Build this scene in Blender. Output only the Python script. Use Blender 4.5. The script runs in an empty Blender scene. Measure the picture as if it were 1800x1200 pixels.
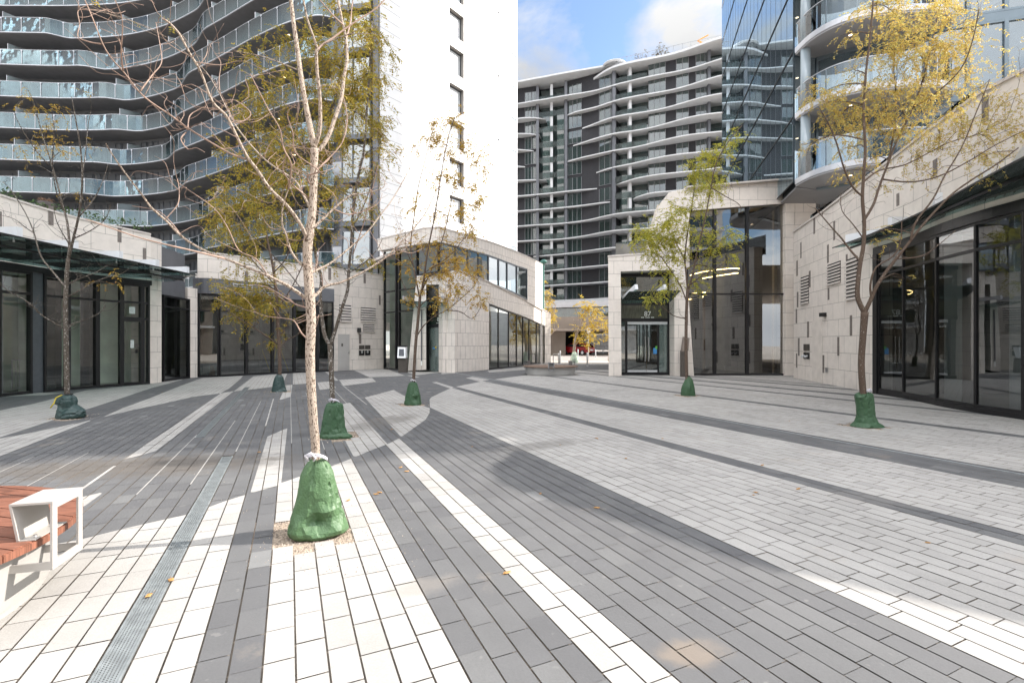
import bpy, bmesh, math, random
import numpy as np
from mathutils import Vector, Matrix, noise as mnoise
R = math.radians
random.seed(11)
S = bpy.context.scene
COL = S.collection

# ------------------------------------------------------------ camera, sky, sun, exposure
F, HY, CZ = 850.0, 603.0, 1.6          # focal length and horizon in photo pixels, eye height
cam_d = bpy.data.cameras.new('camera')
cam_d.sensor_width = 36.0
cam_d.lens = 36.0 * F / 1800.0
cam_d.shift_y = (HY - 600.0) / 1800.0
cam_d.clip_start, cam_d.clip_end = 0.05, 2000
cam = bpy.data.objects.new('camera', cam_d)
cam.location = (0, 0, CZ)
cam.rotation_euler = (R(90), 0, 0)
COL.objects.link(cam)
S.camera = cam

SUN_AZ = (0.977, 0.212)                # horizontal direction towards the sun
SUN_EL = 34.0
sun_d = bpy.data.lights.new('sun', 'SUN')
sun_d.energy = 2.9
sun_d.angle = R(0.53)
sun_d.color = (1.0, 0.94, 0.86)
sun = bpy.data.objects.new('sun', sun_d)
ce = math.cos(R(SUN_EL))
sdir = Vector((SUN_AZ[0] * ce, SUN_AZ[1] * ce, math.sin(R(SUN_EL)))).normalized()
sun.rotation_euler = sdir.to_track_quat('Z', 'Y').to_euler()
COL.objects.link(sun)

W = bpy.data.worlds.new('World')
S.world = W
W.use_nodes = True
nt = W.node_tree
nt.nodes.clear()
def N(t, kind, **kw):
    n = t.nodes.new(kind)
    for k, v in kw.items():
        setattr(n, k, v)
    return n
wo = N(nt, 'ShaderNodeOutputWorld')
bg = N(nt, 'ShaderNodeBackground')
bg.inputs['Strength'].default_value = 0.10
sky = N(nt, 'ShaderNodeTexSky', sky_type='NISHITA', sun_disc=False)
sky.sun_elevation = R(SUN_EL)
sky.sun_rotation = math.atan2(SUN_AZ[0], SUN_AZ[1])
sky.air_density = 1.0
sky.dust_density = 0.6
sky.ozone_density = 1.6
tc = N(nt, 'ShaderNodeTexCoord')
mp = N(nt, 'ShaderNodeMapping')
mp.inputs['Scale'].default_value = (1.0, 1.0, 1.9)
mp.inputs['Location'].default_value = (10.96, 5.68, 0.0)
n1 = N(nt, 'ShaderNodeTexNoise')
n1.inputs['Scale'].default_value = 2.4
n1.inputs['Detail'].default_value = 10
n1.inputs['Roughness'].default_value = 0.58
n1.inputs['Distortion'].default_value = 0.35
rmp = N(nt, 'ShaderNodeValToRGB')
rmp.color_ramp.elements[0].position = 0.36
rmp.color_ramp.elements[1].position = 0.50
n2 = N(nt, 'ShaderNodeTexNoise')
n2.inputs['Scale'].default_value = 5.5
n2.inputs['Detail'].default_value = 6
crm = N(nt, 'ShaderNodeValToRGB')
crm.color_ramp.elements[0].position = 0.3
crm.color_ramp.elements[0].color = (0.84, 0.87, 0.92, 1)
crm.color_ramp.elements[1].position = 0.65
crm.color_ramp.elements[1].color = (1.15, 1.15, 1.15, 1)
mx = N(nt, 'ShaderNodeMixRGB')
L = nt.links.new
L(tc.outputs['Generated'], mp.inputs['Vector'])
L(mp.outputs['Vector'], n1.inputs['Vector'])
L(mp.outputs['Vector'], n2.inputs['Vector'])
L(n1.outputs['Fac'], rmp.inputs['Fac'])
L(n2.outputs['Fac'], crm.inputs['Fac'])
L(rmp.outputs['Color'], mx.inputs['Fac'])
L(sky.outputs['Color'], mx.inputs['Color1'])
# an overcast dome is brightest overhead
sx = N(nt, 'ShaderNodeSeparateXYZ')
L(tc.outputs['Generated'], sx.inputs['Vector'])
zr = N(nt, 'ShaderNodeValToRGB')
for q, (pos, val) in enumerate(((0.0, 2.4), (0.50, 2.6), (0.66, 3.6), (1.0, 5.0))):
    e = zr.color_ramp.elements[q] if q < 2 else zr.color_ramp.elements.new(pos)
    if q == 1: e.position = pos
    e.position = pos
    e.color = (val, val, val, 1)
L(sx.outputs['Z'], zr.inputs['Fac'])
cm = N(nt, 'ShaderNodeMixRGB', blend_type='MULTIPLY')
cm.inputs['Fac'].default_value = 1
L(crm.outputs['Color'], cm.inputs['Color1'])
L(zr.outputs['Color'], cm.inputs['Color2'])
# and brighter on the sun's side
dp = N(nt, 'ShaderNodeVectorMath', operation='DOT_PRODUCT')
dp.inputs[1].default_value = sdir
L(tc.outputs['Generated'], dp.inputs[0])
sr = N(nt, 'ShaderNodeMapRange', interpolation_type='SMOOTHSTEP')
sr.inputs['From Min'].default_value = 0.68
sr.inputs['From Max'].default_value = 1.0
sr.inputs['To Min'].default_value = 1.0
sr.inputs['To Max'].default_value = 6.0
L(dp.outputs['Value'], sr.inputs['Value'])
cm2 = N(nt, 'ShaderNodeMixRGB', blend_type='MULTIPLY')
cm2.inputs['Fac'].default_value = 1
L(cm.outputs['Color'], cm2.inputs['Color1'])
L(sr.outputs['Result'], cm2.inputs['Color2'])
# added brightening of the unseen sky behind the viewer, to light the facades
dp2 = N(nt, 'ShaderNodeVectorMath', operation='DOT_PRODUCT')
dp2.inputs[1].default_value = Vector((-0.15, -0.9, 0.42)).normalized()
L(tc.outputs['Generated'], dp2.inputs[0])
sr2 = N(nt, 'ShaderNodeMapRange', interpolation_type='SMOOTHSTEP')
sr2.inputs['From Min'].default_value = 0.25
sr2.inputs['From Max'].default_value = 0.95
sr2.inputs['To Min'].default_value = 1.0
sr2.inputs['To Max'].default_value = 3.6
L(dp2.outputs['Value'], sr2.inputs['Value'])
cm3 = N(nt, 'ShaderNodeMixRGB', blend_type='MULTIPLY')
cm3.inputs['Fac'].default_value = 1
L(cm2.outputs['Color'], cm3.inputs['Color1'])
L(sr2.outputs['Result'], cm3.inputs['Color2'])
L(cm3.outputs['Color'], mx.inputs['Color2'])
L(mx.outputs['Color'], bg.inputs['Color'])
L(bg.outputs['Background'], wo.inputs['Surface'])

S.view_settings.view_transform = 'Standard'
S.view_settings.look = 'None'
S.view_settings.exposure = 1.56
S.view_settings.gamma = 1.0
S.view_settings.use_curve_mapping = False
S.render.engine = 'CYCLES'
S.cycles.max_bounces = 9
S.cycles.diffuse_bounces = 4
S.cycles.glossy_bounces = 4
S.cycles.transparent_max_bounces = 24
S.cycles.caustics_reflective = False
S.cycles.caustics_refractive = False
S.cycles.sample_clamp_indirect = 6

# ------------------------------------------------------------ where a traced photo point stands
def G(px, py):                       # point on the ground
    y = F * CZ / (py - HY)
    return ((px - 900) / F * y, y)
def P(px, py, y):                    # point at a known depth
    return Vector(((px - 900) / F * y, y, CZ - (py - HY) / F * y))
def Z(py, y):
    return CZ - (py - HY) / F * y
def XP(px, y):
    return (px - 900) / F * y

# ------------------------------------------------------------ materials
def mat(name):
    m = bpy.data.materials.new(name)
    m.use_nodes = True
    t = m.node_tree
    t.nodes.clear()
    o = N(t, 'ShaderNodeOutputMaterial')
    return m, t, o
def principled(t, o, rough=0.6, metal=0.0, color=None, spec=0.5):
    b = N(t, 'ShaderNodeBsdfPrincipled')
    b.inputs['Roughness'].default_value = rough
    b.inputs['Metallic'].default_value = metal
    b.inputs['Specular IOR Level'].default_value = spec
    if color:
        b.inputs['Base Color'].default_value = (*color, 1)
    t.links.new(b.outputs['BSDF'], o.inputs['Surface'])
    return b
def plain(name, color, rough=0.6, metal=0.0, scale=6.0, amt=0.12, bump=0.0, bscale=60.0, spec=0.5, stretch=None):
    m, t, o = mat(name)
    b = principled(t, o, rough, metal, color, spec)
    c = N(t, 'ShaderNodeTexCoord')
    v = c.outputs['Object']
    if stretch:
        mm = N(t, 'ShaderNodeMapping')
        mm.inputs['Scale'].default_value = stretch
        t.links.new(v, mm.inputs['Vector'])
        v = mm.outputs['Vector']
    n = N(t, 'ShaderNodeTexNoise')
    n.inputs['Scale'].default_value = scale
    n.inputs['Detail'].default_value = 6
    t.links.new(v, n.inputs['Vector'])
    r = N(t, 'ShaderNodeValToRGB')
    lo = tuple(max(0, x * (1 - amt)) for x in color)
    hi = tuple(min(1, x * (1 + amt)) for x in color)
    r.color_ramp.elements[0].position = 0.3
    r.color_ramp.elements[1].position = 0.7
    r.color_ramp.elements[0].color = (*lo, 1)
    r.color_ramp.elements[1].color = (*hi, 1)
    t.links.new(n.outputs['Fac'], r.inputs['Fac'])
    t.links.new(r.outputs['Color'], b.inputs['Base Color'])
    if bump:
        n3 = N(t, 'ShaderNodeTexNoise')
        n3.inputs['Scale'].default_value = bscale
        n3.inputs['Detail'].default_value = 4
        t.links.new(v, n3.inputs['Vector'])
        bp = N(t, 'ShaderNodeBump')
        bp.inputs['Strength'].default_value = bump
        bp.inputs['Distance'].default_value = 0.02
        t.links.new(n3.outputs['Fac'], bp.inputs['Height'])
        t.links.new(bp.outputs['Normal'], b.inputs['Normal'])
    return m
def tiled(name, c1, c2, joint, bw, bh, mortar=0.006, rough=0.55, offset=0.5, freq=2, squash=1.0, grain=0.08, spec=0.4):
    """stone or metal panels laid out in metres on the wall's own UV"""
    m, t, o = mat(name)
    b = principled(t, o, rough, 0, None, spec)
    uv = N(t, 'ShaderNodeUVMap')
    br = N(t, 'ShaderNodeTexBrick')
    br.offset, br.offset_frequency, br.squash = offset, freq, squash
    br.inputs['Scale'].default_value = 1.0
    br.inputs['Brick Width'].default_value = bw
    br.inputs['Row Height'].default_value = bh
    br.inputs['Mortar Size'].default_value = mortar
    br.inputs['Mortar Smooth'].default_value = 0.1
    br.inputs['Color1'].default_value = (*c1, 1)
    br.inputs['Color2'].default_value = (*c2, 1)
    br.inputs['Mortar'].default_value = (*joint, 1)
    t.links.new(uv.outputs['UV'], br.inputs['Vector'])
    c = N(t, 'ShaderNodeTexCoord')
    n = N(t, 'ShaderNodeTexNoise')
    n.inputs['Scale'].default_value = 3.0
    n.inputs['Detail'].default_value = 8
    n.inputs['Roughness'].default_value = 0.65
    t.links.new(c.outputs['Object'], n.inputs['Vector'])
    mr = N(t, 'ShaderNodeMapRange')
    mr.inputs['From Min'].default_value = 0.3
    mr.inputs['From Max'].default_value = 0.7
    mr.inputs['To Min'].default_value = 1 - grain
    mr.inputs['To Max'].default_value = 1 + grain
    t.links.new(n.outputs['Fac'], mr.inputs['Value'])
    mu = N(t, 'ShaderNodeMixRGB', blend_type='MULTIPLY')
    mu.inputs['Fac'].default_value = 1
    t.links.new(br.outputs['Color'], mu.inputs['Color1'])
    t.links.new(mr.outputs['Result'], mu.inputs['Color2'])
    t.links.new(mu.outputs['Color'], b.inputs['Base Color'])
    bp = N(t, 'ShaderNodeBump', invert=True)
    bp.inputs['Strength'].default_value = 0.6
    bp.inputs['Distance'].default_value = 0.006
    t.links.new(br.outputs['Fac'], bp.inputs['Height'])
    t.links.new(bp.outputs['Normal'], b.inputs['Normal'])
    return m
def glass(name, tint, refl=0.10, ior=1.5, rough=0.0, wave=0.0, wscale=0.4, frost=0.0, frostcol=(0.75, 0.85, 0.85), glosscol=(0.95, 0.98, 1.0)):
    """thin pane: tinted see-through, mirror reflection by angle, optional frit"""
    m, t, o = mat(name)
    tr = N(t, 'ShaderNodeBsdfTransparent')
    tr.inputs['Color'].default_value = (*tint, 1)
    gl = N(t, 'ShaderNodeBsdfGlossy')
    gl.inputs['Roughness'].default_value = rough
    gl.inputs['Color'].default_value = (*glosscol, 1)
    fr = N(t, 'ShaderNodeFresnel')
    fr.inputs['IOR'].default_value = ior
    ad = N(t, 'ShaderNodeMath', operation='ADD', use_clamp=True)
    ad.inputs[1].default_value = refl
    t.links.new(fr.outputs['Fac'], ad.inputs[0])
    base = tr.outputs['BSDF']
    if frost > 0:
        df = N(t, 'ShaderNodeBsdfDiffuse')
        df.inputs['Color'].default_value = (*frostcol, 1)
        m0 = N(t, 'ShaderNodeMixShader')
        m0.inputs['Fac'].default_value = frost
        t.links.new(base, m0.inputs[1])
        t.links.new(df.outputs['BSDF'], m0.inputs[2])
        base = m0.outputs['Shader']
    mxs = N(t, 'ShaderNodeMixShader')
    t.links.new(ad.outputs['Value'], mxs.inputs['Fac'])
    t.links.new(base, mxs.inputs[1])
    t.links.new(gl.outputs['BSDF'], mxs.inputs[2])
    t.links.new(mxs.outputs['Shader'], o.inputs['Surface'])
    if wave:
        c = N(t, 'ShaderNodeTexCoord')
        n = N(t, 'ShaderNodeTexNoise')
        n.inputs['Scale'].default_value = wscale
        n.inputs['Detail'].default_value = 1.5
        bp = N(t, 'ShaderNodeBump')
        bp.inputs['Strength'].default_value = wave
        bp.inputs['Distance'].default_value = 0.2
        t.links.new(c.outputs['Object'], n.inputs['Vector'])
        t.links.new(n.outputs['Fac'], bp.inputs['Height'])
        t.links.new(bp.outputs['Normal'], gl.inputs['Normal'])
    return m
def emit(name, color, s):
    m, t, o = mat(name)
    e = N(t, 'ShaderNodeEmission')
    e.inputs['Color'].default_value = (*color, 1)
    e.inputs['Strength'].default_value = s
    t.links.new(e.outputs['Emission'], o.inputs['Surface'])
    return m
def leafmat(name, cols, trans=0.45):
    m, t, o = mat(name)
    g = N(t, 'ShaderNodeNewGeometry')
    r = N(t, 'ShaderNodeValToRGB')
    el = r.color_ramp.elements
    while len(el) < len(cols):
        el.new(0.5)
    for i, c in enumerate(cols):
        el[i].position = i / max(1, len(cols) - 1)
        el[i].color = (*c, 1)
    t.links.new(g.outputs['Random Per Island'], r.inputs['Fac'])
    d = N(t, 'ShaderNodeBsdfPrincipled')
    d.inputs['Roughness'].default_value = 0.55
    d.inputs['Specular IOR Level'].default_value = 0.3
    tl = N(t, 'ShaderNodeBsdfTranslucent')
    t.links.new(r.outputs['Color'], d.inputs['Base Color'])
    t.links.new(r.outputs['Color'], tl.inputs['Color'])
    x = N(t, 'ShaderNodeMixShader')
    x.inputs['Fac'].default_value = trans
    t.links.new(d.outputs['BSDF'], x.inputs[1])
    t.links.new(tl.outputs['BSDF'], x.inputs[2])
    t.links.new(x.outputs['Shader'], o.inputs['Surface'])
    return m
def barkmat(name, c1, c2, spots, scale=22.0, thr=0.56, stretch=(1, 1, 0.45)):
    m, t, o = mat(name)
    b = principled(t, o, 0.85, 0, None, 0.2)
    c = N(t, 'ShaderNodeTexCoord')
    mm = N(t, 'ShaderNodeMapping')
    mm.inputs['Scale'].default_value = stretch
    t.links.new(c.outputs['Object'], mm.inputs['Vector'])
    n = N(t, 'ShaderNodeTexNoise')
    n.inputs['Scale'].default_value = 5
    n.inputs['Detail'].default_value = 6
    t.links.new(mm.outputs['Vector'], n.inputs['Vector'])
    x = N(t, 'ShaderNodeMixRGB')
    x.inputs['Color1'].default_value = (*c1, 1)
    x.inputs['Color2'].default_value = (*c2, 1)
    t.links.new(n.outputs['Fac'], x.inputs['Fac'])
    n2 = N(t, 'ShaderNodeTexNoise')
    n2.inputs['Scale'].default_value = scale * 4
    n2.inputs['Detail'].default_value = 3
    t.links.new(mm.outputs['Vector'], n2.inputs['Vector'])
    r = N(t, 'ShaderNodeValToRGB')
    r.color_ramp.elements[0].position = thr
    r.color_ramp.elements[1].position = thr + 0.07
    t.links.new(n2.outputs['Fac'], r.inputs['Fac'])
    y = N(t, 'ShaderNodeMixRGB')
    y.inputs['Color2'].default_value = (*spots, 1)
    t.links.new(r.outputs['Color'], y.inputs['Fac'])
    t.links.new(x.outputs['Color'], y.inputs['Color1'])
    t.links.new(y.outputs['Color'], b.inputs['Base Color'])
    bp = N(t, 'ShaderNodeBump')
    bp.inputs['Strength'].default_value = 0.5
    bp.inputs['Distance'].default_value = 0.01
    t.links.new(n2.outputs['Fac'], bp.inputs['Height'])
    t.links.new(bp.outputs['Normal'], b.inputs['Normal'])
    return m
def paver_mat(name, stops, rough):
    m, t, o = mat(name)
    b = principled(t, o, rough, 0, None, 0.35)
    g = N(t, 'ShaderNodeNewGeometry')
    r = N(t, 'ShaderNodeValToRGB')
    el = r.color_ramp.elements
    while len(el) < len(stops):
        el.new(0.5)
    for i, (p, c) in enumerate(stops):
        el[i].position = p
        el[i].color = (*c, 1)
    t.links.new(g.outputs['Random Per Island'], r.inputs['Fac'])
    c = N(t, 'ShaderNodeTexCoord')
    n = N(t, 'ShaderNodeTexNoise')
    n.inputs['Scale'].default_value = 0.8
    n.inputs['Detail'].default_value = 9
    n.inputs['Roughness'].default_value = 0.7
    t.links.new(c.outputs['Object'], n.inputs['Vector'])
    mr = N(t, 'ShaderNodeMapRange')
    mr.inputs['From Min'].default_value = 0.3
    mr.inputs['From Max'].default_value = 0.7
    mr.inputs['To Min'].default_value = 0.86
    mr.inputs['To Max'].default_value = 1.12
    t.links.new(n.outputs['Fac'], mr.inputs['Value'])
    mu = N(t, 'ShaderNodeMixRGB', blend_type='MULTIPLY')
    mu.inputs['Fac'].default_value = 1
    t.links.new(r.outputs['Color'], mu.inputs['Color1'])
    t.links.new(mr.outputs['Result'], mu.inputs['Color2'])
    # fine concrete grain and specks of grit
    n2 = N(t, 'ShaderNodeTexNoise')
    n2.inputs['Scale'].default_value = 70
    n2.inputs['Detail'].default_value = 5
    n2.inputs['Roughness'].default_value = 0.75
    t.links.new(c.outputs['Object'], n2.inputs['Vector'])
    mr2 = N(t, 'ShaderNodeMapRange')
    mr2.inputs['From Min'].default_value = 0.3
    mr2.inputs['From Max'].default_value = 0.7
    mr2.inputs['To Min'].default_value = 0.9
    mr2.inputs['To Max'].default_value = 1.08
    t.links.new(n2.outputs['Fac'], mr2.inputs['Value'])
    mu2 = N(t, 'ShaderNodeMixRGB', blend_type='MULTIPLY')
    mu2.inputs['Fac'].default_value = 1
    t.links.new(mu.outputs['Color'], mu2.inputs['Color1'])
    t.links.new(mr2.outputs['Result'], mu2.inputs['Color2'])
    # tan dried-sand stains
    n4 = N(t, 'ShaderNodeTexNoise')
    n4.inputs['Scale'].default_value = 0.9
    n4.inputs['Detail'].default_value = 7
    n4.inputs['Roughness'].default_value = 0.7
    mm = N(t, 'ShaderNodeMapping')
    mm.inputs['Location'].default_value = (3.3, 7.1, 0)
    t.links.new(c.outputs['Object'], mm.inputs['Vector'])
    t.links.new(mm.outputs['Vector'], n4.inputs['Vector'])
    r4 = N(t, 'ShaderNodeValToRGB')
    r4.color_ramp.elements[0].position = 0.60
    r4.color_ramp.elements[1].position = 0.80
    r4.color_ramp.elements[1].color = (0.45, 0.45, 0.45, 1)
    t.links.new(n4.outputs['Fac'], r4.inputs['Fac'])
    st = N(t, 'ShaderNodeMixRGB')
    st.inputs['Color2'].default_value = (0.42, 0.34, 0.26, 1)
    t.links.new(r4.outputs['Color'], st.inputs['Fac'])
    t.links.new(mu2.outputs['Color'], st.inputs['Color1'])
    # scuffs and old gum
    n6 = N(t, 'ShaderNodeTexNoise')
    n6.inputs['Scale'].default_value = 11
    n6.inputs['Detail'].default_value = 2.5
    t.links.new(mm.outputs['Vector'], n6.inputs['Vector'])
    r6 = N(t, 'ShaderNodeMapRange', interpolation_type='SMOOTHSTEP')
    r6.inputs['From Min'].default_value = .68
    r6.inputs['From Max'].default_value = .74
    r6.inputs['To Max'].default_value = .3
    t.links.new(n6.outputs['Fac'], r6.inputs['Value'])
    x6 = N(t, 'ShaderNodeMixRGB')
    x6.inputs['Color2'].default_value = (.26, .25, .24, 1)
    t.links.new(r6.outputs['Result'], x6.inputs['Fac'])
    t.links.new(st.outputs['Color'], x6.inputs['Color1'])
    prev = x6.outputs['Color']
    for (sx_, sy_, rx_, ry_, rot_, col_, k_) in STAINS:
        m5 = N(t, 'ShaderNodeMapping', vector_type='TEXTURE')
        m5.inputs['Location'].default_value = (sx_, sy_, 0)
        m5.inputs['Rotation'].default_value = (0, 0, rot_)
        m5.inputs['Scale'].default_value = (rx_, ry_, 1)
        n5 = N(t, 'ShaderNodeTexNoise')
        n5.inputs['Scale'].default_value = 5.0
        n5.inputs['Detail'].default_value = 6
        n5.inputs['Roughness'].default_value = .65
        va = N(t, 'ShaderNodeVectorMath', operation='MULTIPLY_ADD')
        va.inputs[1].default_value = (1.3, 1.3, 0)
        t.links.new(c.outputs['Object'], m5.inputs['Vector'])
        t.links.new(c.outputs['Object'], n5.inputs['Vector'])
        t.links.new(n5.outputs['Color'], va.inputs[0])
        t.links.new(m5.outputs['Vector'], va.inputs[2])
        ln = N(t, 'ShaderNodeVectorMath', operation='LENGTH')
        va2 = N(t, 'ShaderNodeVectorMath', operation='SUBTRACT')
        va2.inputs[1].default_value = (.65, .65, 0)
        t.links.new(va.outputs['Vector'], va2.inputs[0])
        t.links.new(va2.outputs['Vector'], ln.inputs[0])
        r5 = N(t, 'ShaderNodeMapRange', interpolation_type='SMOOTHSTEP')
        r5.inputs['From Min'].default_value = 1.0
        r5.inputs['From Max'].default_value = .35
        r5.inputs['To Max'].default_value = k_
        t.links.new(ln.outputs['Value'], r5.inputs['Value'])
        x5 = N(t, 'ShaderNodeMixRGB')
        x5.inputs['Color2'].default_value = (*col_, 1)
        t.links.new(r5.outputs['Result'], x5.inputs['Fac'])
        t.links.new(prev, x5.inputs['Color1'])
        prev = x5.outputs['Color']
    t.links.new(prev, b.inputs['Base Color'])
    bp = N(t, 'ShaderNodeBump')
    bp.inputs['Strength'].default_value = 0.25
    bp.inputs['Distance'].default_value = 0.004
    t.links.new(n2.outputs['Fac'], bp.inputs['Height'])
    t.links.new(bp.outputs['Normal'], b.inputs['Normal'])
    return m

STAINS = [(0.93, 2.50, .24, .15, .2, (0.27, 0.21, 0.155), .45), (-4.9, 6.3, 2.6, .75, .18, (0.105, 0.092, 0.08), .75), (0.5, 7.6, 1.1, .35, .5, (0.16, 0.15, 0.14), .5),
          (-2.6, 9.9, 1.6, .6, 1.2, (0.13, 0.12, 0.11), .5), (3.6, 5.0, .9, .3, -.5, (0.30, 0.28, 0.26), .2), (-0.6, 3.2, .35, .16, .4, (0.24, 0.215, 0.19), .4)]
M = {}
M['stone'] = tiled('cream_stone', (0.74, 0.68, 0.62), (0.70, 0.64, 0.585), (0.25, 0.23, 0.21), 0.9, 0.62, 0.007, 0.6)
M['stone_tile'] = tiled('cream_stone_tile', (0.74, 0.68, 0.625), (0.70, 0.645, 0.59), (0.25, 0.22, 0.21), 0.36, 0.72, 0.008, 0.6, offset=0.5, freq=2)
M['stone_plain'] = plain('cream_stone_plain', (0.70, 0.64, 0.58), 0.6, 0, 3, 0.08)
M['coping'] = plain('pale_coping', (0.60, 0.55, 0.51), 0.6, 0, 4, 0.08)
M['slot'] = plain('grey_stone_slot', (0.17, 0.145, 0.13), 0.6, 0, 9, 0.25)
M['frame'] = plain('black_frame', (0.018, 0.018, 0.02), 0.35, 0.3, 8, 0.15)
M['greyframe'] = plain('grey_frame', (0.10, 0.11, 0.125), 0.4, 0.3, 8, 0.1)
M['greypanel'] = plain('grey_panel', (0.13, 0.135, 0.15), 0.45, 0.3, 2, 0.1)
M['lightpanel'] = plain('light_panel', (0.42, 0.43, 0.46), 0.4, 0.2, 2, 0.06)
M['whitepaint'] = plain('white_paint', (0.74, 0.75, 0.78), 0.4, 0.0, 2, 0.05)
M['interior'] = plain('interior_wall', (0.74, 0.82, 0.72), 0.8, 0, 1.2, 0.2)
M['interior_dark'] = plain('interior_dark', (0.20, 0.195, 0.18), 0.8, 0, 1.2, 0.3)
M['interior_floor'] = plain('interior_floor', (0.22, 0.21, 0.19), 0.4, 0, 1.0, 0.2)
M['warmwall'] = plain('warm_wood_wall', (0.22, 0.13, 0.065), 0.6, 0, 2.0, 0.35, stretch=(4, 4, 0.4))
M['shopglass'] = glass('shop_glass', (0.92, 0.97, 0.93), 0.07, 1.42, 0, 0.012, 0.5)
M['darkglass'] = glass('dark_glass', (0.56, 0.61, 0.58), 0.13, 1.5, 0, 0.012, 0.5)
M['canopyglass'] = glass('canopy_glass', (0.60, 0.74, 0.71), 0.015, 1.12, 0, 0, 1, 0.12, (0.45, 0.58, 0.55))
M['balglass'] = glass('balustrade_glass', (0.68, 0.80, 0.82), 0.035, 1.36, 0, 0.07, 1.1, 0.14, (0.24, 0.355, 0.39))
def fritted(m, z0, step, h, lo, hi):
    t = m.node_tree
    mixes = [n for n in t.nodes if n.type == 'MIX_SHADER']
    m0 = [n for n in mixes if not n.inputs['Fac'].is_linked][0]
    uv = N(t, 'ShaderNodeUVMap')
    sp = N(t, 'ShaderNodeSeparateXYZ')
    t.links.new(uv.outputs['UV'], sp.inputs['Vector'])
    sb = N(t, 'ShaderNodeMath', operation='SUBTRACT')
    sb.inputs[1].default_value = z0
    md = N(t, 'ShaderNodeMath', operation='FLOORED_MODULO')
    md.inputs[1].default_value = step
    mr = N(t, 'ShaderNodeMapRange')
    mr.inputs['From Max'].default_value = h
    mr.inputs['To Min'].default_value = hi
    mr.inputs['To Max'].default_value = lo
    t.links.new(sp.outputs['Y'], sb.inputs[0])
    t.links.new(sb.outputs['Value'], md.inputs[0])
    t.links.new(md.outputs['Value'], mr.inputs['Value'])
    t.links.new(mr.outputs['Result'], m0.inputs['Fac'])
fritted(M['balglass'], 6.44, 2.9, 1.1, .04, .22)
M['clearbal'] = glass('clear_balustrade_glass', (0.80, 0.88, 0.92), 0.04, 1.4, 0, 0.01, 0.5)
M['frosted'] = glass('frosted_glass', (0.7, 0.8, 0.82), 0.05, 1.4, 0.1, 0, 1, 0.65, (0.62, 0.72, 0.74))
M['winglass'] = glass('apartment_glass', (0.30, 0.35, 0.38), 0.14, 1.5, 0, 0.03, 0.4)
M['towerglass'] = glass('blue_tower_glass', (0.16, 0.22, 0.27), 0.36, 1.6, 0, 0.012, 0.35, 0.55, (0.105, 0.145, 0.17), (0.74, 0.88, 0.97))
M['farglass'] = glass('far_window_glass', (0.20, 0.27, 0.26), 0.09, 1.5, 0, 0.02, 0.3, 0.35, (0.07, 0.115, 0.105))
M['darkglass_o'] = plain('dark_transom', (0.05, 0.048, 0.045), 0.12, 0, 4, 0.3)
M['greenglass'] = plain('dark_green_glass', (0.022, 0.035, 0.028), 0.1, 0, 4, 0.1)
M['doorglass'] = glass('door_glass', (0.55, 0.68, 0.66), 0.09, 1.5, 0, 0.01, 0.5, 0.35, (0.30, 0.38, 0.36))
M['whitewin'] = plain('painted_sky_pane', (0.75, 0.78, 0.80), 0.12, 0, 1, 0.03, spec=0.8)  # white base colour paints in the sky's reflection
M['bayglass_o'] = plain('pale_strip_pane', (0.30, 0.36, 0.40), 0.08, 0, 1, 0.1, spec=0.8)
M['lobbyglass'] = glass('lobby_glass', (0.46, 0.52, 0.50), 0.17, 1.5, 0, 0.012, 0.5)
M['frost87'] = plain('bronze_sign_glass', (0.10, 0.10, 0.075), 0.15, 0, 6, 0.25, stretch=(3, 1, .6))
M['leafgreen'] = plain('green_sticker', (0.10, 0.35, 0.06), 0.5, 0, 4, 0.1)
M['darkcore'] = plain('dark_interior_core', (0.035, 0.042, 0.05), 0.8, 0, 1, 0.2)
M['towerframe'] = plain('blue_grey_aluminium', (0.16, 0.20, 0.23), 0.35, 0.5, 2, 0.06)
M['towerglass2'] = glass('blue_window_glass', (0.30, 0.40, 0.46), 0.14, 1.45, 0, 0.006, 0.3, 0.35, (0.15, 0.24, 0.30))
M['soffitgrey'] = plain('balcony_soffit', (0.30, 0.30, 0.31), 0.6, 0, 1, 0.05)
M['whitealu'] = plain('pale_aluminium', (0.50, 0.51, 0.54), 0.35, 0.4, 2, 0.05)
M['farbal'] = glass('far_balustrade', (0.50, 0.58, 0.57), 0.01, 1.25, 0, 0, 1, 0.12, (0.10, 0.13, 0.13))
M['whitetile'] = tiled('white_wall_panels', (0.62, 0.64, 0.68), (0.58, 0.60, 0.64), (0.3, 0.32, 0.34), 1.2, .6, .02)
M['wood_grey'] = plain('weathered_boards', (0.16, 0.105, 0.075), 0.6, 0, 7, 0.3, stretch=(1, 14, 1))
M['greyconcrete'] = plain('grey_concrete', (0.40, 0.395, 0.385), 0.7, 0, 2, 0.1)
M['brown_light'] = plain('brown_metal_face', (0.20, 0.165, 0.14), 0.5, 0.2, 6, 0.1)
M['bag_pale'] = plain('pale_green_bag', (0.45, 0.55, 0.45), 0.6, 0, 4, 0.4)
M['fallen'] = plain('dry_leaf', (0.42, 0.22, 0.07), 0.7, 0, 30, 0.4)
M['greyarm'] = plain('grey_steel', (0.22, 0.22, 0.225), 0.45, 0.3, 5, 0.1)
M['blind'] = plain('pale_window_blind', (0.34, 0.36, 0.37), 0.5, 0, 2, 0.1)
M['slabdark'] = plain('slab_soffit_grey', (0.19, 0.195, 0.21), 0.7, 0, 1.5, 0.1)
M['slabedge'] = plain('slab_edge', (0.30, 0.32, 0.34), 0.6, 0, 1.5, 0.1)
M['charcoal'] = tiled('charcoal_brick', (0.031, 0.031, 0.036), (0.026, 0.026, 0.031), (0.015, 0.015, 0.017), 0.6, 0.2, 0.01, 0.7)
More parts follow.
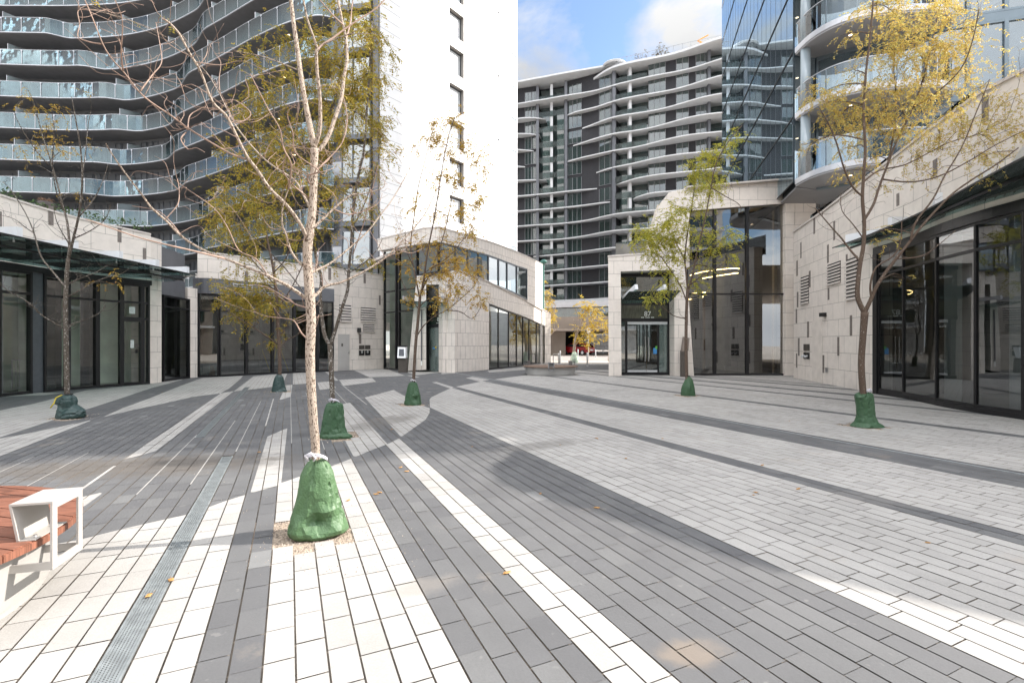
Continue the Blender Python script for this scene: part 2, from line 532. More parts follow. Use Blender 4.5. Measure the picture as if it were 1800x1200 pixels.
M['apwall'] = plain('apartment_wall', (0.11, 0.115, 0.125), 0.6, 0, 1.5, 0.2)
M['whitepanel'] = tiled('white_cladding', (0.80, 0.80, 0.80), (0.78, 0.78, 0.785), (0.20, 0.20, 0.22), 40.0, 0.74, 0.012, 0.45, offset=0.0, grain=0.02)
M['reveal'] = plain('grey_reveal', (0.30, 0.28, 0.26), 0.6, 0, 3, 0.08)
M['whiteslab'] = plain('white_slab', (0.60, 0.61, 0.625), 0.6, 0, 1.0, 0.05)
M['bayglass'] = glass('bay_glass', (0.35, 0.45, 0.48), 0.20, 1.5, 0, 0.02, 0.5, 0.10, (0.35, 0.48, 0.50))
M['wood'] = plain('hardwood_boards', (0.205, 0.082, 0.05), 0.55, 0, 7, 0.45, stretch=(1, 14, 1), bump=0.1)
M['benchbase'] = plain('white_concrete', (0.37, 0.358, 0.34), 0.7, 0, 3, 0.06, bump=0.05)
M['armrest'] = plain('cream_steel', (0.42, 0.40, 0.375), 0.4, 0.0, 5, 0.04)
M['steel'] = plain('brushed_steel', (0.55, 0.55, 0.55), 0.35, 0.9, 10, 0.1)
M['silver'] = plain('silver_paint', (0.62, 0.63, 0.65), 0.35, 0.2, 10, 0.05)
M['brown'] = plain('brown_metal', (0.10, 0.088, 0.078), 0.5, 0.3, 6, 0.1)
M['screen'] = plain('dark_screen', (0.01, 0.014, 0.03), 0.08, 0, 3, 0.1)
M['doorpaint'] = plain('pale_door_paint', (0.46, 0.44, 0.42), 0.5, 0, 3, 0.04)
M['dryplant'] = plain('dry_stems', (0.22, 0.13, 0.08), 0.9, 0, 5, 0.3)
M['black'] = plain('black_matte', (0.012, 0.012, 0.012), 0.6, 0, 6, 0.2)
M['road'] = plain('sunlit_road', (0.30, 0.27, 0.25), 0.85, 0, 1.0, 0.15)
M['asphalt'] = plain('asphalt', (0.055, 0.055, 0.058), 0.85, 0, 2, 0.25, 0.3, 120)
M['concrete'] = plain('pale_concrete', (0.45, 0.40, 0.35), 0.8, 0, 0.8, 0.15, 0.1, 40)
M['beigebeam'] = plain('beige_concrete', (0.25, 0.21, 0.18), 0.8, 0, 0.8, 0.12)
M['jointbed'] = plain('joint_sand', (0.19, 0.16, 0.13), 0.95, 0, 1.3, 0.65, 0.4, 200)
M['linesand'] = plain('pale_joint_sand', (0.36, 0.345, 0.325), 0.9, 0, 3, 0.2)
M['gravel'] = plain('gravel_bed', (0.34, 0.27, 0.21), 0.95, 0, 60, 0.6, 0.9, 90)
M['pebble'] = leafmat('pebbles', [(0.30, 0.24, 0.19), (0.5, 0.42, 0.34), (0.16, 0.13, 0.11), (0.42, 0.36, 0.30)], 0.0)
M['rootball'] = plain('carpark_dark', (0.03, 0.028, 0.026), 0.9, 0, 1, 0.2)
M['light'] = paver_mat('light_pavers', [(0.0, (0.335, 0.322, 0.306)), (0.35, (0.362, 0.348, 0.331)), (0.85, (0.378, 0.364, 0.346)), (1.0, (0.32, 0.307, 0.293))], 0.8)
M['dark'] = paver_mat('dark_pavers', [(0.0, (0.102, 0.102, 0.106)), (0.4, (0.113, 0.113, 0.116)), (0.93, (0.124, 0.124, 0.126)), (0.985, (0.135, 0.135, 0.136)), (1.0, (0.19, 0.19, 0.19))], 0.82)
M['tape'] = plain('white_strap', (0.65, 0.63, 0.68), 0.6, 0, 20, 0.2)
M['yellow'] = plain('yellow_paint', (0.55, 0.42, 0.03), 0.5, 0, 6, 0.1)
M['orange'] = plain('orange_paint', (0.75, 0.30, 0.02), 0.5, 0, 6, 0.1)
M['red'] = plain('red_car_paint', (0.22, 0.006, 0.010), 0.25, 0.1, 4, 0.05)
M['rubber'] = plain('tyre_rubber', (0.02, 0.02, 0.02), 0.8, 0, 6, 0.1)
M['carglass'] = plain('car_glass', (0.015, 0.018, 0.02), 0.06, 0, 3, 0.05)
M['redlamp'] = plain('red_lamp', (0.5, 0.02, 0.02), 0.2, 0, 3, 0.05)
M['greenpole'] = plain('green_painted_steel', (0.035, 0.12, 0.10), 0.45, 0.2, 5, 0.1)
M['lampwarm'] = emit('warm_lamp', (1.0, 0.62, 0.25), 7.0)
M['downlight'] = emit('soffit_light', (1.0, 0.74, 0.46), 2.2)
M['signwhite'] = plain('sign_white', (0.85, 0.85, 0.83), 0.5, 0, 3, 0.02)
M['paper'] = plain('paper_notice', (0.62, 0.64, 0.63), 0.7, 0, 20, 0.1)
M['blue'] = plain('blue_sticker', (0.05, 0.22, 0.5), 0.5, 0, 5, 0.1)
M['terracotta'] = plain('terracotta', (0.35, 0.13, 0.07), 0.7, 0, 5, 0.1)
M['darkpot'] = plain('dark_brown_pot', (0.045, 0.033, 0.03), 0.6, 0, 5, 0.2)
M['ivy'] = leafmat('evergreen_groundcover', [(0.03, 0.06, 0.02), (0.05, 0.10, 0.03), (0.09, 0.14, 0.05), (0.03, 0.05, 0.025)], 0.2)

# ------------------------------------------------------------ mesh helpers
class MB:
    def __init__(s):
        s.v, s.f, s.m, s.uv = [], [], [], []
    def face(s, pts, mi=0, uv=None):
        b = len(s.v)
        s.v.extend([tuple(p) for p in pts])
        s.f.append(tuple(range(b, b + len(pts))))
        s.m.append(mi)
        if uv is None:
            uv = planar_uv(pts)
        s.uv.append(uv)
    def obox(s, o, a, b, c, mi=0):
        """parallelepiped: corner o, edge vectors a, b, c"""
        o, a, b, c = Vector(o), Vector(a), Vector(b), Vector(c)
        if a.cross(b).dot(c) < 0:
            a, b = b, a
        q = [o, o + a, o + a + b, o + b, o + c, o + a + c, o + a + b + c, o + b + c]
        for i in ((3, 2, 1, 0), (4, 5, 6, 7), (0, 1, 5, 4), (1, 2, 6, 5), (2, 3, 7, 6), (3, 0, 4, 7)):
            s.face([q[k] for k in i], mi)
    def box(s, c, d, rz=0.0, mi=0):
        c = Vector(c)
        rm = Matrix.Rotation(rz, 3, 'Z')
        a, b, e = rm @ Vector((d[0], 0, 0)), rm @ Vector((0, d[1], 0)), Vector((0, 0, d[2]))
        s.obox(c - a / 2 - b / 2 - e / 2, a, b, e, mi)
    def bar(s, p, q, w, h, mi=0):
        """square bar between two points, w across, h up"""
        p, q = Vector(p), Vector(q)
        d = (q - p)
        n = Vector((-d.y, d.x, 0))
        if n.length < 1e-5:
            n = Vector((1, 0, 0))
        n.normalize()
        u = d.cross(n).normalized()
        if abs(u.z) > 0.5 and u.z < 0:
            u = -u
        s.obox(p - n * w / 2 - u * h / 2, d, n * w, u * h, mi)
    def prism(s, poly, z0, z1, mi=0, cap=True):
        n = len(poly)
        ar = sum(poly[i][0] * poly[(i + 1) % n][1] - poly[(i + 1) % n][0] * poly[i][1] for i in range(n))
        if ar < 0:
            poly = poly[::-1]
        t = 0
        for i in range(n):
            a, b = poly[i], poly[(i + 1) % n]
            l = math.hypot(b[0] - a[0], b[1] - a[1])
            s.face([(a[0], a[1], z0), (b[0], b[1], z0), (b[0], b[1], z1), (a[0], a[1], z1)], mi,
                   [(t, z0), (t + l, z0), (t + l, z1), (t, z1)])
            t += l
        if cap:
            s.face([(p[0], p[1], z1) for p in poly], mi)
            s.face([(p[0], p[1], z0) for p in poly[::-1]], mi)
    def extr(s, poly, vec, mi=0, mi2=None):
        """planar polygon pushed along vec"""
        poly = [Vector(p) for p in poly]
        vec = Vector(vec)
        nrm = Vector((0, 0, 0))
        for i in range(len(poly)):
            nrm += poly[i].cross(poly[(i + 1) % len(poly)])
        if nrm.dot(vec) > 0:
            poly = poly[::-1]
        s.face(poly, mi)
        s.face([p + vec for p in poly[::-1]], mi)
        for i in range(len(poly)):
            a, b = poly[i], poly[(i + 1) % len(poly)]
            s.face([b, a, a + vec, b + vec], mi if mi2 is None else mi2)
    def tube(s, pts, rads, n=6, mi=0, cap=True):
        pts = [Vector(p) for p in pts]
        rings = []
        up = Vector((0.13, 0.31, 0.94)).normalized()
        prev = None
        for i, p in enumerate(pts):
            d = (pts[min(i + 1, len(pts) - 1)] - pts[max(i - 1, 0)])
            d = d.normalized() if d.length > 1e-9 else Vector((0, 0, 1))
            if prev is None:
                x = d.cross(up)
                if x.length < 0.1:
                    x = d.cross(Vector((1, 0, 0)))
            else:
                x = prev - d * prev.dot(d)
                if x.length < 1e-6:
                    x = d.cross(up)
            x.normalize()
            prev = x
            y = d.cross(x)
            b = len(s.v)
            r = rads[i] if hasattr(rads, '__len__') else rads
            for k in range(n):
                a = 2 * math.pi * k / n
                s.v.append(tuple(p + (x * math.cos(a) + y * math.sin(a)) * r))
            rings.append(b)
        for i in range(len(rings) - 1):
            a, b = rings[i], rings[i + 1]
            for k in range(n):
                k2 = (k + 1) % n
                s.f.append((a + k, a + k2, b + k2, b + k))
                s.m.append(mi)
                s.uv.append([(k / n, i), ((k + 1) / n, i), ((k + 1) / n, i + 1), (k / n, i + 1)])
        if cap:
            for b, rev in ((rings[0], True), (rings[-1], False)):
                idx = [b + k for k in range(n)]
                s.f.append(tuple(idx[::-1] if rev else idx))
                s.m.append(mi)
                s.uv.append([(0, 0)] * n)
    def lathe(s, prof, c=(0, 0, 0), n=32, mi=0, a0=0.0, a1=2 * math.pi):
        full = abs(a1 - a0 - 2 * math.pi) < 1e-6
        rows = []
        for r, z in prof:
            b = len(s.v)
            for k in range(n if full else n + 1):
                a = a0 + (a1 - a0) * k / n
                s.v.append((c[0] + r * math.cos(a), c[1] + r * math.sin(a), c[2] + z))
            rows.append(b)
        for i in range(len(rows) - 1):
            for k in range(n):
                k2 = (k + 1) % n if full else k + 1
                s.f.append((rows[i] + k, rows[i] + k2, rows[i + 1] + k2, rows[i + 1] + k))
                s.m.append(mi)
                s.uv.append([(k / n, i), ((k + 1) / n, i), ((k + 1) / n, i + 1), (k / n, i + 1)])
    def build(s, name, mats, parent=None, smooth=False):
        me = bpy.data.meshes.new(name)
        me.from_pydata(s.v, [], s.f)
        for k in (mats if isinstance(mats, (list, tuple)) else [mats]):
            me.materials.append(M[k] if isinstance(k, str) else k)
        me.polygons.foreach_set('material_index', s.m)
        uvl = me.uv_layers.new(name='UVMap')
        flat = [c for poly in s.uv for p in poly for c in p]
        uvl.data.foreach_set('uv', flat)
        if smooth:
            me.polygons.foreach_set('use_smooth', [True] * len(s.f))
        me.update()
        o = bpy.data.objects.new(name, me)
        COL.objects.link(o)
        if parent:
            o.parent = parent
        return o
def planar_uv(pts):
    pts = [Vector(p) for p in pts]
    nrm = Vector((0, 0, 0))
    for i in range(len(pts)):
        nrm += pts[i].cross(pts[(i + 1) % len(pts)])
    if abs(nrm.z) > 0.7 * nrm.length:
        return [(p.x, p.y) for p in pts]
    t = Vector((-nrm.y, nrm.x, 0)).normalized()
    return [(p.dot(t), p.z) for p in pts]

def tag(o, label=None, cat=None, group=None, kind=None):
    if label: o['label'] = label
    if cat: o['category'] = cat
    if group: o['group'] = group
    if kind: o['kind'] = kind
    return o
def thing(name, label, cat, loc=(0, 0, 0), group=None):
    """an Empty at the origin of the world frame; parts are modelled in place and re-based by `base`"""
    o = bpy.data.objects.new(name, None)
    o.empty_display_size = 0.3
    COL.objects.link(o)
    o.location = loc
    return tag(o, label, cat, group)
def settle(root, loc):
    """put the Empty at the thing's base without moving its parts"""
    loc = Vector(loc)
    root.location = loc
    for ch in root.children:
        ch.matrix_parent_inverse = Matrix.Translation(-loc)
def densify(pts, step):
    out = [tuple(pts[0])]
    for a, b in zip(pts, pts[1:]):
        l = math.dist(a[:2], b[:2])
        k = max(1, int(round(l / step)))
        for i in range(1, k + 1):
            out.append(tuple(a[j] + (b[j] - a[j]) * i / k for j in range(len(a))))
    return out
def spline(pts, k=6):
    """Catmull-Rom through points"""
    out = []
    n = len(pts)
    for i in range(n - 1):
        p0, p1, p2, p3 = pts[max(i - 1, 0)], pts[i], pts[i + 1], pts[min(i + 2, n - 1)]
        for j in range(k):
            t = j / k
            out.append(tuple(0.5 * (2 * p1[d] + (p2[d] - p0[d]) * t + (2 * p0[d] - 5 * p1[d] + 4 * p2[d] - p3[d]) * t * t
                             + (3 * p1[d] - p0[d] - 3 * p2[d] + p3[d]) * t ** 3) for d in range(len(p1))))
    out.append(tuple(pts[-1]))
    return out
def normals(pts, toward):
    """unit normals of a plan polyline, pointing to the side of `toward`"""
    out = []
    n = len(pts)
    for i in range(n):
        a, b = pts[max(i - 1, 0)], pts[min(i + 1, n - 1)]
        d = Vector((b[0] - a[0], b[1] - a[1]))
        m = Vector((-d.y, d.x)).normalized()
        out.append(m)
    mid = pts[n // 2]
    w = Vector((toward[0] - mid[0], toward[1] - mid[1]))
    if out[n // 2].dot(w) < 0:
        out = [-m for m in out]
    return out
PLAZA = (0.0, 14.0)
def offs(pts, d, toward=PLAZA):
    nn = normals(pts, toward)
    return [(p[0] + m.x * d, p[1] + m.y * d) for p, m in zip(pts, nn)]
def wall(mb, pts, z0, z1, th, mi=0, toward=PLAZA, front=0.0, mi_top=None):
    """wall on a plan polyline; outer face `front` metres toward the plaza, thickness going back"""
    o = offs(pts, front, toward)
    b = offs(pts, front - th, toward)
    n = len(pts)
    z0 = z0 if hasattr(z0, '__len__') else [z0] * n
    z1 = z1 if hasattr(z1, '__len__') else [z1] * n
    t = 0
    d = Vector((pts[-1][0] - pts[0][0], pts[-1][1] - pts[0][1]))
    nn = normals(pts, toward)[n // 2]
    flip = (d.x * nn.y - d.y * nn.x) > 0
    def q(a, uv=None):
        mb_face(a[::-1] if flip else a, (uv[::-1] if flip else uv) if uv else None)
    def mb_face(a, uv):
        mb.face(a, cur[0], uv)
    cur = [mi]
    for i in range(n - 1):
        l = math.dist(o[i], o[i + 1])
        cur[0] = mi
        q([(*o[i], z0[i]), (*o[i + 1], z0[i + 1]), (*o[i + 1], z1[i + 1]), (*o[i], z1[i])],
          [(t, z0[i]), (t + l, z0[i + 1]), (t + l, z1[i + 1]), (t, z1[i])])
        q([(*b[i + 1], z0[i + 1]), (*b[i], z0[i]), (*b[i], z1[i]), (*b[i + 1], z1[i + 1])])
        cur[0] = mi if mi_top is None else mi_top
        q([(*o[i], z1[i]), (*o[i + 1], z1[i + 1]), (*b[i + 1], z1[i + 1]), (*b[i], z1[i])])
        q([(*o[i + 1], z0[i + 1]), (*o[i], z0[i]), (*b[i], z0[i]), (*b[i + 1], z0[i + 1])])
        t += l
    cur[0] = mi
    q([(*b[0], z0[0]), (*o[0], z0[0]), (*o[0], z1[0]), (*b[0], z1[0])])
    q([(*o[-1], z0[-1]), (*b[-1], z0[-1]), (*b[-1], z1[-1]), (*o[-1], z1[-1])])
# ------------------------------------------------------------ ground
mb = MB()
mb.face([(-260, -200, -0.03), (260, -200, -0.03), (260, 420, -0.03), (-260, 420, -0.03)])
tag(mb.build('ground', 'concrete'), kind='structure')

RD = Vector((-0.4600, 1.0)).normalized()          # paver rows run this way
RN = Vector((RD.y, -RD.x))                        # across the rows
ROW, LEN = 0.150, 0.300
V0 = -0.4215
def uvw(p): return (p[0] * RD.x + p[1] * RD.y, p[0] * RN.x + p[1] * RN.y)
def xy(u, v): return (u * RD.x + v * RN.x, u * RD.y + v * RN.y)
def px(*a): return [G(a[i], a[i + 1]) for i in range(0, len(a), 2)]

# the tree pits are left open in the paving
TREES = {'A': (556, 936), 'B': (587, 768), 'C': (490, 688), 'D': (121, 734), 'E': (726, 711), 'F': (1209, 695), 'G': (1521, 749)}
TB = {k: G(*p) for k, p in TREES.items()}

def sd_poly(poly, X, Y):
    """signed distance, positive inside"""
    d = np.full(X.shape, 1e9)
    inside = np.zeros(X.shape, bool)
    n = len(poly)
    for i in range(n):
        ax, ay = poly[i]
        bx, by = poly[(i + 1) % n]
        ex, ey = bx - ax, by - ay
        wx, wy = X - ax, Y - ay
        t = np.clip((wx * ex + wy * ey) / (ex * ex + ey * ey + 1e-12), 0, 1)
        d = np.minimum(d, (wx - ex * t) ** 2 + (wy - ey * t) ** 2)
        c = ((ay <= Y) & (by > Y)) | ((by <= Y) & (ay > Y))
        xi = ax + (Y - ay) / np.where(abs(by - ay) < 1e-9, 1e-9, by - ay) * ex
        inside ^= c & (X < xi)
    d = np.sqrt(d)
    return np.where(inside, d, -d)

# fore and right part: light, with straight dark stripes
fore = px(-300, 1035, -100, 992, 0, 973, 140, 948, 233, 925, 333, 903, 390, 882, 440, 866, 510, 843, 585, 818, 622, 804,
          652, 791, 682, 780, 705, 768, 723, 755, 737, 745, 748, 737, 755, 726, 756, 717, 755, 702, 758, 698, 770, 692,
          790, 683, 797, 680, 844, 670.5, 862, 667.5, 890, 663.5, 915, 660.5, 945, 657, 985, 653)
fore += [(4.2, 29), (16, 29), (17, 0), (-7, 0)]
def stripe(k0, k1):
    a, b = V0 + ROW * k0, V0 + ROW * k1
    return [xy(-20, a), xy(60, a), xy(60, b), xy(-20, b)]
darkstripes = [(0, 2), (8, 12), (14, 24), (38, 40), (52, 58), (78, 80), (97, 99), (107, 110), (119, 122), (126, 128)]
lights = [
    px(-60, 700, 0, 697, 80, 694, 112, 690, 60, 690, -60, 694),
    px(-200, 770, -60, 735, 0, 721, 60, 709, 105, 698, 150, 686, 250, 676, 300, 668, 322, 666, 318, 668, 265, 682, 212, 700, 150, 720, 87, 740, 35, 757, 0, 768, -100, 797),
    px(-100, 795, 0, 770.5, 50, 761, 107, 749, 164, 737.5, 100, 762, 50, 782, 0, 801, -60, 828),
    px(180, 733, 215, 717, 265, 699, 312, 680, 355, 664, 428, 660, 420, 668, 402, 683, 387, 691, 337, 697.5, 287, 709, 225, 722),
    px(215, 808, 300, 752, 388, 691, 411, 687, 340, 742, 274, 792, 245, 800),
    px(446, 661, 505, 656, 496, 677, 475, 680, 440, 684.5, 411, 687.5),
    px(515, 655, 541, 653, 539, 674, 515, 675.5),
    px(491, 703, 500, 684, 502, 677, 514, 676, 511, 697),
    px(571, 653, 578, 652, 594, 668, 590, 669),
    px(558, 672, 580, 670, 591, 681, 562, 685),
    px(596, 667.5, 654, 664, 661, 670.5, 604, 678),
    px(621, 650, 674, 646, 712, 660, 650, 663),
    px(709, 653, 750, 650, 777, 654, 733, 659),
    px(715, 659.5, 726, 659.5, 738, 663, 730, 663.5),
    px(641, 698.5, 692, 685, 712, 696, 740, 712, 755, 717, 755, 725, 748, 737, 737, 745, 723, 755, 705, 767.5),
    px(576, 716, 615, 707, 681, 780, 652, 791, 622, 803),
    px(470, 767, 505, 752, 494, 851, 440, 866),
    px(759, 671.5, 767, 671, 797.5, 680, 792, 682.5),
    px(819, 664, 830, 662, 860, 667, 844, 670.5),
    px(857, 651, 960, 641, 985, 642, 985, 645, 860, 654.5),
    px(140, 874, 183, 864, 143, 893),
    px(776, 657.5, 806, 655, 800, 653.5, 776, 654),
]
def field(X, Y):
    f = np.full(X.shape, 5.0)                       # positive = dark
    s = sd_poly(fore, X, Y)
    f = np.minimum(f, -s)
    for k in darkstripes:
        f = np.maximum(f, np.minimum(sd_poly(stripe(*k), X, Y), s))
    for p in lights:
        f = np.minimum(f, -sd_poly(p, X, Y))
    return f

rng = np.random.RandomState(4)
U0, U1, VA, VB = -9.0, 42.0, -22.0, 26.0
quads = []
GL, GC = 0.0050, 0.0038                              # half widths of long and cross joints
i0, i1 = int((VA - V0) / ROW), int((VB - V0) / ROW)
DRAINS = {-3: (0.5, 7.9), -7: (9.7, 20.0)}          # row index -> stretch along the row with a grate
for i in range(i0, i1):
    va, vb = V0 + ROW * i, V0 + ROW * (i + 1)
    off = (i % 2) * 0.5 * LEN + rng.uniform(-0.05, 0.05) + (0.12 if (i // 2) % 3 == 0 else 0)
    us = np.arange(U0 + off, U1, LEN)
    for u in us:
        vm = (va + vb) / 2
        um = u + LEN / 2
        x, y = xy(um, vm)
        if y < 0.2 or abs(x) > 1.15 * y + 4.5 or y > 39.5 or x < -19 or x > 17:
            continue
        quads.append((u + GC, u + LEN - GC, va + GL, vb - GL, um, vm, i))
Q = np.array(quads)
# open pits and drains
keep = np.ones(len(Q), bool)
PIT = 0.36
for k, (x, y) in TB.items():
    u, v = uvw((x, y))
    h = 0.27 if k == 'A' else 0.32
    keep &= ~((abs(Q[:, 4] - u) < h) & (abs(Q[:, 5] - v) < h))
for i, (ua, ub) in DRAINS.items():
    keep &= ~((Q[:, 6] == i) & (Q[:, 4] > ua) & (Q[:, 4] < ub))
Q = Q[keep]
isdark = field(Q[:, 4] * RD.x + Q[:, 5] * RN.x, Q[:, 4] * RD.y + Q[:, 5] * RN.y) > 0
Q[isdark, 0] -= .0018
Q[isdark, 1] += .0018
cu = np.stack([Q[:, 0], Q[:, 1], Q[:, 1], Q[:, 0]], 1)
cv = np.stack([Q[:, 2], Q[:, 2], Q[:, 3], Q[:, 3]], 1)
CX = cu * RD.x + cv * RN.x
CY = cu * RD.y + cv * RN.y
FV = field(CX, CY)
mb = MB()
dz = rng.uniform(-0.0012, 0.0012, len(Q))
NU, NV = 8, 4
for j in range(len(Q)):
    f = FV[j]
    if (f > 0).all() or not (f > 0).any():
        if np.abs(f).min() > .17 or len(set(f > 0)) == 1 and np.abs(f).min() > .06:
            mb.face([(CX[j, k], CY[j, k], dz[j]) for k in (3, 2, 1, 0)], 1 if f[0] > 0 else 0, [(0, 0)] * 4)
            continue
    # a paver on a colour line is cut to it: fine cells, welded so that each cut piece stays one stone
    U_ = np.linspace(cu[j, 0], cu[j, 1], NU + 1)
    V_ = np.linspace(cv[j, 0], cv[j, 2], NV + 1)
    uu, vv = np.meshgrid(U_, V_, indexing='ij')
    gx_, gy_ = uu * RD.x + vv * RN.x, uu * RD.y + vv * RN.y
    ff = field(gx_, gy_)
    if (ff > 0).all() or not (ff > 0).any():
        mb.face([(CX[j, k], CY[j, k], dz[j]) for k in (3, 2, 1, 0)], 1 if ff[0, 0] > 0 else 0, [(0, 0)] * 4)
        continue
    weld = {}
    def vid(p, mi):
        key = (round(p[0], 4), round(p[1], 4), mi)
        if key not in weld:
            weld[key] = len(mb.v)
            mb.v.append((p[0], p[1], dz[j]))
        return weld[key]
    for a_ in range(NU):
        for b_ in range(NV):
            idx = [(a_, b_), (a_, b_ + 1), (a_ + 1, b_ + 1), (a_ + 1, b_)]
            pts = [(gx_[q], gy_[q]) for q in idx]
            fv = [ff[q] for q in idx]
            A, B = [], []
            for k in range(4):
                p, q = pts[k], pts[(k + 1) % 4]
                fp, fq = fv[k], fv[(k + 1) % 4]
                (A if fp > 0 else B).append(p)
                if (fp > 0) != (fq > 0):
                    t = fp / (fp - fq)
                    c = (p[0] + (q[0] - p[0]) * t, p[1] + (q[1] - p[1]) * t)
                    A.append(c)
                    B.append(c)
            for pl, mi in ((A, 1), (B, 0)):
                ids = []
                for p in pl:
                    i_ = vid(p, mi)
                    if i_ not in ids: ids.append(i_)
                if len(ids) > 2:
                    mb.f.append(tuple(ids[::-1]))
                    mb.m.append(mi)
                    mb.uv.append([(0, 0)] * len(ids))
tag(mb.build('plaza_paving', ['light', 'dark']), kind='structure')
mb = MB()
mb.face([(-40, 0, -0.011), (40, 0, -0.011), (40, 40, -0.011), (-40, 40, -0.011)])
tag(mb.build('paving_joints', 'jointbed'), kind='structure')
# pale sand packed in some long joints of the dark field
mb = MB()
for v, ua, ub, w in [(-2.02, 6.6, 7.9, .016), (-3.22, 6.3, 9, .005), (-2.62, 6.2, 9, .005), (-1.42, 6.3, 10, .006), (-0.97, 6.5, 11.5, .006),
                     (-0.67, 8.2, 15, .006), (-0.42, 10.5, 15.5, .012), (0.03, 8.5, 17, .005), (0.48, 7.8, 17, .005),
                     (1.38, 12, 19, .008), (1.83, 13, 20, .012), (-3.97, 6.0, 8, .005)]:
    k = round((v - V0) / ROW)
    v = V0 + ROW * k
    mb.face([(*xy(ua, v - w), .0022), (*xy(ua, v + w), .0022), (*xy(ub, v + w), .0022), (*xy(ub, v - w), .0022)][::-1])
tag(mb.build('joint_sand', 'linesand'), kind='structure')

# tree pits: gravel beds with loose stones
rp = random.Random(3)
for k, (x, y) in TB.items():
    u, v = uvw((x, y))
    mb = MB()
    h = 0.5
    ku = [xy(u - h, v - h), xy(u + h, v - h), xy(u + h, v + h), xy(u - h, v + h)]
    mb.face([(*p, -0.008) for p in ku[::-1]])
    for _ in range(700 if k == 'A' else 120):
        r = 0.012 if k == 'A' else 0.02
        a, b = rp.uniform(-.44, .44), rp.uniform(-.44, .44)
        c = xy(u + a, v + b)
        s = rp.uniform(.35, 1) * r
        z = -0.008 + s * .4
        top = (c[0], c[1], z + s * .7)
        ring = [(c[0] + s * math.cos(t + a * 9) * rp.uniform(.7, 1.2), c[1] + s * math.sin(t + a * 9) * rp.uniform(.7, 1.2), z - s * .4) for t in (0, 1.6, 3.1, 4.7)]
        b0 = len(mb.v)
        mb.v.extend(ring + [top])
        for q in range(4):
            mb.f.append((b0 + q, b0 + (q + 1) % 4, b0 + 4))
            mb.m.append(1)
            mb.uv.append([(0, 0)] * 3)
    tag(mb.build('pit_gravel', ['gravel', 'pebble']), kind='stuff')
# loose grit scattered on the near paving
mb = MB()
for _ in range(420):
    c = G(rp.gauss(600, 90) if rp.random() < .6 else rp.uniform(330, 700), rp.uniform(830, 1010))
    s = rp.uniform(.002, .0055)
    b0 = len(mb.v)
    mb.v.extend([(c[0] + s, c[1], .0005), (c[0], c[1] + s, .0005), (c[0] - s, c[1], .0005), (c[0], c[1] - s, .0005), (c[0], c[1], s * 1.3)])
    for q in range(4):
        mb.f.append((b0 + q, b0 + (q + 1) % 4, b0 + 4))
        mb.m.append(0)
        mb.uv.append([(0, 0)] * 3)
tag(mb.build('loose_grit', 'pebble'), kind='stuff')

# drain grates
def grate(i, ua, ub, label):
    va, vb = V0 + ROW * i + .008, V0 + ROW * (i + 1) - .008
    root = thing('drain_grate', label, 'drain grate')
    mb = MB()
    for a, b in ((va, va + .011), (vb - .011, vb)):
        p = [xy(ua, a), xy(ub, a), xy(ub, b), xy(ua, b)]
        mb.prism(p, -.009, .003)
    mb.build('rail', 'grate', root)
    mb = MB()
    n = 7
    w = (vb - va - .022) / n
    for k in range(n):
        a = va + .011 + w * k + w * .2
        p = [xy(ua, a), xy(ub, a), xy(ub, a + w * .6), xy(ua, a + w * .6)]
        mb.prism(p, -.006, .0005)
    u = ua
    step = .0165
    while u < ub:
        p = [xy(u, va + .011), xy(u + .009, va + .011), xy(u + .009, vb - .011), xy(u, vb - .011)]
        mb.face([(*c, .0012) for c in p[::-1]])
        u += step
    mb.build('slotted_plate', 'grate', root)
    settle(root, (*xy((ua + ub) / 2, (va + vb) / 2), 0))
M['grate'] = plain('galvanised_grate', (0.30, 0.325, 0.335), 0.45, 0.4, 12, 0.2)
grate(-3, 0.5, 7.9, 'long galvanised drain grate running past the bench toward the tree nearest the camera')
grate(-7, 9.7, 20.0, 'blue grey drain grate far back in the shaded dark paving')

# slot drain along the widest dark stripe at the right
mb = MB()
v = V0 + ROW * 57
mb.prism([xy(1, v - .02), xy(30, v - .02), xy(30, v + .02), xy(1, v + .02)], -.006, .0028)
tag(mb.build('slot_drain', 'grate'), 'thin metal slot drain inside the widest dark stripe at right', 'drain')

# road, kerb and pavement behind
mb = MB()
mb.face([(-60, 45.5, -0.02), (80, 45.5, -0.02), (80, 58, -0.02), (-60, 58, -0.02)])
tag(mb.build('road', 'road'), kind='structure')
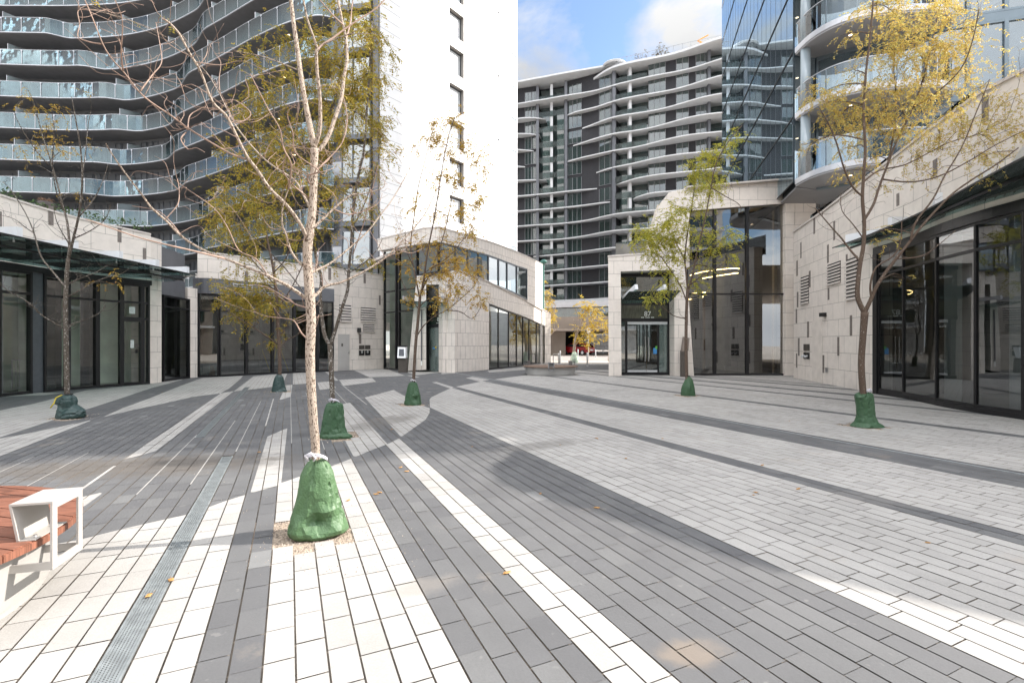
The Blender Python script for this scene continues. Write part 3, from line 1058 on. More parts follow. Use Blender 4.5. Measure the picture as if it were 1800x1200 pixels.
# ------------------------------------------------------------ storefront glazing shared by the low buildings
def lerp(a, b, t): return tuple(a[k] + (b[k] - a[k]) * t for k in range(len(a)))
def bay(root, a, b, z0, z1, trans=(), pane='shopglass', fr='frame', w=0.07, d=0.14, name='shop_window', toward=PLAZA, z1b=None, z0b=None, label=None):
    """one glazed bay between plan points a and b: a frame with transoms, the pane a sub-part"""
    z1b = z1 if z1b is None else z1b
    z0b = z0 if z0b is None else z0b
    a, b = Vector((a[0], a[1])), Vector((b[0], b[1]))
    t = (b - a)
    ln = t.length
    t.normalize()
    n = Vector((-t.y, t.x))
    if n.dot(Vector(toward[:2]) - a) < 0:
        n = -n
    mb = MB()
    T, Nn = Vector((t.x, t.y, 0)), Vector((n.x, n.y, 0))
    A = Vector((a.x, a.y, 0))
    def post(s, za, zb):
        mb.obox(A + T * s - Nn * d / 2 + Vector((0, 0, za)), T * w, Nn * d, Vector((0, 0, zb - za)))
    post(0, z0, z1)
    post(ln - w, z0b, z1b)
    def rail(za, zb, h):
        mb.obox(A + T * w - Nn * (d / 2 - .004) + Vector((0, 0, za)), T * (ln - 2 * w) + Vector((0, 0, zb - za)), Nn * (d - .008), Vector((0, 0, h)))
    rail(z0, z0b, 0.09)
    rail(z1 - .08, z1b - .08, 0.08)
    for zt in trans:
        rail(zt, zt, 0.07)
    f = mb.build(name, fr, root)
    if label: f['label'] = label
    mb = MB()
    p = A + T * (w * .5) - Nn * .012
    q = A + T * (ln - w * .5) - Nn * .012
    pts = [(p.x, p.y, z0 + .05), (q.x, q.y, z0b + .05), (q.x, q.y, z1b - .03), (p.x, p.y, z1 - .03)]
    c = (Vector(pts[1]) - Vector(pts[0])).cross(Vector(pts[3]) - Vector(pts[0]))
    mb.face(pts if c.dot(Nn) > 0 else pts[::-1])
    mb.build('pane', pane, f)
    return f
def along(pts, x):
    """plan point of a traced polyline where it crosses photo column x"""
    for a, b in zip(pts, pts[1:]):
        xa, xb = 900 + F * a[0] / a[1], 900 + F * b[0] / b[1]
        if (xa - x) * (xb - x) <= 0:
            m = (x - 900) / F
            dx, dy = b[0] - a[0], b[1] - a[1]
            t = (m * a[1] - a[0]) / (dx - m * dy)
            return (a[0] + dx * t, a[1] + dy * t)
    # beyond the traced stretch: carry the nearest end segment on
    cols = [900 + F * p[0] / p[1] for p in (pts[0], pts[-1])]
    a, b = (pts[0], pts[1]) if abs(cols[0] - x) < abs(cols[1] - x) else (pts[-2], pts[-1])
    if min(abs(cols[0] - x), abs(cols[1] - x)) > 30: raise ValueError(x)
    m = (x - 900) / F
    dx, dy = b[0] - a[0], b[1] - a[1]
    t = (m * a[1] - a[0]) / (dx - m * dy)
    return (a[0] + dx * t, a[1] + dy * t)
def louver(root, a, b, z0, z1, name='louvre_vent', slats=7, toward=PLAZA, mat='coping'):
    a, b = Vector((*a, 0)), Vector((*b, 0))
    t = (b - a)
    n = Vector((-t.y, t.x, 0)).normalized()
    if n.dot(Vector((toward[0], toward[1], 0)) - a) < 0:
        n = -n
    mb = MB()
    mb.obox(a + n * .002 + Vector((0, 0, z0)), t, n * .012, Vector((0, 0, z1 - z0)), 1)
    h = (z1 - z0) / slats
    for k in range(slats):
        o = a + n * .016 + Vector((0, 0, z0 + h * k + h * .12))
        mb.obox(o, t, n * .05 - Vector((0, 0, h * .25)), Vector((0, 0, h * .45)), 0)
    return mb.build(name, [mat, 'black'], root)
def slot(root, a, w, z0, z1, t, n):
    mb = MB()
    a = Vector((*a, 0))
    t, n = Vector((t.x, t.y, 0)), Vector((n.x, n.y, 0))
    mb.obox(a + n * .001 + Vector((0, 0, z0)), t * w, n * .006, Vector((0, 0, z1 - z0)))
    return mb.build('stone_slot', 'slot', root)
def slot_px(root, pts, x0, x1, y0, y1, front=0.0):
    """grey slot traced in the photograph on a wall whose plan is known"""
    a, b = along(pts, x0), along(pts, x1)
    y = (a[1] + b[1]) / 2
    d = Vector((b[0] - a[0], b[1] - a[1]))
    n = Vector((-d.y, d.x)).normalized()
    if n.dot(Vector(PLAZA) - Vector(a)) < 0:
        n = -n
    return slot(root, (a[0] + n.x * front, a[1] + n.y * front), d.length, Z(y1, y), Z(y0, y), d.normalized(), n)

# ------------------------------------------------------------ left low building
LB = thing('shop_building', 'long cream stone shop building on the left with ivy along its roof edge', 'shop building')
lw = [(-14.3, 7.0), (-15.1, 11.0)] + [G(0, 697), G(140, 683.5), G(265, 674.5)]
seg1 = spline(lw, 5)
pier1 = [G(262, 674.5), G(284, 672)]
mid1 = [G(284, 671), G(331, 664.5)]
pier2 = [G(330, 664.5), G(347, 663)]
seg3 = spline([G(347, 662.6), G(380, 662), G(455, 658), G(520, 655), G(587, 652.5)], 4)
seg4 = [G(587, 652.5), G(600, 651.5), G(676, 647.5)]
HP = 5.85
mb = MB()
wall(mb, seg1, 4.05, [6.15 - 0.3 * i / (len(seg1) - 1) for i in range(len(seg1))], 0.45)
wall(mb, [pier1[0], pier1[1]], 0, 5.8, 0.7)
p2top = [G(330, 664.5), G(347, 663)]
wall(mb, p2top, 0, 4.15, 0.6)
wall(mb, [seg3[0]] + seg3[1:], 4.68, HP, 0.45)
wall(mb, seg4, 0, HP, 0.45)
# return wall at the end of the first block
mb.build('stone_wall', 'stone', LB)
for s in ([(p[0], p[1]) for p in seg1], seg3 + seg4[1:]):
    mb = MB()
    h = [6.15 - 0.3 * i / (len(s) - 1) for i in range(len(s))] if s[0] == seg1[0] else [HP] * len(s)
    wall(mb, s, h, [q + .06 for q in h], 0.5, front=0.03)
    mb.build('coping', 'coping', LB)
# grey recess between the two stone blocks
mb = MB()
wall(mb, [(pier1[1][0] - .5, pier1[1][1] + .4), (pier2[0][0] - .4, pier2[0][1] + .4)], 3.95, 5.7, 0.2)
mb.build('recess_panel', 'greypanel', LB)
mb = MB()
wall(mb, [pier1[1], pier2[0]], 3.62, 4.4, 0.15, front=-0.1)
wall(mb, [pier2[1]] + seg3[1:4], 3.95, 4.66, 0.3, front=0.05)
wall(mb, seg3[3:], 3.95, 4.66, 0.3, front=0.05)
mb.build('fascia', 'greypanel', LB)
# header over the first glazing
mb = MB()
wall(mb, seg1, 3.86, 4.05, 0.5, front=0.08)
mb.build('canopy_header', 'frame', LB)
xs = [-130, -60, -5, 54, 75, 118, 170, 213]
pts1 = seg1
for a, b in zip(xs, xs[1:]):
    try:
        pa, pb = along(pts1, a), along(pts1, b)
    except ValueError:
        continue
    if (a, b) == (54, 75):
        mb = MB()
        wall(mb, [pa, pb], 0, 3.86, 0.16, front=0.02)
        mb.build('column_cover', 'greyframe', LB)
    else:
        bay(LB, pa, pb, 0, 3.86, (3.12,))
pa, pb = along(pts1, 213), along(pts1, 249)
bay(LB, pa, pb, 2.5, 3.86, (3.12,))
# glazed door with notices
dr = bay(LB, pa, pb, 0.02, 2.5, (), name='glass_door')
def plate(parent, a, b, s0, s1, z0, z1, mat_, name, off=0.02, th=.006):
    A, B = Vector((*a, 0)), Vector((*b, 0))
    t = (B - A)
    n = Vector((-t.y, t.x, 0)).normalized()
    if n.dot(Vector((*PLAZA, 0)) - A) < 0:
        n = -n
    mb = MB()
    mb.obox(A + t * s0 + n * off + Vector((0, 0, z0)), t * (s1 - s0), n * th, Vector((0, 0, z1 - z0)))
    return mb.build(name, mat_, parent)
plate(dr, pa, pb, .42, .60, 1.42, 1.72, 'paper', 'notice')
plate(dr, pa, pb, .66, .84, 1.42, 1.56, 'brown', 'lock_case')
plate(dr, pa, pb, .68, .80, 1.22, 1.36, 'black', 'handle')
plate(LB, pa, pb, .36, .66, 2.72, 2.98, 'paper', 'window_notice')
bay(LB, along(pts1, 249), along(pts1, 262), 0, 3.86, (3.12, 2.5))
bay(LB, (mid1[0][0] - .05, mid1[0][1] + .1), (mid1[1][0] - .02, mid1[1][1] + .05), 0, 3.62, (3.1,), pane='darkglass')
x3 = [348, 385, 433, 479, 517, 558, 586]
for a, b in zip(x3, x3[1:]):
    bay(LB, along(seg3, max(a, 348)), along(seg3, b), 0, 3.95, (3.1,) if a in (348, 385) else (), pane='darkglass')
# interiors seen through the glass
def room(root, front, depth, h, wallm='interior', ceil=None, cols=()):
    f = offs(front, -0.35)
    b = offs(front, -depth)
    mb = MB()
    for i in range(len(f) - 1):
        mb.face([(*f[i], .015), (*f[i + 1], .015), (*b[i + 1], .015), (*b[i], .015)], 1)
        mb.face([(*f[i], h), (*f[i + 1], h), (*b[i + 1], h), (*b[i], h)], 0)
        mb.face([(*b[i], .015), (*b[i + 1], .015), (*b[i + 1], h), (*b[i], h)], 0)
    for k in (0, -1):
        mb.face([(*f[k], .015), (*b[k], .015), (*b[k], h), (*f[k], h)], 0)
    for (x, d, w, m_) in cols:
        pa = along(front, x)
        n = normals(front, PLAZA)[len(front) // 2]
        mb.box((pa[0] - n.x * d, pa[1] - n.y * d, h / 2), (w, w, h - .02), 0.2, m_)
    mb.build('interior', [wallm, 'interior_floor', 'frame', 'lightpanel'], root)
room(LB, seg1[3:], 1.7, 3.9, 'interior', cols=((100, .9, .45, 0), (128, .7, .3, 2), (186, .7, .3, 2), (30, 1.0, .5, 3)))
room(LB, [mid1[0], mid1[1]], 3.5, 3.9, 'interior_dark')
room(LB, seg3, 5.0, 3.9, 'interior_dark', cols=((470, 1.2, .45, 0), (372, 1.5, .4, 2)))
# roof slab
mb = MB()
r1 = offs(seg1, -.4) + offs([pier1[1]], -.4) if False else offs(seg1, -.4)
back = offs(seg1, -9)
mb.prism(r1 + back[::-1], 4.2, 5.1)
r3 = offs(seg3 + seg4[1:], -.4)
b3 = offs(seg3 + seg4[1:], -3.4)
mb.prism(r3 + b3[::-1], 4.9, 5.25)
mb.build('roof', 'coping', LB)
# stone slots and louvres
for a in ((0, 3, 372, 407), (85, 94, 362, 396), (206.5, 213.5, 397, 426), (251, 257, 436, 462)):
    slot_px(LB, seg1, *a)
for a in ((430, 436, 477, 500), (479, 484, 455, 480), (577, 582, 466, 492)):
    try: slot_px(LB, seg3, *a)
    except ValueError: pass
for a in ((639, 643, 481, 498), (666, 669, 519, 536), (631, 635, 587, 604)):
    slot_px(LB, seg4, *a)
for x0, x1, y0, y1, n in ((596, 617, 535, 565, 6), (634, 660, 540, 565, 6), (638, 658, 570, 583, 4)):
    a, b = along(seg4, x0), along(seg4, x1)
    louver(LB, a, b, Z(y1, a[1]), Z(y0, a[1]), slats=n)
a, b = along(seg4, 594), along(seg4, 614)
dm = plate(LB, a, b, 0, 1, 0.02, Z(587, a[1]), 'doorpaint', 'service_door', -.03, .045)
plate(LB, a, b, 1.0, 1.13, 0.02, Z(587, a[1]), 'stone_plain', 'door_reveal', .004, .008)
plate(dm, a, b, .28, .42, 1.42, 1.58, 'brown', 'sign', .018)
plate(dm, a, b, .9, .97, 1.0, 1.12, 'steel', 'handle', .02, .03)
M_done = None
a, b = along(seg4, 630), along(seg4, 651)
for i in range(2):
    for j in range(2):
        plate(LB, a, b, .04 + .5 * i, .48 + .5 * i, 0.86 + .38 * (1 - j), 1.16 + .38 * (1 - j) if j else 1.18 + .3, ('brown', 'black')[j], 'connection_plate', .01, .02)
for i in range(2):
    mb = MB()
    pc = along(seg4, 636 + 10 * i)
    mb.lathe([(0.0, .16), (.05, .16), (.055, 0), (.05, -.0)], (pc[0] + .05, pc[1] - .12, 1.0), 10)
    mb.build('hose_valve', 'steel', LB)
pc = along(seg4, 631)
mb = MB(); mb.box((pc[0] + .05, pc[1] - .1, Z(580, pc[1])), (.22, .2, .26), .3)
mb.build('wall_light', 'black', LB)
# dark slotted sign boxes on the fascia
for x0, x1, y0, y1, in ((408, 443, 499, 514), (455, 481, 503, 517)):
    a, b = along(seg3, x0), along(seg3, x1)
    za, zb = Z(y1, a[1]), Z(y0, a[1])
    sg = plate(LB, a, b, 0, 1, za - .02, zb + .04, 'lightpanel', 'fascia_vent', .06, .02)
    for k in range(4):
        plate(sg, a, b, .05, .95, za + (zb - za) * (k + .2) / 4, za + (zb - za) * (k + .75) / 4, 'black', 'vent_slot', .085, .006)
# glass canopy with white outrigger beams
fe = [(-11.75, 6.0), (-11.72, 11.0), (-11.7, 17.95)]
mb = MB()
zc = 4.06
fr = densify(fe, 1.7)
def wall_at(y):
    for a, b in zip(seg1, seg1[1:]):
        if a[1] <= y <= b[1]:
            t = (y - a[1]) / (b[1] - a[1])
            return a[0] + (b[0] - a[0]) * t
    return seg1[-1][0] if y > seg1[-1][1] else seg1[0][0]
ys = [7.2 + 1.53 * k for k in range(8)]
for a, b in zip(ys, ys[1:]):
    mb.obox((wall_at(a) + .1, a + .012, zc), (-11.7 - wall_at(a) - .1, 0, .06), (0, b - a - .024, 0), (0, 0, .016))
mb.obox((wall_at(17.9) + .1, 17.92, zc), (-11.7 - wall_at(17.9) - .1, 0, .06), (-2.2, 1.9, 0), (0, 0, .016))
cg = mb.build('canopy', 'canopyglass', LB)
for y in ys + [19.4]:
    x0 = wall_at(y) - .05
    x1 = -12.0 if y < 18 else -13.0
    mb = MB()
    mb.obox((x0, y - .07, zc + .085), (x1 - x0, 0, .04), (0, .14, 0), (0, 0, .24))
    ob = mb.build('canopy_beam', 'whitepaint', LB)
    mb = MB()
    for xx in (x1 - .15, x1 - 1.0):
        mb.tube([(xx, y, zc + .0), (xx, y, zc + .09)], .022, 6)
    mb.build('glass_clamp', 'steel', ob)
mb = MB()
for y in (11.2, 15.8):
    pass
mb.bar((-11.71, 7.2, zc + .055), (-11.71, 17.95, zc + .055), .02, .03)
mb.bar((-12.6, 7.2, zc - .05), (-12.6, 18.5, zc - .05), .05, .06)
mb.build('canopy_rail', 'frame', LB)
settle(LB, (-15.5, 20, 0))

# evergreen ground cover spilling over the roof edge
def leafball(mb, c, r, n, size, rg, zs=1.0):
    for _ in range(n):
        d = Vector((rg.gauss(0, 1), rg.gauss(0, 1), rg.gauss(0, 1)))
        d = d.normalized() * r * rg.random() ** .4
        p = Vector(c) + Vector((d.x, d.y, d.z * zs))
        t = Vector((rg.gauss(0, 1), rg.gauss(0, 1), rg.gauss(0, .7))).normalized()
        w = t.cross(Vector((rg.gauss(0, 1), rg.gauss(0, 1), rg.gauss(0, 1)))).normalized()
        s = size * rg.uniform(.6, 1.3)
        mb.face([p - t * s, p + w * s * .45, p + t * s, p - w * s * .45], 0, [(0, 0)] * 4)
rg = random.Random(8)
mb = MB()
for q in densify(offs(seg1, -.35), .22):
    leafball(mb, (q[0], q[1], 6.15 + rg.uniform(-.05, .16)), rg.uniform(.14, .32), 26, .055, rg, .8)
for q in densify(offs(seg3 + seg4[1:], -.4), .3):
    leafball(mb, (q[0], q[1], 5.95 + rg.uniform(-.05, .12)), rg.uniform(.1, .26), 18, .055, rg, .8)
tag(mb.build('ivy_cover', 'ivy'), 'dark green groundcover spilling over the left roof edge', 'groundcover', kind='stuff')
# round planter on the roof with a dried plant
q = along(seg1, 110)
root = thing('bowl_planter', 'large dark round planter with a withered plant on the left roof edge', 'planter')
pc = (q[0] - .75, q[1] + .2, 6.0)
mb = MB()
mb.lathe([(.03, .0), (.16, .01), (.24, .10), (.27, .24), (.24, .38), (.20, .43), (.18, .40), (.16, .35), (0.01, .35)], pc, 24)
mb.build('pot', 'darkpot', root, True)
mb = MB()
for k in range(60):
    a = rg.uniform(0, 6.28); r = rg.uniform(.1, .3)
    mb.tube([(pc[0], pc[1], pc[2] + .34), (pc[0] + r * .6 * math.cos(a), pc[1] + r * .6 * math.sin(a), pc[2] + .46 + rg.uniform(0, .08)),
             (pc[0] + r * math.cos(a), pc[1] + r * math.sin(a), pc[2] + .42 + rg.uniform(-.08, .2))], [.008, .006, .002], 4)
mb.build('dry_foliage', 'dryplant', root)
settle(root, pc)

# ------------------------------------------------------------ things inside the shops
def tripod(x, y0, yb, yd, label):
    c = Vector((XP(x, yd), yd, 1.75))
    root = thing('survey_tripod', label, 'tripod', group='tripods standing inside the dark shop')
    for k in range(3):
        a = 2.1 * k + .5
        mb = MB()
        f = Vector((c.x + .55 * math.cos(a), c.y + .55 * math.sin(a), .02))
        mb.bar(c, f, .035, .03)
        mb.build('leg', 'yellow', root)
    mb = MB(); mb.box(c + Vector((0, 0, .03)), (.2, .2, .06)); mb.build('head', 'yellow', root)
    settle(root, (c.x, c.y, 0))
tripod(455, 0, 0, 26.2, 'yellow survey tripod behind the dark shop glass, left one of the pair')
tripod(488, 0, 0, 26.6, 'yellow survey tripod behind the dark shop glass, right one of the pair')
root = thing('floor_barrier', 'small pale steel crowd barrier standing inside the left shop window', 'barrier')
c = along(seg1, 88)
mb = MB()
x0, y0 = c[0] - 1.0, c[1]
for z in (.12, 1.05):
    mb.tube([(x0, y0 - .25, z), (x0 + .1, y0 + .75, z)], .018, 6)
for k in range(2):
    mb.tube([(x0 + .1 * k, y0 - .25 + k, .1), (x0 + .1 * k, y0 - .25 + k, 1.06)], .018, 6)
mb.build('frame', 'silver', root)
mb = MB()
for k in range(1, 9):
    mb.tube([(x0 + .1 * k / 9, y0 - .25 + k / 9, .12), (x0 + .1 * k / 9, y0 - .25 + k / 9, 1.05)], .008, 5)
mb.build('rails', 'silver', root)
settle(root, (x0, y0, 0))
pc = along(seg3, 563)
root = thing('plant_pot', 'terracotta plant pot on the shop floor behind the pale tree trunk', 'plant pot')
mb = MB(); mb.lathe([(.01, .02), (.2, .02), (.26, .45), (.3, .45), (.3, .52), (.25, .52), (.02, .5)], (pc[0] - .2, pc[1] + .9, 0), 18)
mb.build('pot', 'terracotta', root, True)
settle(root, (pc[0] - .2, pc[1] + .9, 0))
for x, s, m_, lb in ((362, .55, 'brown', 'stack of brown timber offcuts inside the narrow dark shop window'), (376, .42, 'warmwall', 'small wooden crate on the floor inside the dark corner window')):
    pc = along(seg3, x)
    mb = MB()
    for k in range(5):
        mb.box((pc[0] - 1.0, pc[1] + 1.0, .05 + .1 * k), (s * 1.5, s, .07), .1 * k)
    tag(mb.build('timber_stack', m_), lb, 'timber')
# ------------------------------------------------------------ centre low building with entrance 89
CB = thing('entrance_pavilion', 'cream stone corner pavilion with entrance 89 below the white tower', 'pavilion')
# upper storey: band of clerestory glass under a stone fascia
up = [(XP(664, 29.5), 29.5), (XP(700, 27.9), 27.9), (XP(745, 26.2), 26.2), (XP(772, 25.6), 25.6)]
upr = [(XP(772, 25.6), 25.6), (XP(800, 26.6), 26.6), (XP(830, 27.9), 27.9), (XP(865, 29.8), 29.8), (XP(900, 32.2), 32.2), (XP(930, 35.0), 35.0), (XP(954, 37.8), 37.8)]
def yk(pts, tbl):
    """heights from traced rows: photo column -> photo row"""
    out = []
    for p in pts:
        c = 900 + F * p[0] / p[1]
        out.append(Z(np.interp(c, [q[0] for q in tbl], [q[1] for q in tbl]), p[1]))
    return out
ptop = [(664, 422), (700, 413), (745, 402), (772, 400), (800, 408), (830, 417), (865, 427), (900, 440), (930, 453), (954, 466)]
phead = [(664, 441), (700, 435), (745, 428), (772, 425), (800, 432), (830, 440), (865, 450), (900, 464), (930, 474), (954, 485)]
psill = [(664, 480), (772, 474), (800, 474), (830, 484), (865, 498), (900, 511), (930, 527), (954, 541)]
upd = spline(upr, 3)
mb = MB()
wall(mb, up, yk(up, phead), yk(up, ptop), 0.5)
wall(mb, upd, yk(upd, phead), yk(upd, ptop), 0.5)
# solid end beyond the clerestory
e0, e1 = along(upd, 926), upd[-1]
wall(mb, [e0, e1], [Z(530, e0[1]), Z(545, e1[1])], [z + .003 for z in yk([e0, e1], phead)], 0.497, front=-.003)
mb.build('stone_wall', 'stone_tile', CB)
mb = MB()
wall(mb, up + upd[1:], yk(up + upd[1:], ptop), [z + .07 for z in yk(up + upd[1:], ptop)], .56, front=.03)
mb.build('coping', 'coping', CB)
# side wall at the far end, turning away
ex, ey = upd[-1]
mb = MB()
mb.obox((ex - .02, ey, 0.0), (-.45, .0, 0), (-1.5, 5.0, 0), (0, 0, 7.6))
mb.build('end_wall', 'stone_tile', CB)
cx = [775, 800, 822, 841, 858, 876, 891, 908, 926]
for a, b in zip(cx, cx[1:]):
    pa, pb = along(upd, a), along(upd, b)
    ha, hb = yk([pa, pb], phead)
    sa, sb = yk([pa, pb], psill)
    bay(CB, pa, pb, sa - .1, ha, (), pane='bayglass', name='clerestory_window', w=.035, d=.1, z1b=hb, z0b=sb - .1, fr='greyframe')
# lower storey
low = [(XP(777, 26.2), 26.2), G(823, 653), G(858, 649.6), G(880, 647.3), G(900, 645.2), G(930, 641.4), G(960, 637.8)]
lowd = spline(low, 3)
ltop = [(777, 478), (800, 475), (823, 483), (857, 496), (893, 514), (927, 531), (945, 540), (967, 552)]
lhead = [(858, 533), (890, 545), (920, 556), (943, 566), (960, 574)]
w1 = [p for p in lowd if 900 + F * p[0] / p[1] <= 858.5]
w1 = w1 + [along(lowd, 858)] if abs(900 + F * w1[-1][0] / w1[-1][1] - 858) > .5 else w1
w2 = [along(lowd, x) for x in (858.2, 868, 880, 890, 900, 910, 920, 930, 940, 950, 959)]
mb = MB()
wall(mb, w1, 0, yk(w1, ltop), .5, front=.06)
wall(mb, w2, yk(w2, lhead), yk(w2, ltop), .5, front=.06)
pe = [along(lowd, 957), (XP(967.5, 38.9), 38.9)]
wall(mb, pe, 0, [Z(547, pe[0][1]), Z(552, pe[1][1])], .6, front=.068)
mb.build('base_wall', 'stone_tile', CB)
mb = MB()
lw_all = w1 + w2[1:] + [pe[1]]
wall(mb, lw_all, yk(lw_all, ltop), [z + .06 for z in yk(lw_all, ltop)], .55, front=.12)
mb.build('ledge', 'coping', CB)
gx = [859, 876, 894, 908, 919, 930, 943, 957]
for a, b in zip(gx, gx[1:]):
    pa, pb = along(lowd, a), along(lowd, b)
    ha, hb = yk([pa, pb], lhead)
    bay(CB, pa, pb, 0, ha, (), z1b=hb, w=.04, d=.06)
room(CB, w2, 6.0, 3.6, 'interior', cols=((880, 1.5, .5, 2), (905, 2.2, .5, 0), (925, 1.0, .4, 2)))
# portal 89: two leaning stone legs and a lintel
yl, yr = 27.3, 26.1
nrm = Vector((XP(795, yr) - XP(733, yl), yr - yl, 0)).normalized()
bk = Vector((-.14, .99, 0)).normalized()
def pp(x, y, t=None):
    d = np.interp(x, [712, 800], [27.6, 25.95])
    return P(x, y, d)
mb = MB()
mb.extr([pp(717, 651.5), pp(749, 649.5), pp(749, 500), pp(731, 500)], bk * .8)
mb.extr([pp(777, 655.2), pp(800, 655.6), pp(800, 500), pp(794, 500)], bk * .9)
mb.extr([pp(731, 500), pp(800, 500), pp(800, 475), pp(733, 485)], bk * .85)
mb.build('portal_frame', 'stone_tile', CB)
mb = MB()
mb.extr([pp(752, 503) + bk * .35, pp(792, 501) + bk * .35, pp(791, 524) + bk * .35, pp(752, 526) + bk * .35], bk * .08)
mb.build('transom_window', 'darkglass_o', CB)
mb = MB()
for a in ([(749, 650.5), (754, 650.5), (754, 500), (749, 500)], [(754, 570), (787, 569), (788, 573), (754, 575)], [(749, 541), (789, 537), (790, 548), (749, 551)]):
    mb.extr([pp(*q) + bk * .42 for q in a], bk * .14)
mb.build('door_frame', 'frame', CB)
mb = MB()
mb.extr([pp(754, 551) + bk * .5, pp(789, 548) + bk * .5, pp(787, 569) + bk * .5, pp(754, 570) + bk * .5], bk * .04)
hd = mb.build('sign_panel', 'greenglass', CB)
mb = MB()
mb.extr([pp(755, 575) + bk * .5, pp(787, 573) + bk * .5, pp(777.5, 655) + bk * .5, pp(755, 652) + bk * .5], bk * .03)
dg = mb.build('glass_door', 'doorglass', CB)
mb = MB()
mb.tube([pp(757, 598) + bk * .44, pp(757, 628) + bk * .44], .02, 8)
mb.build('handle', 'frame', dg)
mb = MB()
c = pp(766, 612) + bk * .485
for k in range(3):
    mb.box(c + Vector((.12 * (k - 1), 0, .05 * (k % 2))), (.12, .01, .1), 0, k)
mb.build('sticker', ['blue', 'yellow', 'blue'], dg)
def text(parent, s, pos, h, rz, m_='signwhite', name='number'):
    cu = bpy.data.curves.new(name, 'FONT')
    cu.body = s
    cu.size = h * 1.4
    cu.align_x = 'CENTER'
    cu.extrude = .008
    cu.materials.append(M[m_])
    f_ = bpy.data.objects.new(name, cu)
    COL.objects.link(f_)
    dg_ = bpy.context.evaluated_depsgraph_get()
    me = bpy.data.meshes.new_from_object(f_.evaluated_get(dg_))
    bpy.data.objects.remove(f_)
    o = bpy.data.objects.new(name, me)
    COL.objects.link(o)
    o.rotation_euler = (R(90), 0, rz)
    o.location = pos
    o.parent = parent
    return o
rz = math.atan2(nrm.y, nrm.x)
text(hd, '89', pp(772, 563.5) + bk * .48, .21, rz)
mb = MB()
for k in range(9):
    mb.box(pp(772, 567) + bk * .48 + nrm * (.045 * (k - 4)), (.03, .01, .03), rz)
mb.build('small_lettering', 'signwhite', hd)
# entrance canopy with pale beams
mb = MB()
o = pp(700, 536) - bk * .9
mb.extr([pp(702, 533) - bk * 1.3, pp(786, 535) - bk * 1.3, pp(790, 540) + bk * .3, pp(722, 541) + bk * .3], Vector((0, 0, .025)))
mb.build('canopy', 'canopyglass', CB)
for x in (718, 784):
    mb = MB()
    mb.bar(pp(x, 527) + bk * .2, pp(x - 6, 527) - bk * 1.25, .1, .2)
    mb.build('canopy_beam', 'lightpanel', CB)
# pipe on the left leg
mb = MB()
mb.tube([pp(741, 545) - bk * .08, pp(741, 634) - bk * .08], .035, 8)
mb.tube([pp(741, 634) - bk * .08, pp(741, 642) - bk * .08], .045, 8, 1)
mb.build('downpipe', ['greypanel', 'signwhite'], CB)
# tall glass at the left of the entrance
lg = [(XP(676, 30.0), 30.0), (XP(700, 28.8), 28.8), (XP(734, 27.6), 27.6)]
for a, b in ((676, 697), (697, 702), (702, 735)):
    pa, pb = along(lg, a), along(lg, b - .01)
    ha, hb = yk([pa, pb], phead)
    bay(CB, pa, pb, 0, ha - .05, (Z(549, 29), Z(512, 29) ) if a != 697 else (), z1b=hb - .05, pane='shopglass', w=.06)
lu = [(XP(733, 27.4), 27.4), (XP(772, 26.0), 26.0)]
pa, pb = lu
bay(CB, pa, pb, Z(485, 27.3), yk([pa], phead)[0], (), z1b=yk([pb], phead)[0], pane='darkglass', name='upper_window')
room(CB, lg, 5.5, 6.8, 'interior', cols=((690, 2.0, .6, 2),))
# low counter and warm wall inside
mb = MB()
mb.prism(offs(up, -.5) + offs(upd, -.5)[1:] + [(ex - 3, ey + 4), (-12, 36)], 6.95, 7.1)
mb.build('roof', 'coping', CB)
settle(CB, (-3, 28, 0))

# ------------------------------------------------------------ white tower
WT = thing('apartment_tower', 'tall tower clad in bright white panels with one column of square windows', 'tower')
W0, WD = Vector((-8.9, 32.6, 0)), Vector((.607, .795, 0)).normalized()
WN = Vector((WD.y, -WD.x, 0))
WTOP = 62.0
def ws(px_):
    m = (px_ - 900) / F
    return (m * W0.y - W0.x) / (WD.x - m * WD.y)
def wp(s, z, d=0.0): return W0 + WD * s + WN * d + Vector((0, 0, z))
sa, sb, send = ws(790), ws(815.5), ws(896)
mb = MB()
def wq(s0, s1, z0, z1):
    mb.face([wp(s0, z0), wp(s1, z0), wp(s1, z1), wp(s0, z1)], 0, [(s0, z0), (s1, z0), (s1, z1), (s0, z1)])
zw = [25.9 - 2.94 * k for k in range(-12, 6)]
zw = sorted(zw)
wq(0, sa, 3, WTOP)
wq(sb, send, 3, WTOP)
prev = 3
for z in zw:
    wq(sa, sb, prev, z)
    prev = z + 2.02
wq(sa, sb, prev, WTOP)
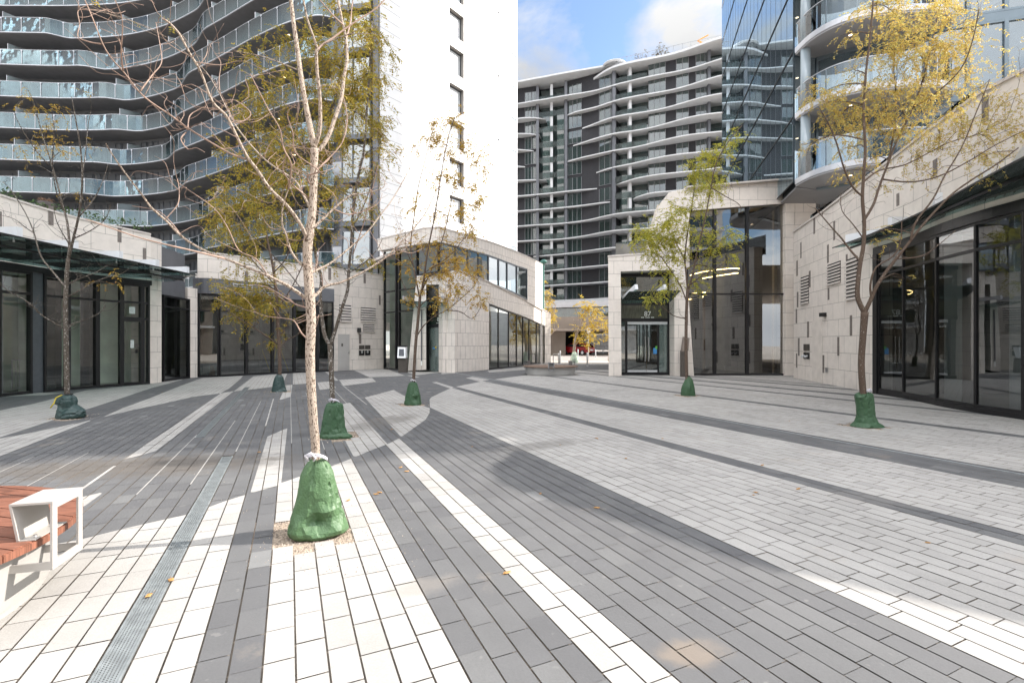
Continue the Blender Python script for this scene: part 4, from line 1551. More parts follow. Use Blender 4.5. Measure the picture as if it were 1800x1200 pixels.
# sides and back
B1, B0 = wp(send + 1.1, 0) - WN * 20, W0 - WN * 20
for a, b in ((wp(send + 1.1, 0), B1), (B1, B0), (B0, W0)):
    l = (b - a).length
    mb.face([(a.x, a.y, 3), (b.x, b.y, 3), (b.x, b.y, WTOP), (a.x, a.y, WTOP)], 0, [(0, 3), (l, 3), (l, WTOP), (0, WTOP)])
mb.build('cladding', 'whitepanel', WT)
mb = MB()
mb.prism([(W0.x, W0.y), tuple(wp(send + 1.1, 0))[:2], tuple(B1)[:2], tuple(B0)[:2]], WTOP - .2, WTOP)
mb.build('roof', 'coping', WT)
for z in zw:
    if z > 40: continue
    mb = MB()
    D = -.34
    z1 = z + 2.02
    c = [(sa, z), (sb, z), (sb, z1), (sa, z1)]
    for i in range(4):
        p, q = c[i], c[(i + 1) % 4]
        mb.face([wp(*p), wp(*q), wp(*q, D), wp(*p, D)])
    for i in range(4):
        p, q = c[i], c[(i + 1) % 4]
        e = .13
        pi = (p[0] + (e if p[0] == sa else -e), p[1] + (e if p[1] == z else -e))
        qi = (q[0] + (e if q[0] == sa else -e), q[1] + (e if q[1] == z else -e))
        mb.face([wp(*p, D + .01), wp(*q, D + .01), wp(*qi, D + .01), wp(*pi, D + .01)], 1)
    w = mb.build('window', ['reveal', 'greyframe'], WT)
    mb = MB()
    mb.face([wp(sa, z, D), wp(sb, z, D), wp(sb, z1, D), wp(sa, z1, D)])
    mb.build('pane', 'whitewin', w)
# glazed strip with white frames down the right edge
for k in range(-12, 9):
    z0 = 25.2 - 2.94 * k
    if z0 < 3: continue
    mb = MB()
    mb.obox(wp(send, z0, -.05), WD * 1.1, WN * .09, Vector((0, 0, .16)))
    mb.obox(wp(send, z0 + .16, -.05), WD * .09, WN * .09, Vector((0, 0, 2.78)))
    mb.obox(wp(send + 1.01, z0 + .16, -.05), WD * .09, WN * .09, Vector((0, 0, 2.78)))
    e = mb.build('edge_window', 'whitepaint', WT)
    if z0 < 34:
        mb = MB()
        mb.face([wp(send + .05, z0 + .1, -.01), wp(send + 1.05, z0 + .1, -.01), wp(send + 1.05, z0 + 3, -.01), wp(send + .05, z0 + 3, -.01)])
        mb.build('pane', 'bayglass_o', e)
for py in (22, 134, 246):
    s = ws(876)
    y = W0.y + WD.y * s
    z = Z(py, y)
    mb = MB(); mb.obox(wp(s - .06, z - .05, .002), WD * .12, WN * .12, Vector((0, 0, .1)))
    mb.build('facade_anchor', 'slabdark', WT)
# grey return and glazed bay between the two towers
g0, g1 = Vector((-12.4, 33.2, 0)), Vector((W0.x - .05, W0.y + .1, 0))
gd = (g1 - g0).normalized()
gl = (g1 - g0).length
gn = Vector((gd.y, -gd.x, 0))
def gp(s, z, d=0.0): return g0 + gd * s + gn * d + Vector((0, 0, z))
mb = MB()
mb.obox(gp(0, 3, -.4), gd * gl, gn * .38, Vector((0, 0, 50)))
mb.obox(gp(gl - .35, 3, -.02), gd * .35, gn * .35, Vector((0, 0, 50)))
mb.build('bay_wall', 'greypanel', WT)
for k in range(10):
    z0 = 6.9 + 2.9 * k
    mb = MB()
    mb.obox(gp(1.0, z0 - .35, .0), gd * (gl - 1.4), gn * .55, Vector((0, 0, .35)))
    for s in (1.0, 1.75, gl - .5):
        mb.obox(gp(s, z0, .02), gd * .08, gn * .5, Vector((0, 0, 2.2)))
    bw = mb.build('bay_window', 'greyframe', WT)
    mb = MB()
    mb.face([gp(1.02, z0, .5), gp(gl - .45, z0, .5), gp(gl - .45, z0 + 2.2, .42), gp(1.02, z0 + 2.2, .42)])
    mb.face([gp(1.02, z0, .02), gp(1.02, z0, .5), gp(1.02, z0 + 2.2, .42), gp(1.02, z0 + 2.2, .02)])
    mb.build('pane', 'bayglass', bw)
    if k % 2 == 0:
        mb = MB(); mb.obox(gp(.1, z0 + .2, -.015), gd * .8, gn * .03, Vector((0, 0, 1.1)))
        mb.build('pale_panel', 'lightpanel', WT)
settle(WT, (W0.x, W0.y, 0))

# ------------------------------------------------------------ curved balcony tower at the left
CT = thing('apartment_tower', 'dark curved apartment tower at left with long sweeping glass balconies', 'tower')
edge = spline([(-64, 44.5), (-55, 43.6), (-46.5, 43.6), (-40, 43.9), (-35, 43.6), (-30.5, 42.3), (-26, 40.0), (-22.3, 37.9), (-18.6, 35.6), (-15.6, 33.9), (-13.3, 33.0), (-12.2, 33.2)], 8)
LV = [6.6 + 2.9 * k for k in range(11)]
st1 = {9: -40, 8: 87, 7: 150, 6: 186, 5: 207, 4: 172, 3: 160, 2: 215, 1: 250, 0: 270, 10: -60}
st2 = {9: 345, 8: 345, 7: 340, 6: 312, 5: 290, 4: 282, 3: 297, 2: 345, 1: 330, 0: 400, 10: 345}
# arc length table
def smooth(a, b, x):
    t = min(1, max(0, (x - a) / (b - a)))
    return t * t * (3 - 2 * t)
dense = densify(edge, .45)
dn = normals(dense, (0, 10))
inner = offs(edge, -2.3, (0, 10))
mb = MB()
wall(mb, inner, 3, 40, .4, 0, (0, 10))
mb.build('facade_wall', 'apwall', CT)
bk = offs(edge, -16, (0, 10))
mb = MB()
mb.prism(inner + bk[::-1], 39.5, 60)
mb.build('upper_storeys', 'apwall', CT)
# window wall: one window per bay and storey
ind = densify(inner, 3.0)
win_count = 0
for li, z in enumerate(LV[:10]):
    for j in range(len(ind) - 1):
        a, b = ind[j], ind[j + 1]
        ca, cb = 900 + F * a[0] / a[1], 900 + F * b[0] / b[1]
        if cb < -30 or Z(-20, a[1]) < z + .2: continue
        if (j + li // 3) % 4 == 3: continue
        bay(CT, lerp(a, b, .06), lerp(a, b, .94), z + .02, z + 2.45, (), pane='blind' if (j * 7 + li * 3) % 5 == 0 else 'winglass', fr='greyframe', name='window', w=.06, d=.1, toward=(0, 10))
        win_count += 1
posts = []
for li, z in enumerate(LV):
    prof = []
    for p, m in zip(dense, dn):
        c = 900 + F * p[0] / p[1]
        o = 0.25
        o -= .8 * smooth(st1[li] - 8, st1[li] + 30, c) * (1 - smooth(st2[li] - 10, st2[li] + 36, c))
        o += .25 * math.sin(c * .011 + li * .6)
        prof.append((p[0] + m.x * o, p[1] + m.y * o))
    mb = MB()
    mb.prism(prof + offs(dense, -3.3, (0, 10))[::-1], z - .24, z)
    sl = mb.build('balcony_slab', 'slabdark', CT)
    mb = MB()
    wall(mb, prof, z - .21, z - .145, .05, 0, (0, 10), front=.05)
    mb.build('slab_trim', 'whitealu', sl)
    # glass balustrade panels, posts and top clip
    mb = MB()
    wall(mb, prof, z - .14, z + 1.16, .018, 0, (0, 10), front=.04)
    bl = mb.build('balustrade', 'balglass', CT)
    acc = 0
    for q in range(1, len(prof)):
        acc += math.dist(prof[q - 1], prof[q])
        if acc > 1.35:
            acc = 0
            a, b = prof[q - 1], prof[q]
            d = Vector((b[0] - a[0], b[1] - a[1], 0)).normalized()
            m2 = Vector((-d.y, d.x, 0))
            if m2.y > 0: m2 = -m2
            q0 = Vector((b[0], b[1], 0)) + m2 * .045
            posts.append((math.hypot(b[0], b[1]) + abs(z - 15) * .3, -60 < 900 + F * b[0] / b[1] < 620, q0, d, m2, z, bl))
    mb = MB()
    pr = [(p[0], p[1], z + 1.13) for p in prof]
    wall(mb, prof, z + 1.163, z + 1.19, .03, 0, (0, 10), front=.046)
    mb.build('handrail', 'whitealu', bl)
    # frosted privacy screens between neighbours
    for c in (60 - 8 * li, 200, 285, 375, 455):
        cc = c + (li % 3) * 4
        try: p = along(dense, cc)
        except ValueError: continue
        k = min(range(len(dense)), key=lambda q: math.dist(dense[q], p))
        e = Vector((*prof[k], 0)); m = Vector((dn[k].x, dn[k].y, 0))
        mb = MB()
        f0 = e - m * .12
        b0 = e - m * 2.2
        mb.extr([f0 + Vector((0, 0, z + .1)), b0 + Vector((0, 0, z + .1)), b0 + Vector((0, 0, z + 2.3)), f0 + Vector((0, 0, z + 1.75))], Vector((-m.y, m.x, 0)) * .02)
        ps = mb.build('privacy_screen', 'frosted', CT)
        mb = MB()
        mb.bar(f0 + Vector((0, 0, z + .1)), f0 + Vector((0, 0, z + 1.77)), .045, .045)
        mb.bar(f0 + Vector((0, 0, z + 1.76)), b0 + Vector((0, 0, z + 2.31)), .04, .04)
        mb.build('edge_frame', 'whitealu', ps)
    for c in (120, 490, 560):
        if li < 3: continue
        try: p = along(dense, c + 9 * (li % 4))
        except ValueError: continue
        mb = MB(); mb.lathe([(.0, -.005), (.09, -.005), (.1, 0)], (p[0] - .4, p[1] + .9, z - .245), 12)
        if c == 490: mb.build('soffit_light', 'downlight', CT)
# slim posts: the hundred nearest as parts of their balustrade, the far ones together
posts.sort(key=lambda q: (not q[1], q[0]))
rest = MB()
for i, (_, _, q0, d, m2, z, bl) in enumerate(posts):
    mb = MB() if i < 100 else rest
    mb.obox(q0 + Vector((0, 0, z - .1)), d * .045, m2 * .02, (0, 0, 1.24))
    mb.obox(q0 - d * .05 + m2 * .021 + Vector((0, 0, z + 1.02)), d * .14, m2 * .02, (0, 0, .1))
    if i < 100: mb.build('post', 'whitealu', bl)
tag(rest.build('far_posts', 'whitealu', CT), kind='stuff')
print('CT windows', win_count, 'posts', len(posts))
settle(CT, (-35, 46, 0))
# ------------------------------------------------------------ pavilion with entrance 87
PB = thing('entrance_pavilion', 'cream stone pavilion with entrance 87 and double height lobby glass', 'pavilion')
YF = 23.5
def q87(x, y, d=0.0): return P(x, y, YF) + Vector((0, d, 0))
Yd = Vector((0, 1, 0))
mb = MB()
mb.extr([q87(1070, 661.0), q87(1092.5, 661.0), q87(1091, 477), q87(1069, 452)], Vector((.3, 1.45, 0)))
mb.extr([q87(1069, 452), q87(1091, 477), q87(1185, 474), q87(1205, 442)], Vector((.31, 1.47, 0)))
mb.extr([q87(1186, 661), q87(1220, 661), q87(1205, 442), q87(1185, 474)], Yd * 1.5)
mb.build('portal_frame', 'stone', PB)
mb = MB()
mb.extr([q87(1068, 452, -.03), q87(1068, 449, -.03), q87(1206, 439, -.03), q87(1206, 442, -.03)], Vector((.32, 1.55, 0)))
mb.build('coping', 'coping', PB)
D = .75
def fr87(x0, y0, x1, y1, d, th, m_, name, parent=PB):
    mb = MB()
    mb.extr([q87(x0, y1, d), q87(x1, y1, d), q87(x1, y0, d), q87(x0, y0, d)], Yd * th)
    return mb.build(name, m_, parent)
f = MB()
for x0, y0, x1, y1 in ((1091, 476, 1096, 661), (1182, 474, 1188, 661), (1096, 474, 1182, 483), (1096, 521, 1182, 534), (1096, 558, 1182, 564), (1096, 655.5, 1182, 661.5), (1106, 564, 1109.5, 655.5)):
    f.extr([q87(x0, y1, D), q87(x1, y1, D), q87(x1, y0, D), q87(x0, y0, D)], Yd * .16)
f.build('door_frame', 'frame', PB)
w = fr87(1096, 483, 1182, 521, D + .06, .02, 'lobbyglass', 'transom_window')
sp = fr87(1096, 534, 1182, 558, D + .03, .03, 'frost87', 'sign_panel')
text(sp, '87', q87(1146, 554, D + .01), .25, 0)
mb = MB()
for k in range(12):
    if k in (3, 8): continue
    mb.box(q87(1146, 556.4, D + .015) + Vector((.055 * (k - 5.5), 0, 0)), (.038, .01, .045))
mb.build('small_lettering', 'signwhite', sp)
fr87(1109.5, 564, 1182, 569, D + .02, .1, 'silver', 'door_header')
fr87(1096, 564, 1106, 655, D + .06, .02, 'lobbyglass', 'side_light')
for x0, x1, hx in ((1110, 1144.3, 1141.5), (1145.3, 1164, 1147.5)):
    d_ = fr87(x0, 569, x1, 652, D + .06, .02, 'lobbyglass', 'glass_door')
    fr87(x0, 652, x1, 656, D + .03, .06, 'silver', 'kick_rail', d_)
    mb = MB(); mb.tube([q87(hx, 592, D - .02), q87(hx, 636, D - .02)], .018, 8)
    mb.build('handle', 'steel', d_)
fr87(1164, 569, 1167, 656, D + .02, .1, 'frame', 'door_post')
sd = fr87(1167, 569, 1182, 656, D + .06, .02, 'doorglass', 'side_panel')
mb = MB(); mb.box(q87(1160, 617, D + .04), (.18, .01, .3)); mb.box(q87(1163, 611, D + .04), (.14, .012, .16), 0, 1)
mb.build('sticker', ['blue', 'leafgreen'], PB)
# entrance canopy
mb = MB()
mb.extr([q87(1093, 532, .55), q87(1184, 530, .55), q87(1184, 515, -1.0), q87(1097, 517, -1.0)], Vector((0, 0, .03)))
mb.build('canopy', 'canopyglass', PB)
for x in (1101, 1150):
    mb = MB()
    mb.bar(q87(x, 523, .55), q87(x + 9, 508, -.95), .14, .24)
    mb.build('canopy_beam', 'whitepaint', PB)
# tall stone surround
mb = MB()
yb = 23.9
def q2(x, y, d=0.0): return P(x, y, yb) + Vector((0, d, 0))
shoulder = [(1149, 470), (1149, 400), (1152, 382), (1160, 358), (1176, 338), (1205, 332)]
mb.extr([q2(x, y) for x, y in shoulder] + [q2(1212, 331), q2(1212, 470)], Vector((.4, 1.2, 0)))
mb.extr([q2(1212, 331), q2(1396, 316.5), q2(1396, 356), q2(1212, 370)], Yd * 1.2)
mb.extr([q2(1380, 356), q2(1397, 356), q2(1397, 660.5), q2(1380, 660.5)], Yd * 1.2)
mb.extr([q2(1397.5, 316.5), q2(1434, 318), q2(1434, 430), q2(1397.5, 430)], Yd * .6)
mb.build('stone_wall', 'stone', PB)
mb = MB()
mb.bar(q2(1205, 330.5, .5), q2(1397, 315, .5), 1.4, .08)
mb.build('parapet_cap', 'coping', PB)
# lobby glass
yg = 24.1
gxs = [1206, 1256, 1313, 1380]
for a, b in zip(gxs, gxs[1:]):
    pa, pb = (XP(a, yg), yg), (XP(b, yg), yg)
    za = Z(np.interp(a, [1206, 1380], [370, 357]), yg)
    zb = Z(np.interp(b, [1206, 1380], [370, 357]), yg)
    bay(PB, pa, pb, 0, za, (Z(518, yg),), pane='lobbyglass', name='lobby_window', z1b=zb, w=.07)
# lobby interior
mb = MB()
mb.face([(5.1, 24.3, .02), (13.6, 24.3, .02), (15.5, 34, .02), (7.4, 34, .02)], 1)
mb.face([(7.2, 33.6, 0), (15.5, 33.6, 0), (15.5, 33.6, 8.5), (7.2, 33.6, 8.5)], 0)
mb.face([(7.6, 24.4, 8.45), (13.6, 24.4, 8.45), (15.5, 34, 8.45), (9.8, 34, 8.45)], 3)
mb.face([(13.4, 24.4, 0), (15.3, 34, 0), (15.3, 34, 8.5), (13.4, 24.4, 8.5)], 3)
mb.face([(5.2, 25, 0), (7.4, 34, 0), (7.4, 34, 5.3), (5.2, 25, 5.3)], 0)
mb.face([(7.65, 25, 5.3), (9.8, 34, 5.3), (9.8, 34, 8.5), (7.65, 25, 8.5)], 0)
mb.face([(5.1, 24.5, 5.28), (9, 24.5, 5.28), (9.8, 34, 5.28), (7.3, 34, 5.28)], 3)
mb.obox((9.9, 26.4, .02), (.5, 0, 0), (0, .5, 0), (0, 0, 8.4), 3)
mb.obox((9.7, 29, .02), (1.9, 0, 0), (0, .2, 0), (0, 0, 4.2), 2)
mb.obox((11.8, 28, .02), (.5, 0, 0), (0, .5, 0), (0, 0, 8.4), 0)
mb.obox((7.4, 30, .02), (1.6, 0, 0), (0, .5, 0), (0, 0, 1.1), 2)
mb.build('interior', ['interior_dark', 'interior_floor', 'warmwall', 'black'], PB)
mb = MB()
mb.prism([(7.5, 25.0), (13.3, 25.0), (15.6, 36), (10, 36)], 8.52, 8.75)
mb.prism([(5.1, 25.0), (7.7, 25.0), (10, 36), (7.6, 36)], 5.32, 5.5)
mb.build('roof', 'coping', PB)
mb = MB()
mb.prism([(5.0, 24.9), (5.3, 24.9), (7.7, 36), (7.4, 36)], 0, 5.31)
mb.prism([(7.4, 25.0), (7.7, 25.0), (10.1, 36), (9.8, 36)], 5.51, 8.51)
mb.build('side_wall', 'stone', PB)
settle(PB, (8.5, 24, 0))
# curved pendant lamps in the lobby
for (cx_, cy_, cz_, r_, a0, a1, lb) in ((11.2, 27.0, 5.35, 1.35, 3.3, 6.1, 'upper warm glowing ring pendant hanging in the tall lobby'),
                                        (9.9, 27.4, 4.1, 1.0, 2.7, 6.0, 'lower warm glowing ring pendant hanging in the tall lobby')):
    root = thing('ring_pendant', lb, 'pendant lamp', group='glowing ring pendants in the lobby')
    for k in range(2):
        mb = MB()
        pts = [(cx_ + (r_ - .25 * k) * math.cos(a0 + (a1 - a0) * t / 24 + k * .5), cy_ + (r_ - .25 * k) * math.sin(a0 + (a1 - a0) * t / 24), cz_ - .22 * k + .35 * t / 24) for t in range(25)]
        mb.tube(pts, .022, 6)
        mb.build('light_tube', 'lampwarm', root)
    mb = MB()
    for a in (a0 + .6, a1 - .6):
        mb.tube([(cx_ + r_ * math.cos(a), cy_ + r_ * math.sin(a), cz_ + .1), (cx_, cy_, 8.4)], .006, 4)
    mb.build('cable', 'frame', root)
    settle(root, (cx_, cy_, 8.4))

# ------------------------------------------------------------ right low building
RB = thing('shop_building', 'cream stone shop building on the right with curved dark glass front and sloping parapet', 'shop building')
rs = [G(1395, 664), G(1450, 674.5), G(1500, 684), G(1537, 691.5)]
rg_ = spline([G(1537, 691.5), G(1600, 702), G(1660, 715), G(1730, 727), (10.72, 10.15), (10.62, 9.3), (10.38, 8.5), (10.6, 7.7), (11.4, 6.9), (12.3, 5.9), (13.5, 5.1), (17, 2.6), (20, -1)], 4)
rtop = [(1387, 414.5), (1450, 371), (1525, 313), (1550, 295), (1625, 237), (1725, 165), (1800, 127)]
def rz_top(p):
    c = 900 + F * p[0] / p[1]
    if p[1] < 10.1 or c > 1800 or c < 0: return 7.25
    return Z(np.interp(c, [q[0] for q in rtop], [q[1] for q in rtop]), p[1])
mb = MB()
wall(mb, rs, 0, [rz_top(p) for p in rs], .5)
wall(mb, rg_, 4.62, [rz_top(p) for p in rg_], .5)
mb.build('stone_wall', 'stone', RB)
allr = rs + rg_[1:]
mb = MB()
wall(mb, allr, [rz_top(p) for p in allr], [rz_top(p) + .07 for p in allr], .6, front=.05)
mb.build('coping', 'coping', RB)
mb = MB()
wall(mb, rg_, 4.38, 4.62, .5, front=.05)
mb.build('canopy_header', 'frame', RB)
mb = MB()
wall(mb, rg_, 0, .12, .3, front=.03)
mb.build('base_kerb', 'frame', RB)
gx = [1545, 1588, 1646, 1715, 1799]
def pick(x): return along(rg_, x)
pr_ = [pick(x) for x in gx]
for a, b in zip(pr_, pr_[1:]):
    bay(RB, a, b, .1, 4.4, (3.72,), pane='darkglass', w=.028, d=.05)
more = [p for p in rg_ if p[1] < 10.0]
more = more[2::3]
for a, b in zip([pr_[-1]] + more, more):
    bay(RB, a, b, .1, 4.4, (3.72,), pane='darkglass', w=.028, d=.05)
plate(RB, (rg_[0][0], rg_[0][1]), pr_[0], 0, .9, 0, 4.4, 'frame', 'jamb', .01, .05)
room(RB, rg_[:17], 4.5, 4.5, 'interior_dark', cols=((1612, 1.0, .45, 3), (1672, 1.6, .5, 3), (1760, 1.2, .4, 2)))
# slots, louvres, recessed door
for s in ((1430, 1433, 382, 411), (1465, 1468, 389, 422), (1407, 1409, 426, 454), (1454, 1457, 430, 462), (1487, 1490, 447, 458), (1400, 1402.5, 458, 485), (1422, 1425, 476, 505),
          (1455, 1458, 506, 527), (1401, 1403.5, 513, 540), (1399, 1401, 543, 568), (1419, 1422, 565, 593), (1494, 1498, 554, 590), (1403, 1405.5, 594, 625), (1472, 1475.5, 592, 625), (1446, 1449, 624, 655), (1399.5, 1401.5, 621, 646)):
    slot_px(RB, rs, *s)
for s in ((1576, 1581, 340, 362), (1640, 1648, 280, 308), (1726, 1738, 170, 215)):
    slot_px(RB, rg_, *s)
for x0, x1, y0, y1, n in ((1408, 1422, 488, 535, 9), (1455, 1478, 466, 502, 7), (1488, 1508, 457, 528, 11)):
    louver(RB, pick2 := along(rs, x0), along(rs, x1), Z(y1, pick2[1]), Z(y0, pick2[1]), slats=n)
a, b = along(rs, 1428), along(rs, 1446)
dm = plate(RB, a, b, 0, 1, 0.02, Z(564, a[1]), 'stone_plain', 'recessed_door', .003, .006)
plate(dm, a, b, .93, 1, 0.02, Z(563, a[1]), 'slot', 'jamb_shadow', .004, .009) if False else None
a, b = along(rs, 1413), along(rs, 1424)
for i in range(2):
    for j in range(2):
        plate(RB, a, b, .05 + .5 * i, .45 + .5 * i, .92 + .36 * (1 - j), 1.2 + .36 * (1 - j), ('brown', 'black')[j], 'connection_plate', .01, .02)
    pc = along(rs, 1415 + 5.5 * i)
    mb = MB()
    mb.tube([(pc[0] - .02, pc[1], 1.05), (pc[0] - .16, pc[1] - .02, 1.02)], .05, 8)
    mb.build('hose_valve', 'silver', RB)
pc = along(rs, 1451)
mb = MB(); mb.box((pc[0] - .09, pc[1], Z(553, pc[1])), (.18, .22, .15), .1)
mb.build('wall_light', 'black', RB)
a, b = along(rs, 1452), along(rs, 1456)
plate(RB, a, b, 0, 1, Z(654, a[1]), Z(646, a[1]), 'steel', 'socket_cover', .01, .02)
# glass canopy
zc = 4.86
fe = spline([(11.0, 16.6), (10.75, 14.5), (10.2, 12), (9.5, 10), (9.0, 8.5), (8.9, 7.8), (9.4, 6.9)], 3)
bi = [rg_[0]] + [along(rg_, 900 + F * p[0] / p[1]) for p in rg_[2:18:2]]
inn = [min(rg_[:20], key=lambda r: math.dist(r, p)) for p in fe]
inn = [rg_[int(i * 20 / (len(fe) - 1))] for i in range(len(fe))]
mb = MB()
for i in range(len(fe) - 1):
    o1, o2, i1_, i2_ = fe[i], fe[i + 1], inn[i], inn[i + 1]
    pts = [(*o1, zc), (*o2, zc), (*i2_, zc - .1), (*i1_, zc - .1)]
    mb.extr([Vector(p) for p in pts], Vector((0, 0, .016)))
mb.build('canopy', 'canopyglass', RB)
for i in range(1, len(fe) - 1, 3):
    p, q = Vector((*fe[i], 0)), Vector((*inn[i], 0))
    d = (p - q)
    mb = MB()
    mb.bar(q + Vector((0, 0, zc + .17)), q + d * .86 + Vector((0, 0, zc + .17)), .14, .26)
    mb.build('canopy_beam', 'whitepaint', RB)
mb = MB()
for a, b in zip(fe, fe[1:]):
    mb.bar((*a, zc + .005), (*b, zc + .005), .018, .035)
mid = [lerp(a, b, .45) for a, b in zip(fe, inn)]
for a, b in zip(mid, mid[1:]):
    mb.bar((*a, zc - .1), (*b, zc - .1), .05, .06)
mb.build('canopy_rail', 'frame', RB)
mb = MB()
ins = offs(allr, -.5)
mb.prism(ins + [(30, -1), (30, 22.4)], 5.6, 5.8)
mb.build('roof', 'coping', RB)
# terrace balustrade above the stone wall
mb = MB()
ter = offs(rs + rg_[1:8], -.7)
wall(mb, ter, [rz_top(p) - .3 for p in rs + rg_[1:8]], [rz_top(p) + .75 for p in rs + rg_[1:8]], .02)
mb.build('terrace_balustrade', 'clearbal', RB)
settle(RB, (13, 12, 0))

# ------------------------------------------------------------ blue glass tower at right
GT = thing('glass_tower', 'blue glass tower with rounded balconies rising behind the right shop building', 'tower')
A0, A1 = Vector((12.5, 21.5, 0)), Vector((17.2, 39.6, 0))
ad = (A1 - A0).normalized()
al = (A1 - A0).length
an = Vector((-ad.y, ad.x, 0))
if an.x > 0: an = -an
LZ = [8.75 + 2.9 * k for k in range(0, 18)]
TH = 61.0
face = [(13.6, 21.6), (15.2, 20.5), (17.0, 19.6), (20.5, 18.6), (26, 16.6), (31, 14.6)]
mb = MB()
mb.prism([(A0.x + .3, A0.y + .2), (A1.x + .3, A1.y), (38, 38), (38, 18)] + [(p[0], p[1] + .3) for p in face[::-1]], 8.6, TH)
mb.build('core', 'darkcore', GT)
mb = MB()
mb.prism([(A0.x + .2, A0.y + .15), (A1.x + .2, A1.y), (38, 38), (38, 18)] + [(p[0], p[1] + .2) for p in face[::-1]], 8.5, 8.59)
mb.build('soffit', 'soffitgrey', GT)
bays = 10
for li, z in enumerate(LZ[:10]):
    mb = MB()
    mb.obox(A0 + an * .02 + Vector((0, 0, z - .06)), ad * al, an * .012, Vector((0, 0, .06)))
    mb.build('floor_band', 'black', GT)
    for j in range(bays):
        if j == 9 and li > 9: continue
        s0, s1 = al * j / bays, al * (j + 1) / bays
        o = A0 + Vector((0, 0, z + .04))
        mb = MB()
        w = mb
        w.face([o + ad * (s0 + .012), o + ad * (s0 + .012) + Vector((0, 0, 2.8)), o + ad * (s1 - .012) + Vector((0, 0, 2.8)), o + ad * (s1 - .012)])
        w.build('glass_panel', 'towerglass', GT)
mb = MB()
for j in range(bays * 2 + 1):
    s = al * j / (bays * 2)
    mb.obox(A0 + ad * (s - .008) + an * .001 + Vector((0, 0, 8.7)), ad * .016, an * .006, Vector((0, 0, 36)))
mb.build('mullions', 'greyframe', GT)
# corner strip and recessed balcony front
mb = MB()
mb.face([(12.5, 21.5, 8.7), (13.6, 21.6, 8.7), (13.6, 21.6, TH), (12.5, 21.5, TH)])
mb.build('corner_glass', 'towerglass', GT)
for li, z in enumerate(LZ[:13]):
    mb = MB()
    wall(mb, face, z - .3, z + .02, .25, 0, (0, 0), front=.06)
    mb.build('floor_band', 'towerframe', GT)
    fd = densify(face, 1.35)
    for j in range(len(fd) - 1):
        a, b = fd[j], fd[j + 1]
        c = 900 + F * a[0] / a[1]
        if c > 1960: continue
        if li > 6: continue
        bay(GT, a, b, z + .03, z + 2.6, (), pane='towerglass2', fr='towerframe', name='window', w=.07, d=.12, toward=(0, 0), label=None)
bal = spline([(12.55, 21.4), (12.6, 20.4), (12.95, 19.6), (13.6, 19.05), (14.6, 18.75), (15.8, 18.6), (16.9, 18.75), (17.6, 19.3)], 4)
for li, z in enumerate(LZ[:10]):
    mb = MB()
    mb.prism(bal + [(17.4, 20.3), (14.0, 21.9)], z - .22, z + .0)
    sl = mb.build('balcony_slab', 'soffitgrey', GT)
    mb = MB()
    wall(mb, bal, z - .14, z + .09, .05, 0, (0, 0), front=.03)
    mb.build('slab_trim', 'whitealu', sl)
    mb = MB()
    wall(mb, bal, z + .1, z + 1.15, .016, 0, (0, 0), front=-.03)
    bl = mb.build('balustrade', 'clearbal', GT)
    mb = MB()
    wall(mb, bal, z + 1.15, z + 1.18, .03, 0, (0, 0), front=-.02)
    for p in bal[2::5]:
        mb.box((p[0] + .04, p[1] + .05, z + .6), (.03, .03, 1.1))
    mb.build('handrail', 'whitealu', bl)
    mb = MB()
    mb.lathe([(0.0, -.004), (.06, -.004), (.07, .0)], (14.0, 20.0, z - .222), 14)
    mb.build('soffit_light', 'downlight', GT)
    mb = MB()
    mb.tube([(12.75, 21.0, z), (12.75, 21.0, z + 2.68)], .2, 16)
    if li < 6: mb.build('corner_column', 'bayglass_o', GT, True)
for a, b in ((1434, 1475), (1475, 1520), (1520, 1570)):
    bay(GT, (XP(a, 24.6), 24.6), (XP(b, 24.6), 24.6), 5.85, 8.5, (), pane='towerglass2', fr='towerframe', name='terrace_window', w=.09, toward=(0, 0))
settle(GT, (20, 28, 5.8))

# ------------------------------------------------------------ dark apartment block behind
DT = thing('apartment_tower', 'wide charcoal apartment block in the background with wavy white floor slabs', 'apartment block')
fp = spline([(XP(860, 93.5), 93.5), (XP(905, 93), 93), (XP(940, 92), 92), (XP(968, 91.2), 91.2), (XP(1000, 90), 90), (XP(1040, 88), 88), (XP(1080, 85.5), 85.5), (XP(1110, 84.3), 84.3), (XP(1140, 83.2), 83.2),
             (XP(1200, 81), 81), (XP(1260, 79), 79), (XP(1330, 77), 77), (XP(1420, 74.5), 74.5)], 4)
TW = (5, 0)
LD = [47.3 - 2.9 * k for k in range(14)]
mb = MB()
wall(mb, fp, 9.3, 51.0, 1.0, 0, TW, front=-2.6)
mb.build('facade_wall', 'charcoal', DT)
mb = MB()
mb.prism(offs(fp, -3.2, TW) + [(fp[-1][0] + 4, fp[-1][1] + 20), (fp[0][0], fp[0][1] + 20)], 9.3, 50.5)
mb.build('core', 'charcoal', DT)
def seg_on(pts, x0, x1, front):
    a, b = along(pts, x0), along(pts, x1)
    mid = [p for p in pts if x0 < 900 + F * p[0] / p[1] < x1]
    return [a] + mid + [b]
